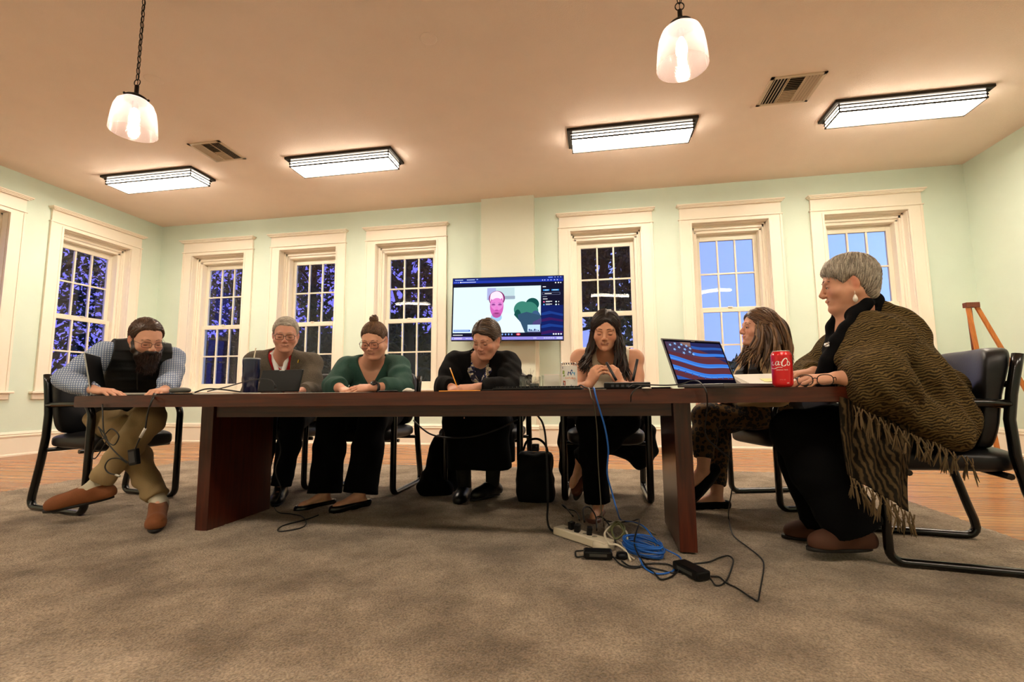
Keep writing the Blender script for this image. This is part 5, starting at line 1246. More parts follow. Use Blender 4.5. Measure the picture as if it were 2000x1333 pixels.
p = body(F, J, 'D8A086', [(sR, eR, wR), (sL, eL, wL)], legs, [(aA, tA), (aB, tB)], H, w=1.0, bust=.03, fat=.002, neck_r=.048, lips='B06058')
tag(p, 'woman with long brown hair in black puffer vest and leopard trousers, looking left', 'person')
face_parts(p, F, '5A3C28', opening=.22, browr=.0018)
Fc = chestframe(J)
garment('beige_sweater', mat('beige_knit', 'B49A72', rough=.95, bump=.3, bscale=180), p, J, 1.0, .02, .03, grow=.010, arms=[(sR, eR, wR), (sL, eL, wL)], g=.018, disp=fabric_noise(.004, (12, 12, 9), 1.), waist=.64, fn=lambda S: neckhole(S, Fc, .056), cuffback=.01)
S = Sdf(); torso(S, J, 1.0, .02, .03, .032); S.group(.02); S.rc(Fc.p(-.05, .02, .02), Fc.p(-.045, .01, .05), .030, .024, .02); S.rc(Fc.p(.05, .02, .02), Fc.p(.045, .01, .05), .030, .024, .02)
S.disp = lambda P: (-.005*np.abs(np.sin((P[:, 2])*math.pi/.05))**6 + fabric_noise(.003, (16, 16, 5), 3.)(P))
for sh, sg_ in ((sL, 1), (sR, -1)): S.plane(A3(sh)+Fc.d(-sg_*.012, 0, 0), Fc.d(sg_, 0, .05))
vcut(S, Fc, -.5, .045); S.plane((0, 0, .56), (0, 0, -1)); build_sdf('puffer_vest', S, .005, mat('black_puffer', '08080A', rough=.6, spec=.3, noise=.15, bump=.2, bscale=70), p)
line_b = [(.12, .080), (.08, .074), (.06, .060), (.045, .035), (.030, -.005), (.015, -.05), (-.1, -.10)]
hair_cap(p, F, line_b, '4A3020', thick=.014, strandn=800, flow=lambda q: (1.3 if q[0] > 0 else -1.3, -1.0, -.6), length=.09, rad=.0020, grey='7E5C3C', lift=.004, vee=.030, x0=.0, part=.02)
st = [(.075, .03, .02), (.080, .01, 0), (.075, -.03, .02), (.05, -.09, .03), (.02, -.10, .02), (-.05, -.09, .0), (-.075, 0, .0), (-.075, .03, .0), (.07, .035, .0), (.06, -.07, .07)]
md = [(.090, .03, -.09), (.100, -.01, -.09), (.10, -.06, -.06), (.06, -.135, -.04), (.02, -.14, -.06), (-.06, -.12, -.08), (-.09, 0, -.1), (-.085, .03, -.1), (.082, .045, -.1), (.08, -.115, -.03)]
en = [(.10, .07, -.22), (.115, .02, -.25), (.12, -.05, -.23), (.08, -.15, -.20), (.02, -.15, -.23), (-.07, -.13, -.22), (-.10, .05, -.22), (-.09, .09, -.20), (.085, .11, -.19), (.09, -.14, -.21)]
locks(p, F, st, en, '40291A', 300, 3, rad=.010, wave=.008, mid=md, grey='8A6642', spread=.013, name='wavy_hair', freq=1.8)
trousers('leopard_trousers', mat_spots('leopard_print', '4E3818', '060504', '2A1A0C'), p, J, legs, .98, g=.018, ra=.036, hem=.06, disp=fabric_noise(.005, (14, 14, 9), 1.))
shoe('black_mule', aB, tB, M_blackcloth, p, 1.0, low=True, topcut=.035); shoe('black_mule', aA, tA, M_blackcloth, p, 1.0, up=nrm(A3((-.6, -.3, .75))), low=True, topcut=.035)

# ---------------------------------------------------------------- 7 the woman in the striped shawl
J = J_((-.986, .165, 0), (1.44, 2.53, .61), at(1722, 672, 2.22), A3(at(1722, 672, 2.22))+A3((.03, .37, .0)), .060)
hf, hu = turn((-.96, .28, 0), 0, 9, 0); F = Frame(at(1656, 554, 2.36), hf, hu, 1.04)
sR, eR, wR = J['shR'], A3((1.10, 2.72, .82)), A3(at(1590, 727, 2.44)); sL, eL, wL = J['shL'], A3(at(1712, 742, 2.10)), A3(at(1634, 738, 2.14))
kL, aL = A3(at(1555, 850, 2.36)), A3(at(1668, 1030, 2.36)); kR, aR = A3(at(1548, 842, 2.62)), A3(at(1620, 1018, 2.62))
legs = [((1.40, 2.42, .59), kL, aL), ((1.42, 2.64, .59), kR, aR)]; tL, tR = aL+A3((-.17, -.03, -.06)), aR+A3((-.17, .03, -.06))
H = [dict(wrist=wL, d=(-.97, .05, -.08), back=(0, -.3, 1), thumb=(.0, 1, .2), curl=(.25, .3, .35, .4), sc=.98), dict(wrist=wR, d=(-.9, -.1, -.12), back=(0, -.2, 1), thumb=(0, -1, .2), curl=(.3, .35, .4, .45), sc=.98)]
p = body(F, J, 'CC9678', [(sR, eR, wR), (sL, eL, wL)], legs, [(aL, tL), (aR, tR)], H, w=1.08, belly=.05, bust=.04, fat=.010, neck_r=.060, aw=1.1, lw=1.1, lips='A0605A', h=.003)
tag(p, 'woman with short grey hair in a fringed brown striped shawl, at the right', 'person')
face_parts(p, F, '3E2E26', opening=.10, browr=.0024)
line_p = [(.13, .072), (.10, .062), (.075, .045), (.058, .030), (.045, .012), (.030, -.012), (.012, .006), (-.012, .012), (-.026, -.03), (-.034, -.075), (-.05, -.095), (-.1, -.10)]
hair_cap(p, F, line_p, '6E6456', thick=.015, strandn=1900, flow=lambda q: (q-A3((-.02, -.05, .112)))*14+A3((.5, .1, -.5)), length=.060, rad=.0019, grey='B4AA98', lift=.004, vary=.35, extra=lambda S, F: S.ell(F.p(0, -.048, -.055), (.060, .046, .052), F.M, .02))
L_, r_, c_ = [], [], []; rng = np.random.RandomState(8)
for i in range(150):                                                            # side swept fringe
    t = rng.uniform(0, 1); a = A3((-.03+.085*t, .050-.03*t, .118-.012*t)); e = A3((.052+.028*t, .075-.055*t+rng.uniform(-.01, .01), .040-.03*t+rng.uniform(-.008, .008))); m_ = A3((.045+.035*t, .082-.035*t, .092-.012*t))
    s_ = np.linspace(0, 1, 8)[:, None]; P_ = (1-s_)**2*a+2*s_*(1-s_)*m_+s_*s_*e+rng.normal(size=3)*.003; L_.append([F.p(*q) for q in P_]); r_.append(.0022*np.sqrt(np.clip(1-(s_[:, 0])**2*.97, .02, 1))); mf = rng.uniform(0, 1); c_.append((np.array(lin('5E5446'))*(1-mf)+np.array(lin('C2B8A4'))*mf)*rng.uniform(.8, 1.2))
strands('fringe_hair', L_, r_, M_hair, p, cols=c_)
b = MB(); e0 = A3(F.p(.083, .000, -.050)); b.tube([e0, e0+A3((0, 0, -.016))], .0008, 5); b.lathe([(0, 0), (.004, -.004), (.009, -.016), (.010, -.024), (.006, -.033), (0, -.036)], tuple(e0+A3((0, 0, -.014))), n=18); b.build('earring', mat('pearl', 'E8E2D4', rough=.2, spec=.7), p)
Fc = chestframe(J)
S = Sdf(); torso(S, J, 1.08, .05, .04, .010); S.group(.02); S.chain([Fc.p(-.045, -.045, .11), Fc.p(-.068, .015, .06), Fc.p(-.052, .09, -.02), Fc.p(-.02, .16, -.14), Fc.p(-.01, .19, -.26)], [.026, .030, .036, .036, .03], .03); S.chain([Fc.p(.045, -.045, .11), Fc.p(.068, .015, .06), Fc.p(.052, .09, -.02), Fc.p(.02, .16, -.14), Fc.p(.01, .19, -.26)], [.026, .030, .036, .036, .03], .03); S.rc(Fc.p(-.045, -.045, .11), Fc.p(.045, -.045, .11), .026, .026, .03); S.rc(Fc.p(0, -.06, .08), Fc.p(0, -.07, .0), .05, .06, .04)
S.group(.02)
for Yo in (0, .15): S.chain([at(1708, 584, 2.36+Yo*.2), at(1692, 593, 2.30+Yo*.9), at(1672, 614, 2.285+Yo), at(1653, 642, 2.27+Yo), at(1634, 668, 2.26+Yo), at(1618, 704, 2.27+Yo), at(1606, 745, 2.29+Yo)], [.024, .021, .021, .023, .027, .032, .032], .02)
S.rc(at(1700, 592, 2.38), J['neck']+A3((.05, 0, -.03)), .045, .07, .03)
arm(S, sL, eL, eL*.3+wL*.7, 1.05, .006); arm(S, sR, eR, eR*.3+wR*.7, 1.05, .006)
S.disp = fabric_noise(.004, (14, 14, 10), 2.); build_sdf('black_top', S, .005, M_blackcloth, p)
b = MB(); bc = A3(onto(bpy.data.objects['black_top'], 1618, 674))
rng = np.random.RandomState(1)
for i in range(16): a_ = i/16*6.28; b.sphere(bc+A3((.018*math.cos(a_)*.9, -.004, .007*math.sin(a_)))+rng.normal(size=3)*.0015, .0042, 8)
b.sphere(bc, .006, 10); b.build('brooch', mat('rhinestone', 'E6E2E0', rough=.15, metal=.7), p)
M_shawl = mat_wave('striped_shawl', '2E2515', '64522F', sc=30., dist=11., direction='Z', lo=.2, hi=.85, rot=(.25, .15, .5), dsc=.8)
M_shawl2 = mat_wave('shawl_panel_weave', '161108', '473823', sc=16., dist=5., direction='X', lo=.3, hi=.8, dsc=1.4)
S = Sdf(); torso(S, J, 1.08, .05, .03, .030, .05)
S.group(.05); S.rc(sL, eL, .105, .100, .05); S.rc(eL, eL*.25+wL*.75, .095, .055, .05); S.rc(sR, eR, .10, .09, .05); S.rc(eR, eR*.2+wR*.8, .085, .055, .05)
S.group(.06); S.rc(J['neck']+A3((.05, 0, -.03)), (1.45, 2.40, .73), .080, .115, .06); S.rc(at(1722, 612, 2.38), at(1758, 650, 2.36), .055, .095, .06); S.rc(at(1700, 618, 2.27), at(1655, 700, 2.22), .030, .045, .04); S.rc(at(1752, 648, 2.33), at(1778, 720, 2.33), .085, .10, .06); S.rc((1.28, 2.24, .80), (1.45, 2.30, .62), .11, .09, .06); S.rc(at(1700, 760, 2.12), at(1860, 850, 2.20), .07, .07, .06); S.rc(at(1770, 715, 2.3), at(1862, 850, 2.32), .10, .07, .06); S.rc(eL, (1.15, 2.09, .72), .09, .05, .06)
a_, b_ = A3(at(1640, 783, 2.1)), A3(at(1895, 905, 2.1)); n_ = np.cross(b_-a_, a_-A3((0, 0, CAM_Z))); n_ = n_ if n_[2] < 0 else -n_; S.plane(a_, n_)
# open at the front: the black top shows between the two edges
def front(P):
    q = Fc.loc(P); half = .045+.0*q[:, 2]
    return -np.maximum(np.abs(q[:, 0]+.02)-half, -(q[:, 1]-.01))
S.cut(front, .01); neckhole(S, Fc, .085, .02, .03, .01)
S.plane(wL+A3((.02, 0, 0)), (-1, 0, -.1)); 
S.disp = lambda P: .006*np.sin(P[:, 0]*55+P[:, 2]*38+2.5*np.sin(P[:, 1]*14))*np.sin(P[:, 2]*9+1)+fabric_noise(.005, (10, 12, 7), 4., .002)(P)
shawl = build_sdf('striped_shawl', S, .0045, M_shawl, p)
# the hanging panel in front of the chair seat
b = MB(); cols_, rows_ = 30, 34; G = []; rng = np.random.RandomState(3)
tl, tr, bl, br = A3(at(1640, 775, 2.12)), A3(at(1800, 835, 2.16)), A3(at(1650, 925, 2.06)), A3(at(1778, 1002, 2.02))
for t_ in (0, .010):
    g_ = []
    for i in range(cols_+1):
        u = i/cols_; row = []
        for j in range(rows_+1):
            v = j/rows_; q = (tl*(1-u)+tr*u)*(1-v)+(bl*(1-u)+br*u)*v; q = q+A3((0, -1, 0))*((.016+.010*v)*math.sin(u*17+1.5*v)+.006*math.sin(u*41+v*3)-.02*math.sin(math.pi*v))+A3((0, t_, 0)); row.append(b.v(q))
        g_.append(row)
    G.append(g_)
for g_ in G:
    for i in range(cols_):
        for j in range(rows_): b.face([g_[i][j], g_[i+1][j], g_[i+1][j+1], g_[i][j+1]], 0, True)
for i in range(cols_): b.face([G[0][i][rows_], G[0][i+1][rows_], G[1][i+1][rows_], G[1][i][rows_]])
for j in range(rows_):
    for i in (0, cols_): b.face([G[0][i][j], G[0][i][j+1], G[1][i][j+1], G[1][i][j]])
b.build('shawl_panel', M_shawl2, shawl)
L_, r_ = [], []
def tassels(a, c, n, ln, seed, out=A3((0, -.012, 0))):
    rng = np.random.RandomState(seed); a, c = A3(a), A3(c); sx = (c-a)/n
    for i in range(n):
        o0 = a+sx*(i+.5)+out+rng.normal(size=3)*.003; kn = o0+sx*.5+A3((0, -.004, -.028))+rng.normal(size=3)*.003
        for q in (0, 1): P0 = o0+sx*q; m_ = (P0+kn)/2+A3((0, -.003, 0)); L_.append([P0, m_, kn]); r_.append(np.array([.0028, .0026, .0032]))
        L_.append([kn+A3((0, 0, .004)), kn, kn-A3((0, 0, .007))]); r_.append(np.array([.002, .0062, .003]))
        l_ = ln*rng.uniform(.7, 1.2); sw = rng.normal(size=3)*(.010, .008, 0)
        for q in range(4): d_ = rng.normal(size=3)*(.005, .005, .004); L_.append([kn, kn+A3((0, 0, -.35*l_))+sw*.4+d_*.5, kn+A3((0, 0, -.7*l_))+sw*.8+d_, kn+A3((0, 0, -l_))+sw+d_*1.5]); r_.append(np.array([.0028, .0030, .0026, .0008]))
tassels(at(1655, 788, 2.02), at(1800, 858, 2.06), 13, .06, 1); tassels(at(1790, 852, 2.06), at(1890, 895, 2.14), 9, .06, 2)
strands('fringe', L_, r_, mat('fringe_yarn', '57452A', rough=1), shawl); L_, r_ = [], []
tassels(at(1650, 927, 2.04), at(1778, 1004, 2.0), 14, .055, 3)
strands('fringe', L_, r_, mat('fringe_yarn', '57452A', rough=1), shawl)
trousers('black_trousers', M_blackcloth, p, J, legs, 1.12, g=.030, flare=.045, ra=.045, hem=.0, top=.78)
M_boot = mat('brown_boot_suede', '4E2C1A', rough=.8, noise=.1)
shoe('ankle_boot', aL, tL, M_boot, p, 1.15); shoe('ankle_boot', aR, tR, M_boot, p, 1.15)
# ================================================================== THINGS ON THE TABLE
def ont(px, Y, dz=0.):
    "a place on the table top"
    p = at(px, 760, Y); return Vector((p.x, p.y, ztab(p.x)+.0005+dz))
def rot(v): return math.atan2(v[1], v[0])
M_paper = mat('white_paper', 'E6E2D8', rough=.9); M_alu = mat('silver_aluminium', 'B8B6B0', rough=.35, metal=.7); M_blkp = mat('black_plastic', '070708', rough=.45, spec=.25); M_grm = mat('grey_aluminium', '6E6E70', rough=.35, metal=.7)
# silver laptop with its screen seen edge on
o_ = ont(181, 2.20); root = empty('silver_laptop', o_, rot((.775, .632))); tag(root, 'open silver laptop seen edge on, at the left end of the table', 'laptop')
b = MB(); b.box(0, .235, 0, .33, .003, .016, bev=.003); b.build('base', M_alu, root)
b = MB(); b.box(.03, .12, .03, .30, .016, .018); b.build('keyboard', M_blkp, root)
b = MB()
for k, (x, w) in enumerate(((.02, .022), (.055, .018), (.085, .010))): b.box(x, x+w, -.0006, .001, .006, .0115)
b.build('ports', M_blkp, root)
b = MB(); b.M = Matrix.Rotation(R(-11), 4, 'Y'); b.box(-.007, -.001, 0, .33, .006, .243, bev=.002); lid = b.build('lid', M_alu, root)
b = MB(); b.M = Matrix.Rotation(R(-11), 4, 'Y'); b.box(-.001, .0005, .004, .326, .010, .239); b.build('screen', M_blkp, root)
def slab(name, px0, px1, Y0, depth, t, m, lb, cat, dz=0., a=0., grp=None):
    p0, p1 = ont(px0, Y0, dz), ont(px1, Y0, dz); w = (p1-p0).length; b = MB(); b.box(-w/2, w/2, 0, depth, 0, t, bev=min(.002, t*.3)); o = b.build(name, m)
    o.location = (p0+p1)/2; o.rotation_euler = (0, -.0045, a); return tag(o, lb, cat, grp)
slab('notebook', 300, 391, 2.16, .20, .008, M_blkp, 'thin black notebook under the grey mouse, right of the silver laptop', 'notebook')
p0 = ont(352, 2.20, .009); b = MB()
supers(b, (0, 0, .014), (.115, .062, .032), (.8, .8), 28, 14, lambda p: (p.x, p.y, max(p.z, -.012)))
o = b.build('computer_mouse', mat('grey_rubber', '55544E', rough=.6)); o.location = p0; tag(o, 'dark grey computer mouse lying on the black notebook', 'mouse')
b = MB(); rng = np.random.RandomState(3)
for k in range(6): b.box(-.12+rng.uniform(-.01, .01), .10+rng.uniform(-.01, .01), -.10, .10, .0012*k, .0012*k+.001)
o = b.build('paper_stack', M_paper); o.location = ont(450, 2.18); tag(o, 'loose stack of white papers left of the navy tumbler', 'papers')
slab('paper_sheet', 478, 540, 2.20, .22, .003, M_paper, 'white paper sheets under the front of the black tablet', 'papers')
slab('paper_sheet', 582, 690, 2.22, .20, .002, M_paper, 'white paper lying in front of the woman in the green sweater', 'papers')
# navy tumbler with a straw
c = ont(489, 2.42); root = empty('insulated_tumbler', c); tag(root, 'navy insulated tumbler with silver rim and a pale straw', 'tumbler')
M_navyc = mat('navy_enamel', '0A1638', rough=.18, coat=.6); sc = 1.04
b = MB(); b.lathe([(0, 0), (.034, 0), (.037, .004), (.039, .07), (.042, .09), (.0445, .10), (.0455, .19), (.0455, .196)], n=40); b.build('cup', M_navyc, root)
b = MB(); b.lathe([(.0455, .196), (.0462, .199), (.0455, .203), (.040, .204), (0, .204)], n=40); b.build('lid', mat('clear_rim', '9AA0A4', rough=.25, metal=.5), root)
b = MB(); b.tube([(.004, 0, .15), (.022, 0, .262)], .0032, 8); b.build('straw', mat('pale_straw', 'D8CDB4', rough=.4), root)
b = MB()
for r0, r1 in ((.020, .022), (.014, .0155)):
    pass
def emb(r0, r1, n=28, a0=0, a1=6.283):
    v = []
    for i in range(n+1):
        a = a0+(a1-a0)*i/n
        for r_ in (r0, r1):
            u, w_ = r_*math.cos(a), r_*math.sin(a); ph = math.pi*1.12+u/.0455; v.append(b.v((.0461*math.cos(ph), .0461*math.sin(ph), .150+w_)))
    for i in range(n): b.face([v[2*i], v[2*i+2], v[2*i+3], v[2*i+1]])
emb(.021, .023); emb(.013, .0145)
for k in range(5): emb(.003, .011, 3, k*1.256+.5, k*1.256+1.0)
b.build('round_emblem', mat('emblem_silver', 'A8A894', rough=.4), root)
# black tablet in its case, with the plug of a charging cord standing before it
pa, pb = ont(503, 2.62), ont(583, 2.58); w = (pb-pa).length; root = empty('tablet', (pa+pb)/2, rot(pb-pa)); tag(root, 'black tablet computer propped up in front of the man in the tweed jacket', 'tablet')
b = MB(); b.M = Matrix.Rotation(R(-14), 4, 'X'); b.box(-w/2, w/2, -.006, .006, .012, .150, bev=.005); b.build('case', M_blkp, root)
b = MB(); b.M = Matrix.Rotation(R(-14), 4, 'X'); b.box(-.02, .02, -.008, -.006, .143, .149, bev=.001); b.build('clasp', M_alu, root)
b = MB(); b.box(-w/2, w/2, .0, .12, .0, .010, bev=.004); b.build('stand', M_blkp, root)
def cord(name, pts, r, m, lb, cat='cord', grp=None, n=8, parent=None):
    b = MB(); b.tube(spline(pts, n), r, 6); o = b.build(name, m, parent)
    return tag(o, lb, cat, grp) if lb else o
M_cord = mat('black_cord', '0A0A0A', rough=.45)
q = ont(537, 2.30); root = empty('charging_cord', q); tag(root, 'black charging cord arching over the papers to the tablet', 'cord')
b = MB(); L0 = [at(405, 765, 2.2), at(440, 757, 2.22), at(475, 747, 2.26), at(505, 741, 2.28), at(528, 743, 2.29), at(537, 753, 2.30)]; b.tube([Vector(v)-q for v in spline(L0, 8)], .0032, 6); b.build('cable', M_cord, root)
b = MB(); b.tube([Vector(at(537, 752, 2.30))-q, Vector(at(538, 760, 2.30))-q], [.005, .007], 10); b.box(-.02, .035, -.012, .015, .0, .008, bev=.002); b.build('plug', M_blkp, root)
cord('lapel_cable', [at(380, 767, 2.25), at(405, 760, 2.3), at(440, 762, 2.35), at(470, 766, 2.38)], .0045, M_cord, 'short black cable lying between notebook and papers')
bpy.data.objects['lapel_cable'].name = 'cable'
for k, (x0, x1, Y) in enumerate(((738, 770, 2.24), (745, 778, 2.30))):
    a, c = ont(x0, Y, .005), ont(x1, Y-.02, .005); b = MB(); b.tube([a, a*.9+c*.1, c*.9+a*.1, c], [.002, .0045, .0045, .002], 8); o = b.build('pen', M_blkp); tag(o, ['black pen nearer the table edge, by the smartwatch', 'black pen lying behind the other, by the smartwatch'][k], 'pen', 'black pens')
S = Sdf(); S.group(.01); S.ell((0, 0, .010), (.032, .022, .011)); S.disp = fabric_noise(.004, (60, 60, 70), 1., .002); S.plane((0, 0, .0005), (0, 0, -1)); o = build_sdf('tissue', S, .003, M_paper); o.location = ont(798, 2.5); tag(o, 'crumpled white tissue beside the green sweater sleeve', 'tissue')
slab('paper_pad', 857, 930, 2.30, .26, .005, mat('orange_paper', 'F0A030', rough=.8), 'orange yellow paper pad the woman is writing on', 'paper pad')
# pencil
a, c = A3(at(880, 722, 2.83)), A3(at(893, 757, 2.76)); d = nrm(c-a); b = MB(); b.tube([a, c-d*.012], .0036, 6); b.tube([c-d*.012, c+d*.004], [.0036, .0005], 6)
o = b.build('pencil', mat('pencil_orange', 'F09A18', rough=.5)); tag(o, 'orange pencil held in the writing hand', 'pencil')
b = MB(); b.tube([a-d*.012, a], .0038, 8); b.build('eraser', mat('eraser_pink', 'E8D0B8', rough=.7), o)
# keyboard
p0, p1 = ont(962, 2.20), ont(1136, 2.18); w = (p1-p0).length; root = empty('keyboard', (p0+p1)/2, rot(p1-p0)); tag(root, 'black computer keyboard lying near the middle of the table edge', 'keyboard')
b = MB(); b.box(-w/2, w/2, 0, .14, 0, .012, bev=.003); b.build('base', M_blkp, root)
for j in range(5):
    for i in range(18):
        pass
b = MB()
for j in range(5):
    for i in range(19): x = -w/2+.012+(w-.024)*i/19; b.box(x, x+(w-.024)/19*.85, .012+j*.024, .031+j*.024, .012, .019, bev=.001)
b.build('keys', M_blkp, root)['kind'] = 'stuff'
slab('mobile_phone', 938, 972, 2.36, .08, .008, M_blkp, 'black mobile phone left of the keyboard', 'phone')
# clear acrylic bins
def clear_mat():
    m = bpy.data.materials.new('clear_acrylic'); m.use_nodes = True; N, L = m.node_tree.nodes, m.node_tree.links; N.clear(); o = N.new('ShaderNodeOutputMaterial'); t = N.new('ShaderNodeBsdfTransparent'); g = N.new('ShaderNodeBsdfGlossy'); g.inputs['Roughness'].default_value = .05; t.inputs[0].default_value = (.96, .96, .95, 1)
    x = N.new('ShaderNodeMixShader'); lw = N.new('ShaderNodeLayerWeight'); lw.inputs[0].default_value = .3; mr = N.new('ShaderNodeMapRange'); mr.inputs['To Min'].default_value = .05; mr.inputs['To Max'].default_value = .4; L.new(lw.outputs['Facing'], mr.inputs['Value']); L.new(mr.outputs[0], x.inputs[0]); L.new(t.outputs[0], x.inputs[1]); L.new(g.outputs[0], x.inputs[2]); L.new(x.outputs[0], o.inputs[0]); return m
M_clear = clear_mat()
def tray_box(b, w, d, h, t=.003):
    b.box(-w/2, w/2, -d/2, d/2, 0, t); b.box(-w/2, -w/2+t, -d/2, d/2, t, h); b.box(w/2-t, w/2, -d/2, d/2, t, h); b.box(-w/2+t, w/2-t, -d/2, -d/2+t, t, h); b.box(-w/2+t, w/2-t, d/2-t, d/2, t, h)
ca = ont(1036, 2.55); b = MB(); tray_box(b, .105, .09, .075); o = b.build('clear_bin', M_clear); o.location = ca; tag(o, 'clear acrylic bin holding black binder clips', 'bin')
cb = ont(1078, 2.50); b = MB(); tray_box(b, .10, .09, .078); o = b.build('clear_bin', M_clear); o.location = cb; tag(o, 'clear acrylic bin holding white note paper', 'bin')
b = MB()
for k in range(8): b.rbox((0, -.010+.003*k, .045), (.078, .0015, .07), (0, .05*math.sin(k), .02*k))
o = b.build('note_paper', M_paper); o.location = cb+Vector((0, 0, .004)); tag(o, 'block of white note paper standing in the clear bin', 'note paper')
def binder_clip(loc, rz, s, tilt):
    root = empty('binder_clip', loc); root.rotation_euler = (tilt, 0, rz)
    b = MB(); b.prism([(-.016*s, -.009*s), (.016*s, -.009*s), (.016*s, .009*s), (-.016*s, .009*s)], 0, .002); 
    v = lambda y0, z0, y1, z1: b.face([b.v((-.016*s, y0*s, z0*s)), b.v((.016*s, y0*s, z0*s)), b.v((.016*s, y1*s, z1*s)), b.v((-.016*s, y1*s, z1*s))])
    v(-.009, .002, -.001, .022); v(.009, .002, .001, .022); b.build('spring', M_blkp, root)
    b = MB()
    for q in (-1, 1): b.tube([(-.010*s, q*.001, .020*s), (-.007*s, q*.006*s, .034*s), (-.006*s, q*.008*s, .044*s), (0, q*.009*s, .047*s), (.006*s, q*.008*s, .044*s), (.007*s, q*.006*s, .034*s), (.010*s, q*.001, .020*s)], .0008, 5)
    b.build('handle', M_alu, root); return root
rng = np.random.RandomState(12)
for k in range(9):
    top_ = k >= 7; l = ca+Vector((rng.uniform(-.032, .032), rng.uniform(-.022, .022), .006+.011*(k//2)+(.022 if top_ else 0)))
    tag(binder_clip(l, rng.uniform(0, 6.28), 1.3 if top_ else 1.0, rng.uniform(-1.2, 1.2)), 'black binder clip heaped in the clear bin', 'binder clip', 'black binder clips')
# clear printed tumbler
c = ont(1112, 2.40); root = empty('printed_tumbler', c); tag(root, 'white printed tumbler with a blue and orange emblem beside the note paper', 'tumbler')
rr_, hh = .041, .138
b = MB(); b.lathe([(0, 0), (rr_-.004, 0), (rr_-.001, .004), (rr_, .02), (rr_, hh-.018)], n=40); b.build('cup', mat('tumbler_white', 'E8E4DC', rough=.35), root)
b = MB(); b.lathe([(rr_, hh-.018), (rr_, hh), (rr_-.003, hh), (rr_-.003, hh-.018)], n=40); b.build('clear_rim', M_clear, root)
b = MB(); cc = {'n': '243C78', 'o': 'E07A30', 'c': '5AA8D0', 'g': '8AA040', 'r': 'A84A38', 'k': '3A3A48', 'y': 'D8C070'}; ks = list(cc); fw = rot((-c.x, -c.y))
def dec(u, z, pts, k, lift=.0006):
    vs = [b.v(((rr_+lift)*math.cos(fw+(u+x)/rr_), (rr_+lift)*math.sin(fw+(u+x)/rr_), z+y)) for x, y in pts]; b.face(vs, ks.index(k))
box_ = lambda w, h: [(-w/2, -h/2), (w/2, -h/2), (w/2, h/2), (-w/2, h/2)]
U = .010
dec(U, .040, [(0, -.020), (.018, .008), (-.018, .008)], 'n'); dec(U-.008, .082, [(-.010, -.010), (.010, -.010), (.006, .010), (0, .003), (-.006, .010)], 'n'); dec(U+.010, .080, [(-.012, -.008), (.010, -.008), (.012, .010), (.004, .004), (-.004, .011)], 'c'); dec(U+.004, .072, box_(.034, .004), 'c'); dec(U+.003, .092, [(-.006, 0), (.006, 0), (0, .010)], 'n')
dec(-.030, .088, [(-.007, -.008), (.006, -.009), (.008, .006), (-.004, .009)], 'g'); dec(-.027, .072, [(-.006, -.006), (.007, -.004), (.002, .007)], 'g'); dec(-.026, .035, [(-.008, -.012), (.007, -.013), (.008, .010), (-.006, .012)], 'r'); dec(-.030, .030, box_(.006, .012), 'k', .0009); dec(-.034, .11, box_(.004, .01), 'k')
for k in range(7): dec(-.036+.012*k, hh-.009, box_(.006, .008), 'k')
b.build('print', [mat('print_'+cc[k], cc[k], rough=.4) for k in ks], root)
# the word on the tumbler: block letters wrapped on the cup
def text_mesh(name, txt, size, m, parent, bend=None, shear=0., extrude=.0):
    cu = bpy.data.curves.new(name, 'FONT'); cu.body = txt; cu.size = size; cu.align_x = 'CENTER'; cu.shear = shear; cu.extrude = extrude; cu.offset = 0
    t = bpy.data.objects.new(name, cu); COL.objects.link(t); dg = bpy.context.evaluated_depsgraph_get(); me = bpy.data.meshes.new_from_object(t.evaluated_get(dg)); bpy.data.objects.remove(t)
    if bend:
        bm = bmesh.new(); bm.from_mesh(me); bmesh.ops.subdivide_edges(bm, edges=bm.edges[:], cuts=1)
        bmesh.ops.triangulate(bm, faces=bm.faces[:])
        for v in bm.verts: v.co = Vector(bend(v.co.x, v.co.y, v.co.z))
        bm.to_mesh(me); bm.free()
    me.name = name; me.materials.clear(); me.materials.append(m); o = bpy.data.objects.new(name, me); COL.objects.link(o); o.parent = parent; return o
text_mesh('lettering', 'KATUBULL', .0135, mat('print_E07A30', 'E07A30'), root, lambda x, y, z: ((rr_+.001)*math.cos(fw+(U+x*.85)/rr_), (rr_+.001)*math.sin(fw+(U+x*.85)/rr_), .054+y))
# loose dark glasses and cable by the hands
cord('coiled_cable', [ont(1128, 2.30, .012), ont(1134, 2.28, .022), ont(1142, 2.26, .012), ont(1155, 2.24, .005), ont(1175, 2.22, .006), ont(1200, 2.20, .006)], .0035, M_cord, 'short black cable curling by the fingers of the woman in cream')
cord('green_lanyard', [ont(1098, 2.32, .006), ont(1108, 2.30, .013), ont(1122, 2.28, .015), ont(1132, 2.27, .006)], .003, mat('green_cord', '4A6A3A', rough=.7), 'thin green lanyard lying at the foot of the printed tumbler')
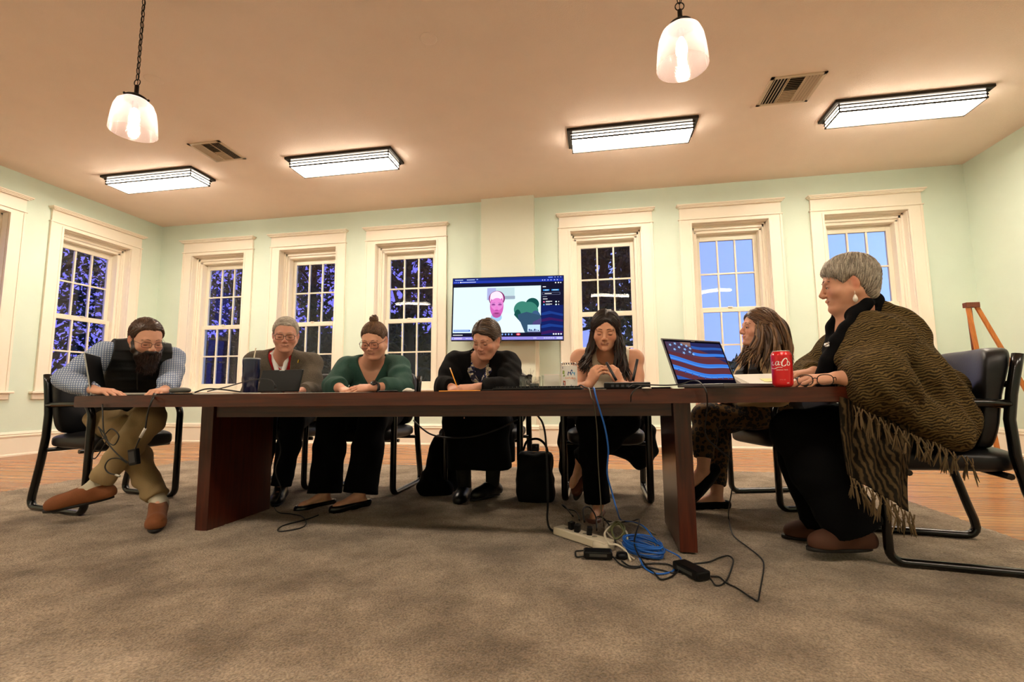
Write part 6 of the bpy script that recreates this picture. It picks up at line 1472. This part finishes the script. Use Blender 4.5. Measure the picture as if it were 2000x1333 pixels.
# router with two antennas
pa, pb = ont(1180, 2.16), ont(1271, 2.16); w = (pb-pa).length; root = empty('wireless_router', (pa+pb)/2); tag(root, 'flat black wireless router with two raised antennas', 'router')
b = MB(); b.box(-w/2, w/2, 0, .13, .004, .030, bev=.004); b.box(-w/2+.01, w/2-.01, .01, .12, .0, .006); b.build('housing', M_blkp, root)
b = MB()
for k in range(5): b.box(-w/2+.03+k*.022, -w/2+.042+k*.022, -.0008, .001, .010, .020)
b.build('socket_row', mat('grey_socket', '34363A', rough=.5), root)
M_ant = mat('antenna_black', '0E0E14', rough=.35)
for (x0, y0), (x1, y1) in (((1204, 744), (1184, 708)), ((1236, 744), (1245, 702))):
    a, c = A3(at(x0, y0, 2.29))-A3(root.location), A3(at(x1, y1, 2.30))-A3(root.location); b = MB(); b.tube([a, a*.8+c*.2, c], [.006, .0065, .0045], 8, flat=(.013, .008, (0, 1, 0))); b.build('antenna', M_ant, root)
slab('black_tray', 1243, 1310, 2.40, .16, .010, M_blkp, 'flat black tray between the router and the flag laptop', 'tray')
b = MB()
for k in range(7): b.rbox((.004*math.sin(k*2), .0, .0016*k+.001), (.16, .20, .0012), (0, 0, .05*math.sin(k)))
o = b.build('paper_stack', M_paper); o.location = ont(1277, 2.66, .0); tag(o, 'stack of white papers behind the black tray', 'papers')
b = MB(); b.lathe([(0, 0), (.018, .0), (.020, .003), (.016, .006), (0, .007)], n=24); o = b.build('white_puck', mat('white_plastic', 'E6DED0', rough=.4)); o.location = ont(1263, 2.06); tag(o, 'small round white plastic disc at the table edge by the router', 'disc')
# ------------------------------------------------ the laptop with the flag wallpaper
n0, n1 = ont(1323, 2.20), ont(1441, 2.42); hd_ = (n1-n0); Lw = .345; root = empty('flag_laptop', n0, rot(hd_)); tag(root, 'open grey laptop showing a flag wallpaper, near the right end of the table', 'laptop')
Lw = hd_.length
b = MB(); b.box(0, Lw, -.245, 0, .004, .018, bev=.003); b.box(.02, Lw-.02, -.23, -.02, 0, .004); b.build('base', M_grm, root)
b = MB(); b.box(.03, Lw-.03, -.12, -.02, .018, .0195); b.build('keyboard', M_blkp, root)
Hs = .225; TI = Matrix.Rotation(R(-22), 4, 'X')
b = MB(); b.M = Matrix.Translation((0, 0, .016)) @ TI; b.box(0, Lw, .0, .006, 0, Hs+.008, bev=.002); b.build('lid', M_grm, root)
cols = []; b = MB(); b.M = Matrix.Translation((0, 0, .016)) @ TI; lay = [0]
def EE(c, k=.7): cols.append(emission('flag_%02d' % len(cols), c, k)); return len(cols)-1
def fpoly(pts, mi):
    lay[0] += 1; b.face([b.v((.006+(Lw-.012)*u, -.0006-.0001*lay[0], .004+(Hs-.004)*(1-v))) for u, v in pts], mi)
fpoly([(0, 0), (1, 0), (1, 1), (0, 1)], EE('0C0A14', .6)); dk, st_b, st_r, st_b2, can_, star = EE('2A2A58'), EE('3A78D8'), EE('5E3038'), EE('2E58A8'), EE('4A3A52'), EE('8CB8F0')
V0, V1 = .045, .90
def fx(u, v): return (.02+.96*u, V0+(V1-V0)*v)
fpoly([fx(0, 0), fx(1, 0), fx(1, 1), fx(0, 1)], st_r)
wv = lambda u, c: c+.10*math.sin(u*3.0+.3)+.30*u-.05*math.sin(u*9)*.3
def stripe(c, t, mi, u0=0., u1=1., f=1.):
    up_ = [(u0+(u1-u0)*i/20, wv(u0+(u1-u0)*i/20, c)) for i in range(21)]; dn = [(u, v+t*(1-.25*u)*f) for u, v in up_[::-1]]
    fpoly([fx(u, min(1, max(0, v))) for u, v in up_+dn], mi)
fpoly([fx(.4, 0), fx(1, 0), fx(1, .55), fx(.7, .28), fx(.4, .1)], dk)
for c in (-.16,): stripe(c, .09, st_b2, .42); 
stripe(.02, .10, st_b, .42); stripe(-.33, .06, EE('34407A'), .55)
stripe(.385-.18, .0001, st_b2, .42)
stripe(.23, .0001, st_b, .42)
for c, m_ in ((.25, st_b), (.52, st_b), (.80, st_b2)): stripe(c+.06, .13, m_)
stripe(.14, .03, EE('6A3840'), .42)
for c in (.33, .60): stripe(c+.055, .02, EE('5C9AE8'))
for k in range(9): u = .05+.105*k; fpoly([fx(u, min(.99, wv(u, .70))), fx(u+.03, min(.99, wv(u+.03, .665))), fx(u+.035, min(.99, wv(u+.035, .675))), fx(u+.012, min(.99, wv(u+.012, .74)))], st_b2)
fpoly([fx(0, 0), fx(.44, 0), fx(.43, .2), fx(.42, .40), fx(.2, .31), fx(0, .26)], can_)
fpoly([fx(.25, 0), fx(.44, 0), fx(.42, .12), fx(.33, .10)], EE('8A6A60'))
for (u, v) in ((.07, .09), (.16, .05), (.27, .07), (.35, .10), (.12, .21), (.21, .15), (.30, .20), (.40, .17), (.37, .27), (.26, .30), (.42, .33)):
    fpoly([fx(u+(.030 if k % 2 == 0 else .012)*math.cos(k*math.pi/5+.3), v+(.045 if k % 2 == 0 else .018)*math.sin(k*math.pi/5+.3)) for k in range(10)], star)
b.build('screen', [MATS['flag_%02d' % i] for i in range(len(cols))], root)
b = MB(); b.M = Matrix.Translation((0, 0, .016)) @ TI; b.box(Lw/2-.012, Lw/2+.012, -.0042, -.0022, Hs-.004, Hs-.001); b.build('camera_bar', M_alu, root)
# papers beyond the laptop, lying on a raised folder
b = MB(); b.M = Matrix.Rotation(R(12), 4, 'X')
for k in range(5): b.rbox((0, .0, .002*k), (.36-.006*k, .26, .0015), (0, 0, .02*k))
b.rbox((-.02, -.06, .0112), (.12, .08, .0006), mi=1)
o = b.build('papers', [M_paper, mat('highlighter_yellow', 'EEE6A0', rough=.9)]); o.location = ont(1515, 2.62, .040); tag(o, 'propped sheets of white paper with a yellow patch behind the red can', 'papers')
b = MB(); b.M = Matrix.Rotation(R(12), 4, 'X'); b.prism([(-.17, -.12), (.17, -.12), (.17, .12), (-.17, .12)], -.028, -.002); o = b.build('ring_binder', mat('white_binder', 'D8D4CA', rough=.6)); o.location = ont(1515, 2.62, .040); tag(o, 'white binder under the propped sheets', 'binder')
# red can
c = ont(1530, 2.10); root = empty('soda_can', c); tag(root, 'red soft drink can with white script lettering', 'can')
s_ = 1.14; rc_ = .0335*s_; M_red = mat('can_red', 'D8121C', rough=.28, metal=.25, coat=.4); M_wht = mat('can_white', 'F2EEE8', rough=.4)
b = MB(); b.lathe([(0, .004), (.022*s_, .003), (.026*s_, 0), (.0325*s_, .010), (rc_, .018), (rc_, .112*s_)], n=48); b.lathe([(rc_, .112*s_), (.031*s_, .120*s_), (.0275*s_, .125*s_)], n=48); b.build('body', M_red, root)
b = MB(); b.lathe([(.0275*s_, .125*s_), (.0280*s_, .128*s_), (.0265*s_, .128*s_), (.0255*s_, .122*s_), (0, .122*s_)], n=40); b.build('lid', M_alu, root)
fw2 = rot((-c.x, -c.y))
# script lettering: strokes of varying width bent around the can
def stroke(b, pts, r, u0=0., z0=0., sc=1.):
    P_ = spline([(x, y, 0) for x, y in pts], 8); out = []
    for i, q in enumerate(P_):
        t = i/(len(P_)-1); tg = (P_[min(i+1, len(P_)-1)]-P_[max(i-1, 0)]); tg.normalize(); wd = r*(.55+.75*abs(tg.y)) 
        n_ = Vector((-tg.y, tg.x, 0)); out.append((q+n_*wd, q-n_*wd))
    f = lambda q: b.v(((rc_+.0007)*math.cos(fw2+(u0+q.x*sc)/rc_), (rc_+.0007)*math.sin(fw2+(u0+q.x*sc)/rc_), z0+q.y*sc))
    V_ = [(f(a), f(c_)) for a, c_ in out]
    for (a, c_), (d_, e_) in zip(V_, V_[1:]): b.face([a, c_, e_, d_])
b = MB(); k_ = .0115
def cc_(u, z, s): stroke(b, [(.9, .5), (.5, .95), (-.2, .8), (-.6, 0), (-.3, -.7), (.3, -.75), (.9, -.35)], .13, u, z, s)
Zb = .083*s_
stroke(b, [(-.45, .6), (-.8, .75), (-1.1, .2), (-.9, -.6), (-.3, -.7), (.1, -.2)], .13, -.029, Zb, k_*.8)                  # o
stroke(b, [(.6, .55), (.2, .8), (-.4, .4), (-.5, -.5), (-.1, -.8), (.4, -.3), (.75, .8)], .12, -.017, Zb, k_*.85); stroke(b, [(.75, .8), (.55, -.2), (.7, -.75), (1.1, -.4)], .13, -.017, Zb, k_*.85)   # a
stroke(b, [(-.3, 0), (.3, .06)], .14, -.0035, Zb+.004, k_*.6)                                                              # -
stroke(b, [(1.2, 1.5), (.9, 2.0), (.1, 1.6), (-.7, .3), (-.7, -.9), (0, -1.2), (.8, -.6)], .17, .008, Zb, k_*.85); stroke(b, [(1.2, 1.5), (1.5, .8), (1.0, .6)], .10, .008, Zb, k_*.85)    # C
stroke(b, [(.4, .7), (-.1, .8), (-.5, .1), (-.3, -.7), (.3, -.7), (.7, 0), (.4, .7)], .13, .024, Zb-.002, k_*.8)          # o
stroke(b, [(-3.2, 0), (-1.5, -.35), (0, .1), (1.2, .0)], .12, -.012, Zb-.017, k_)                                          # the swash
b.build('script_lettering', M_wht, root)
bend_ = lambda z, k=1.: (lambda x, y, w_: ((rc_+.0007)*math.cos(fw2+(x*k)/rc_), (rc_+.0007)*math.sin(fw2+(x*k)/rc_), z+y))
text_mesh('small_lettering', 'ORIGINAL TASTE', .0055, M_wht, root, bend_(.058*s_)); text_mesh('small_lettering', '12 FL OZ', .0055, mat('can_pale', 'E09088'), root, bend_(.024*s_))
text_mesh('small_lettering', '240', .006, M_wht, root, lambda x, y, w_: ((rc_+.0007)*math.cos(fw2+(x+.018)/rc_), (rc_+.0007)*math.sin(fw2+(x+.018)/rc_), .012*s_+y))
# reading glasses
g0, g1 = ont(1556, 2.12), ont(1632, 2.06); root = empty('reading_glasses', (g0+g1)/2, rot(g1-g0)); tag(root, 'black rimmed reading glasses standing on the table by the shawl', 'glasses')
wd = (g1-g0).length; M_gl = mat('glasses_black', '0C0A0A', rough=.2); b = MB()
for q in (-1, 1):
    b.tube([Vector((q*.034+.027*math.copysign(abs(math.cos(a))**.8, math.cos(a)), 0, .026+.021*math.copysign(abs(math.sin(a))**.8, math.sin(a)))) for a in np.linspace(0, 6.283, 33)[:-1]], .0019, 6, closed=True)
b.tube(spline([(-.010, 0, .030), (0, -.002, .034), (.010, 0, .030)], 5), .0018, 6); b.build('rims', M_gl, root)
for q in (-1, 1):
    b = MB(); b.tube(spline([(q*.061, .0, .034), (q*.068, .012, .034), (q*.064, .09, .020), (q*.058, .135, .002)], 6), .0020, 6); b.build('temple', M_gl, root)
    b = MB(); b.face([b.v((q*.034+.026*math.cos(a), 0, .026+.020*math.sin(a))) for a in np.linspace(0, 6.283, 25)[:-1]]); b.build('lens', M_lens, root)

# ================================================================== CABLES AND THE HEAP ON THE FLOOR
M_blue = mat('blue_cable', '1C5FB8', rough=.45); M_wc = mat('pale_cable', 'B8AC96', rough=.5); M_gc = mat('grey_cable', '6A6658', rough=.5)
# the bundle hanging at the left end
hub = Vector(at(252, 850, 2.06)); root = empty('hanging_adapter', hub); tag(root, 'black adapter and tangled cord hanging from the table before the bearded man', 'power adapter')
def rel(px, py, Y): return Vector(at(px, py, Y))-hub
b = MB(); b.tube(spline([rel(301, 769, 2.10), rel(295, 785, 2.06), rel(288, 810, 2.05), rel(284, 838, 2.05)], 6), .0038, 6); b.tube(spline([rel(304, 770, 2.12), rel(298, 782, 2.05), rel(290, 800, 2.04)], 6), .0038, 6); b.build('cable', M_cord, root)
b = MB(); b.tube([rel(284, 837, 2.05), rel(274, 855, 2.05)], .0065, 8); b.build('connector', mat('connector_white', 'D4D0C6', rough=.4), root)
b = MB(); b.tube(spline([rel(273, 857, 2.05), rel(268, 868, 2.05), rel(264, 878, 2.05)], 5), .0035, 6); b.build('cable', M_cord, root)
b = MB(); c_ = rel(262, 893, 2.06); b.rbox(c_, (.046, .026, .078), (0, R(-12), 0), bev=.004); br = b.build('brick', M_blkp, root)
b = MB(); b.rbox(c_+Vector((0, -.0135, 0)), (.034, .0008, .055), (0, R(-12), 0)); b.build('rating_label', mat('label_grey', '2A2A2C', rough=.5), br)
b = MB(); b.tube(spline([rel(200, 790, 2.10), rel(201, 820, 2.06), rel(203, 845, 2.05), rel(212, 868, 2.05), rel(232, 890, 2.05), rel(252, 905, 2.06)], 7), .0032, 6); b.build('cable', M_cord, root)
b = MB(); b.tube(spline([rel(204, 850, 2.05), rel(218, 838, 2.04), rel(232, 852, 2.04), rel(222, 870, 2.04), rel(205, 858, 2.05), rel(195, 840, 2.05), rel(193, 835, 2.05), rel(208, 856, 2.05), rel(200, 876, 2.05), rel(186, 896, 2.05), rel(180, 890, 2.05), rel(192, 866, 2.05), rel(206, 856, 2.05), rel(214, 872, 2.05)], 8), .0030, 6); b.build('cable', M_cord, root)
b = MB(); b.tube(spline([rel(248, 905, 2.06), rel(232, 896, 2.06), rel(214, 898, 2.05), rel(205, 912, 2.05), rel(212, 924, 2.05), rel(228, 928, 2.05)], 7), .0032, 6); b.build('cable', M_cord, root)
b = MB(); b.tube([rel(226, 928, 2.05), rel(234, 931, 2.05)], .0055, 8); b.build('tip', M_alu, root)
def fl(px, py, dz=0.): v = onz(px, py, RUG); return Vector((v.x, v.y, RUG+.004+dz))
# cords behind the left leg and on the rug
cord('floor_cord', [at(546, 800, 2.95), at(541, 840, 2.9), at(548, 880, 2.88), at(538, 920, 2.86), at(549, 960, 2.85), fl(536, 990), fl(545, 1003), fl(570, 1006), fl(590, 1011), fl(598, 1024), fl(585, 1034), fl(545, 1040), fl(552, 1029), fl(600, 1016), fl(622, 1008)], .0035, M_cord, 'thin black cord running down the left table leg and curling on the rug', n=8)
# thick black cable sagging between chairs, then down past the bag
cord('sagging_cable', [at(808, 822, 3.28), at(825, 838, 3.12), at(845, 850, 3.05), at(880, 856, 2.95), at(930, 852, 2.9), at(975, 838, 2.88), at(1010, 820, 2.86)], .0055, M_cord, 'black cable sagging across in front of the writing woman\'s skirt')
cord('power_cable', [at(1050, 812, 2.80), at(1060, 828, 2.80), at(1066, 860, 2.80), at(1069, 930, 2.76), at(1070, 985, 2.70), at(1069, 1015, 2.62), fl(1076, 1038, .004), fl(1100, 1046, .01), fl(1135, 1049, .03)], .0062, M_cord, 'thick black power cable dropping beside the black bag to the power strip')
# power strip
pa, pb = fl(1100, 1052), fl(1172, 1076); root = empty('power_strip', (pa+pb)/2, rot(pb-pa)); tag(root, 'pale power strip half under the heap of cables', 'power strip')
M_strip = mat('ivory_plastic', 'C8BCA4', rough=.5); L_s = (pb-pa).length+.05
b = MB(); b.box(-L_s/2-.05, L_s/2, -.0, .075, -.003, .036, bev=.006); b.build('housing', M_strip, root)
b = MB()
for k in range(4): b.lathe([(0, .0368), (.013, .0368), (.013, .036)], (-L_s/2+.02+k*.06, .037, 0), 16)
b.build('outlet_row', mat('outlet_dark', '8A806C', rough=.6), root)
for k, (dx, dy) in enumerate(((-.10, .04), (-.05, .03), (.02, .04))):
    b = MB(); b.rbox((dx, dy, .055), (.026, .030, .038), (.1, .1, .4*k), bev=.004); o = b.build('plug', M_blkp); o.location = root.location; o.rotation_euler = root.rotation_euler; tag(o, 'black plug standing in the power strip', 'plug', 'black plugs in the strip')
b = MB(); b.lathe([(0, 0), (.045, 0), (.050, .008), (.046, .030), (.03, .036), (0, .037)], n=32); o = b.build('round_outlet', M_strip); o.location = fl(1178, 1072, -.004); tag(o, 'rounded ivory outlet block with a black socket hole beside the adapter', 'outlet')
b = MB(); b.lathe([(0, .0372), (.006, .0372), (.006, .034)], (.0, -.022, -.001), 12); b.build('socket_hole', M_blkp, o)
def brick(name, a, c, w, h, lb, dz=0.):
    a, c = Vector(a), Vector(c); d = c-a; L = d.length; r = empty(name, (a+c)/2, rot(d)); tag(r, lb, 'power adapter')
    b = MB(); b.box(-L/2, L/2, -w/2, w/2, 0+dz, h+dz, bev=.007); b.build('housing', M_blkp, r)
    b = MB(); b.box(-L*.3, L*.3, -w/2-.0006, -w/2+.001, h*.35+dz, h*.7+dz); b.build('label', mat('label_dim', '3A3A36', rough=.5), r); return r
brick('power_brick', fl(1140, 1090), fl(1196, 1092), .06, .032, 'black power adapter brick left of the blue cable coil')
brick('power_brick', fl(1326, 1112), fl(1376, 1138), .065, .034, 'large black power adapter brick lying alone in front of the right table leg')
for k, (a_, c_) in enumerate((((1215, 1092), .022),)): b = MB(); b.lathe([(0, 0), (.024, 0), (.026, .01), (.022, .022), (0, .024)], n=20); o = b.build('cord_reel', M_blkp); o.location = fl(*a_); tag(o, 'small round black cord reel in the heap of cables', 'cord reel')
# the coil of blue network cable
root = empty('network_cable', fl(1256, 1082)); tag(root, 'coil of bright blue network cable on the rug by the right table leg', 'cable')
b = MB(); rng = np.random.RandomState(2); pts = []
for i in range(26*14):
    a = i*2*math.pi/26; lp = i//26; rx, ry = .062+.005*math.sin(lp*2.1), .105+.008*math.cos(lp*1.7); cx_, cy_ = .004*math.sin(lp), .006*math.cos(lp*1.3)
    x, y = rx*math.cos(a)+cx_, ry*math.sin(a)+cy_; an_ = R(35); pts.append((x*math.cos(an_)-y*math.sin(an_), x*math.sin(an_)+y*math.cos(an_), .006+.0036*lp+.003*math.sin(a*2+lp)))
b.tube(pts, .0030, 5, caps=True); b.build('coil', M_blue, root)
cord('network_cable', [ont(1158, 2.14, .005), ont(1160, 2.05, .007), at(1161, 762, 2.005), at(1164, 776, 1.998), at(1171, 800, 2.02), at(1182, 838, 2.06), at(1188, 880, 2.10), at(1186, 925, 2.16), at(1196, 965, 2.22), at(1206, 1000, 2.26), fl(1214, 1022, .01), fl(1240, 1046, .06), fl(1262, 1066, .075), fl(1290, 1082, .03), fl(1327, 1090), fl(1326, 1104), fl(1310, 1120), fl(1280, 1123), fl(1258, 1110), fl(1248, 1098, .02)], .0036, M_blue, 'blue network cable falling from the table edge to the floor coil')
cord('grey_cable', [ont(1148, 2.14, .005), ont(1150, 2.05, .006), at(1152, 763, 2.005), at(1155, 777, 2.0), at(1160, 790, 2.05), at(1166, 840, 2.2), at(1168, 900, 2.3), at(1172, 960, 2.38), at(1175, 1000, 2.42), fl(1180, 1040, .02)], .0026, M_gc, 'thin grey cable hanging just left of the blue one')
cord('laptop_cord', [at(1228, 757, 2.06), at(1240, 752, 2.03), at(1262, 752, 2.06), at(1300, 753, 2.10), at(1330, 751, 2.12), at(1345, 746, 2.14), at(1358, 744, 2.10), at(1370, 750, 2.03), at(1380, 768, 2.00), at(1381, 800, 2.06), at(1377, 840, 2.14), at(1384, 860, 2.18), at(1412, 885, 2.24), at(1428, 902, 2.28), at(1430, 950, 2.40), at(1424, 990, 2.50), fl(1424, 1025, .03), fl(1432, 1047), fl(1462, 1072), fl(1486, 1092), fl(1492, 1110), fl(1484, 1160), fl(1480, 1176), fl(1470, 1172), fl(1440, 1152), fl(1420, 1142), fl(1405, 1130), fl(1388, 1128)], .0030, M_cord, 'long thin black cord from the flag laptop down to the lone adapter', n=7)
cord('antenna_cord', [at(1232, 785, 2.02), at(1233, 772, 2.00), at(1240, 762, 2.01), at(1252, 755, 2.05)], .0026, M_cord, 'short black cord bending over the table edge below the router')
cord('adapter_cord', [fl(1388, 1140, .012), fl(1400, 1147), fl(1418, 1138), fl(1430, 1110), fl(1432, 1096), fl(1422, 1088), fl(1405, 1092), fl(1385, 1100), fl(1352, 1104), fl(1340, 1110, .012)], .0034, M_cord, 'black cord looping to the right of the lone adapter')
cord('adapter_cord', [fl(1326, 1122, .01), fl(1310, 1130), fl(1290, 1134), fl(1276, 1120), fl(1262, 1108), fl(1245, 1096, .03), fl(1240, 1085, .06), fl(1250, 1060, .09), fl(1248, 1040, .06), fl(1232, 1028, .02), fl(1200, 1022), fl(1180, 1018)], .0036, M_cord, 'black cord from the lone adapter over the blue coil')
cord('adapter_cord', [fl(1140, 1094, .01), fl(1126, 1090), fl(1124, 1080), fl(1134, 1078), fl(1146, 1082, .01)], .0034, M_cord, 'small loop of black cord at the left of the left adapter')
cord('adapter_cord', [fl(1196, 1094, .01), fl(1214, 1106), fl(1240, 1112), fl(1262, 1104), fl(1300, 1104), fl(1318, 1112), fl(1316, 1122), fl(1290, 1116), fl(1262, 1110), fl(1230, 1108), fl(1214, 1098)], .0034, M_cord, 'black cord lying in flat loops in front of the blue coil')
cord('pale_cable', [fl(1280, 1046), fl(1250, 1030), fl(1215, 1024, .01), fl(1188, 1034, .02), fl(1184, 1050, .03), fl(1196, 1066, .03), fl(1215, 1074, .02), fl(1225, 1088, .01), fl(1240, 1096)], .0048, M_wc, 'pale cord arching behind the blue coil')
cord('pale_cable', [fl(1232, 1098), fl(1222, 1088, .02), fl(1205, 1080, .03), fl(1190, 1078, .03), fl(1182, 1062, .045), fl(1200, 1048, .05), fl(1222, 1056, .04), fl(1226, 1072, .04)], .0052, mat('ivory_cord', 'CFC4AC', rough=.5), 'ivory cord knotted beside the round outlet')
cord('olive_cord', [fl(1190, 1060, .05), fl(1204, 1050, .07), fl(1220, 1056, .06), fl(1216, 1068, .05), fl(1202, 1072, .04), fl(1196, 1060, .06), fl(1210, 1054, .07), fl(1222, 1066, .05)], .005, mat('olive_cord', '5A5A34', rough=.6), 'olive cord bundled between the strip and the blue coil')
cord('extension_cable', [fl(1120, 1040, .075), fl(1104, 1012, .06), fl(1098, 998, .03), fl(1108, 996), fl(1122, 1010, .03), fl(1130, 1030, .06), fl(1132, 1042, .06)], .0040, M_cord, 'black cord looping up behind the power strip')
cord('extension_cable', [fl(1142, 1046, .06), fl(1140, 1026, .08), fl(1152, 1018, .07), fl(1164, 1026, .04), fl(1166, 1046, .02), fl(1166, 1032, .05), fl(1180, 1034, .05), fl(1196, 1050, .03), fl(1204, 1080, .03)], .0040, M_cord, 'black cord standing in a narrow loop over the power strip')
# ------------------------------------------------ bags on the floor
S = Sdf(); S.group(.03); S.box(at(1046, 935, 3.30), (.115, .085, .175), None, .03); S.ell(A3(at(1046, 935, 3.30))+A3((0, 0, -.05)), (.13, .11, .13), None, .04)
S.disp = fabric_noise(.006, (16, 14, 12), 1., .002); S.plane((0, 0, RUG+.002), (0, 0, -1)); bag = build_sdf('tote_bag', S, .006, mat('black_bag', '070707', rough=.8, spec=.2)); tag(bag, 'tall black bag on the rug between the two women, stuffed with things', 'bag')
b = MB(); b.tube(spline([at(1022, 880, 3.27), at(1030, 862, 3.25), at(1050, 858, 3.25), at(1064, 868, 3.26), at(1070, 884, 3.27)], 6), .008, 6); b.build('handle', M_blackcloth, bag)
b = MB(); b.box(-.025, .025, -.02, .02, 0, .05, bev=.006); b.lathe([(.014, .0), (.016, .02), (.012, .02)], (0, -.022, .02), 14); o = b.build('camera', M_blkp); o.location = Vector(at(1046, 882, 3.32)); tag(o, 'small black camera poking out of the black bag', 'camera')
S = Sdf(); S.group(.03); S.rc(at(858, 860, 3.42), at(838, 950, 3.36), .045, .075, .05); S.rc(at(838, 950, 3.36), at(868, 958, 3.38), .075, .06, .05); S.rc(at(868, 850, 3.5), at(880, 945, 3.5), .05, .06, .05); S.disp = fabric_noise(.008, (18, 14, 6), 4., .003); S.plane((0, 0, RUG+.002), (0, 0, -1))
tag(build_sdf('folded_coat', S, .007, M_blackcloth), 'black coat hanging to the rug at the left of the long skirt', 'coat')
S = Sdf(); S.group(.03); S.rc(at(1108, 830, 3.56), at(1112, 920, 3.58), .06, .07, .05); S.rc(at(1268, 840, 3.62), at(1250, 905, 3.62), .05, .05, .05); S.rc(at(1112, 860, 3.62), at(1262, 880, 3.66), .07, .08, .06); S.disp = fabric_noise(.008, (18, 14, 6), 2., .003)
tag(build_sdf('draped_jacket', S, .007, M_blackcloth), 'dark jacket draped over the chair behind the woman in cream', 'jacket')
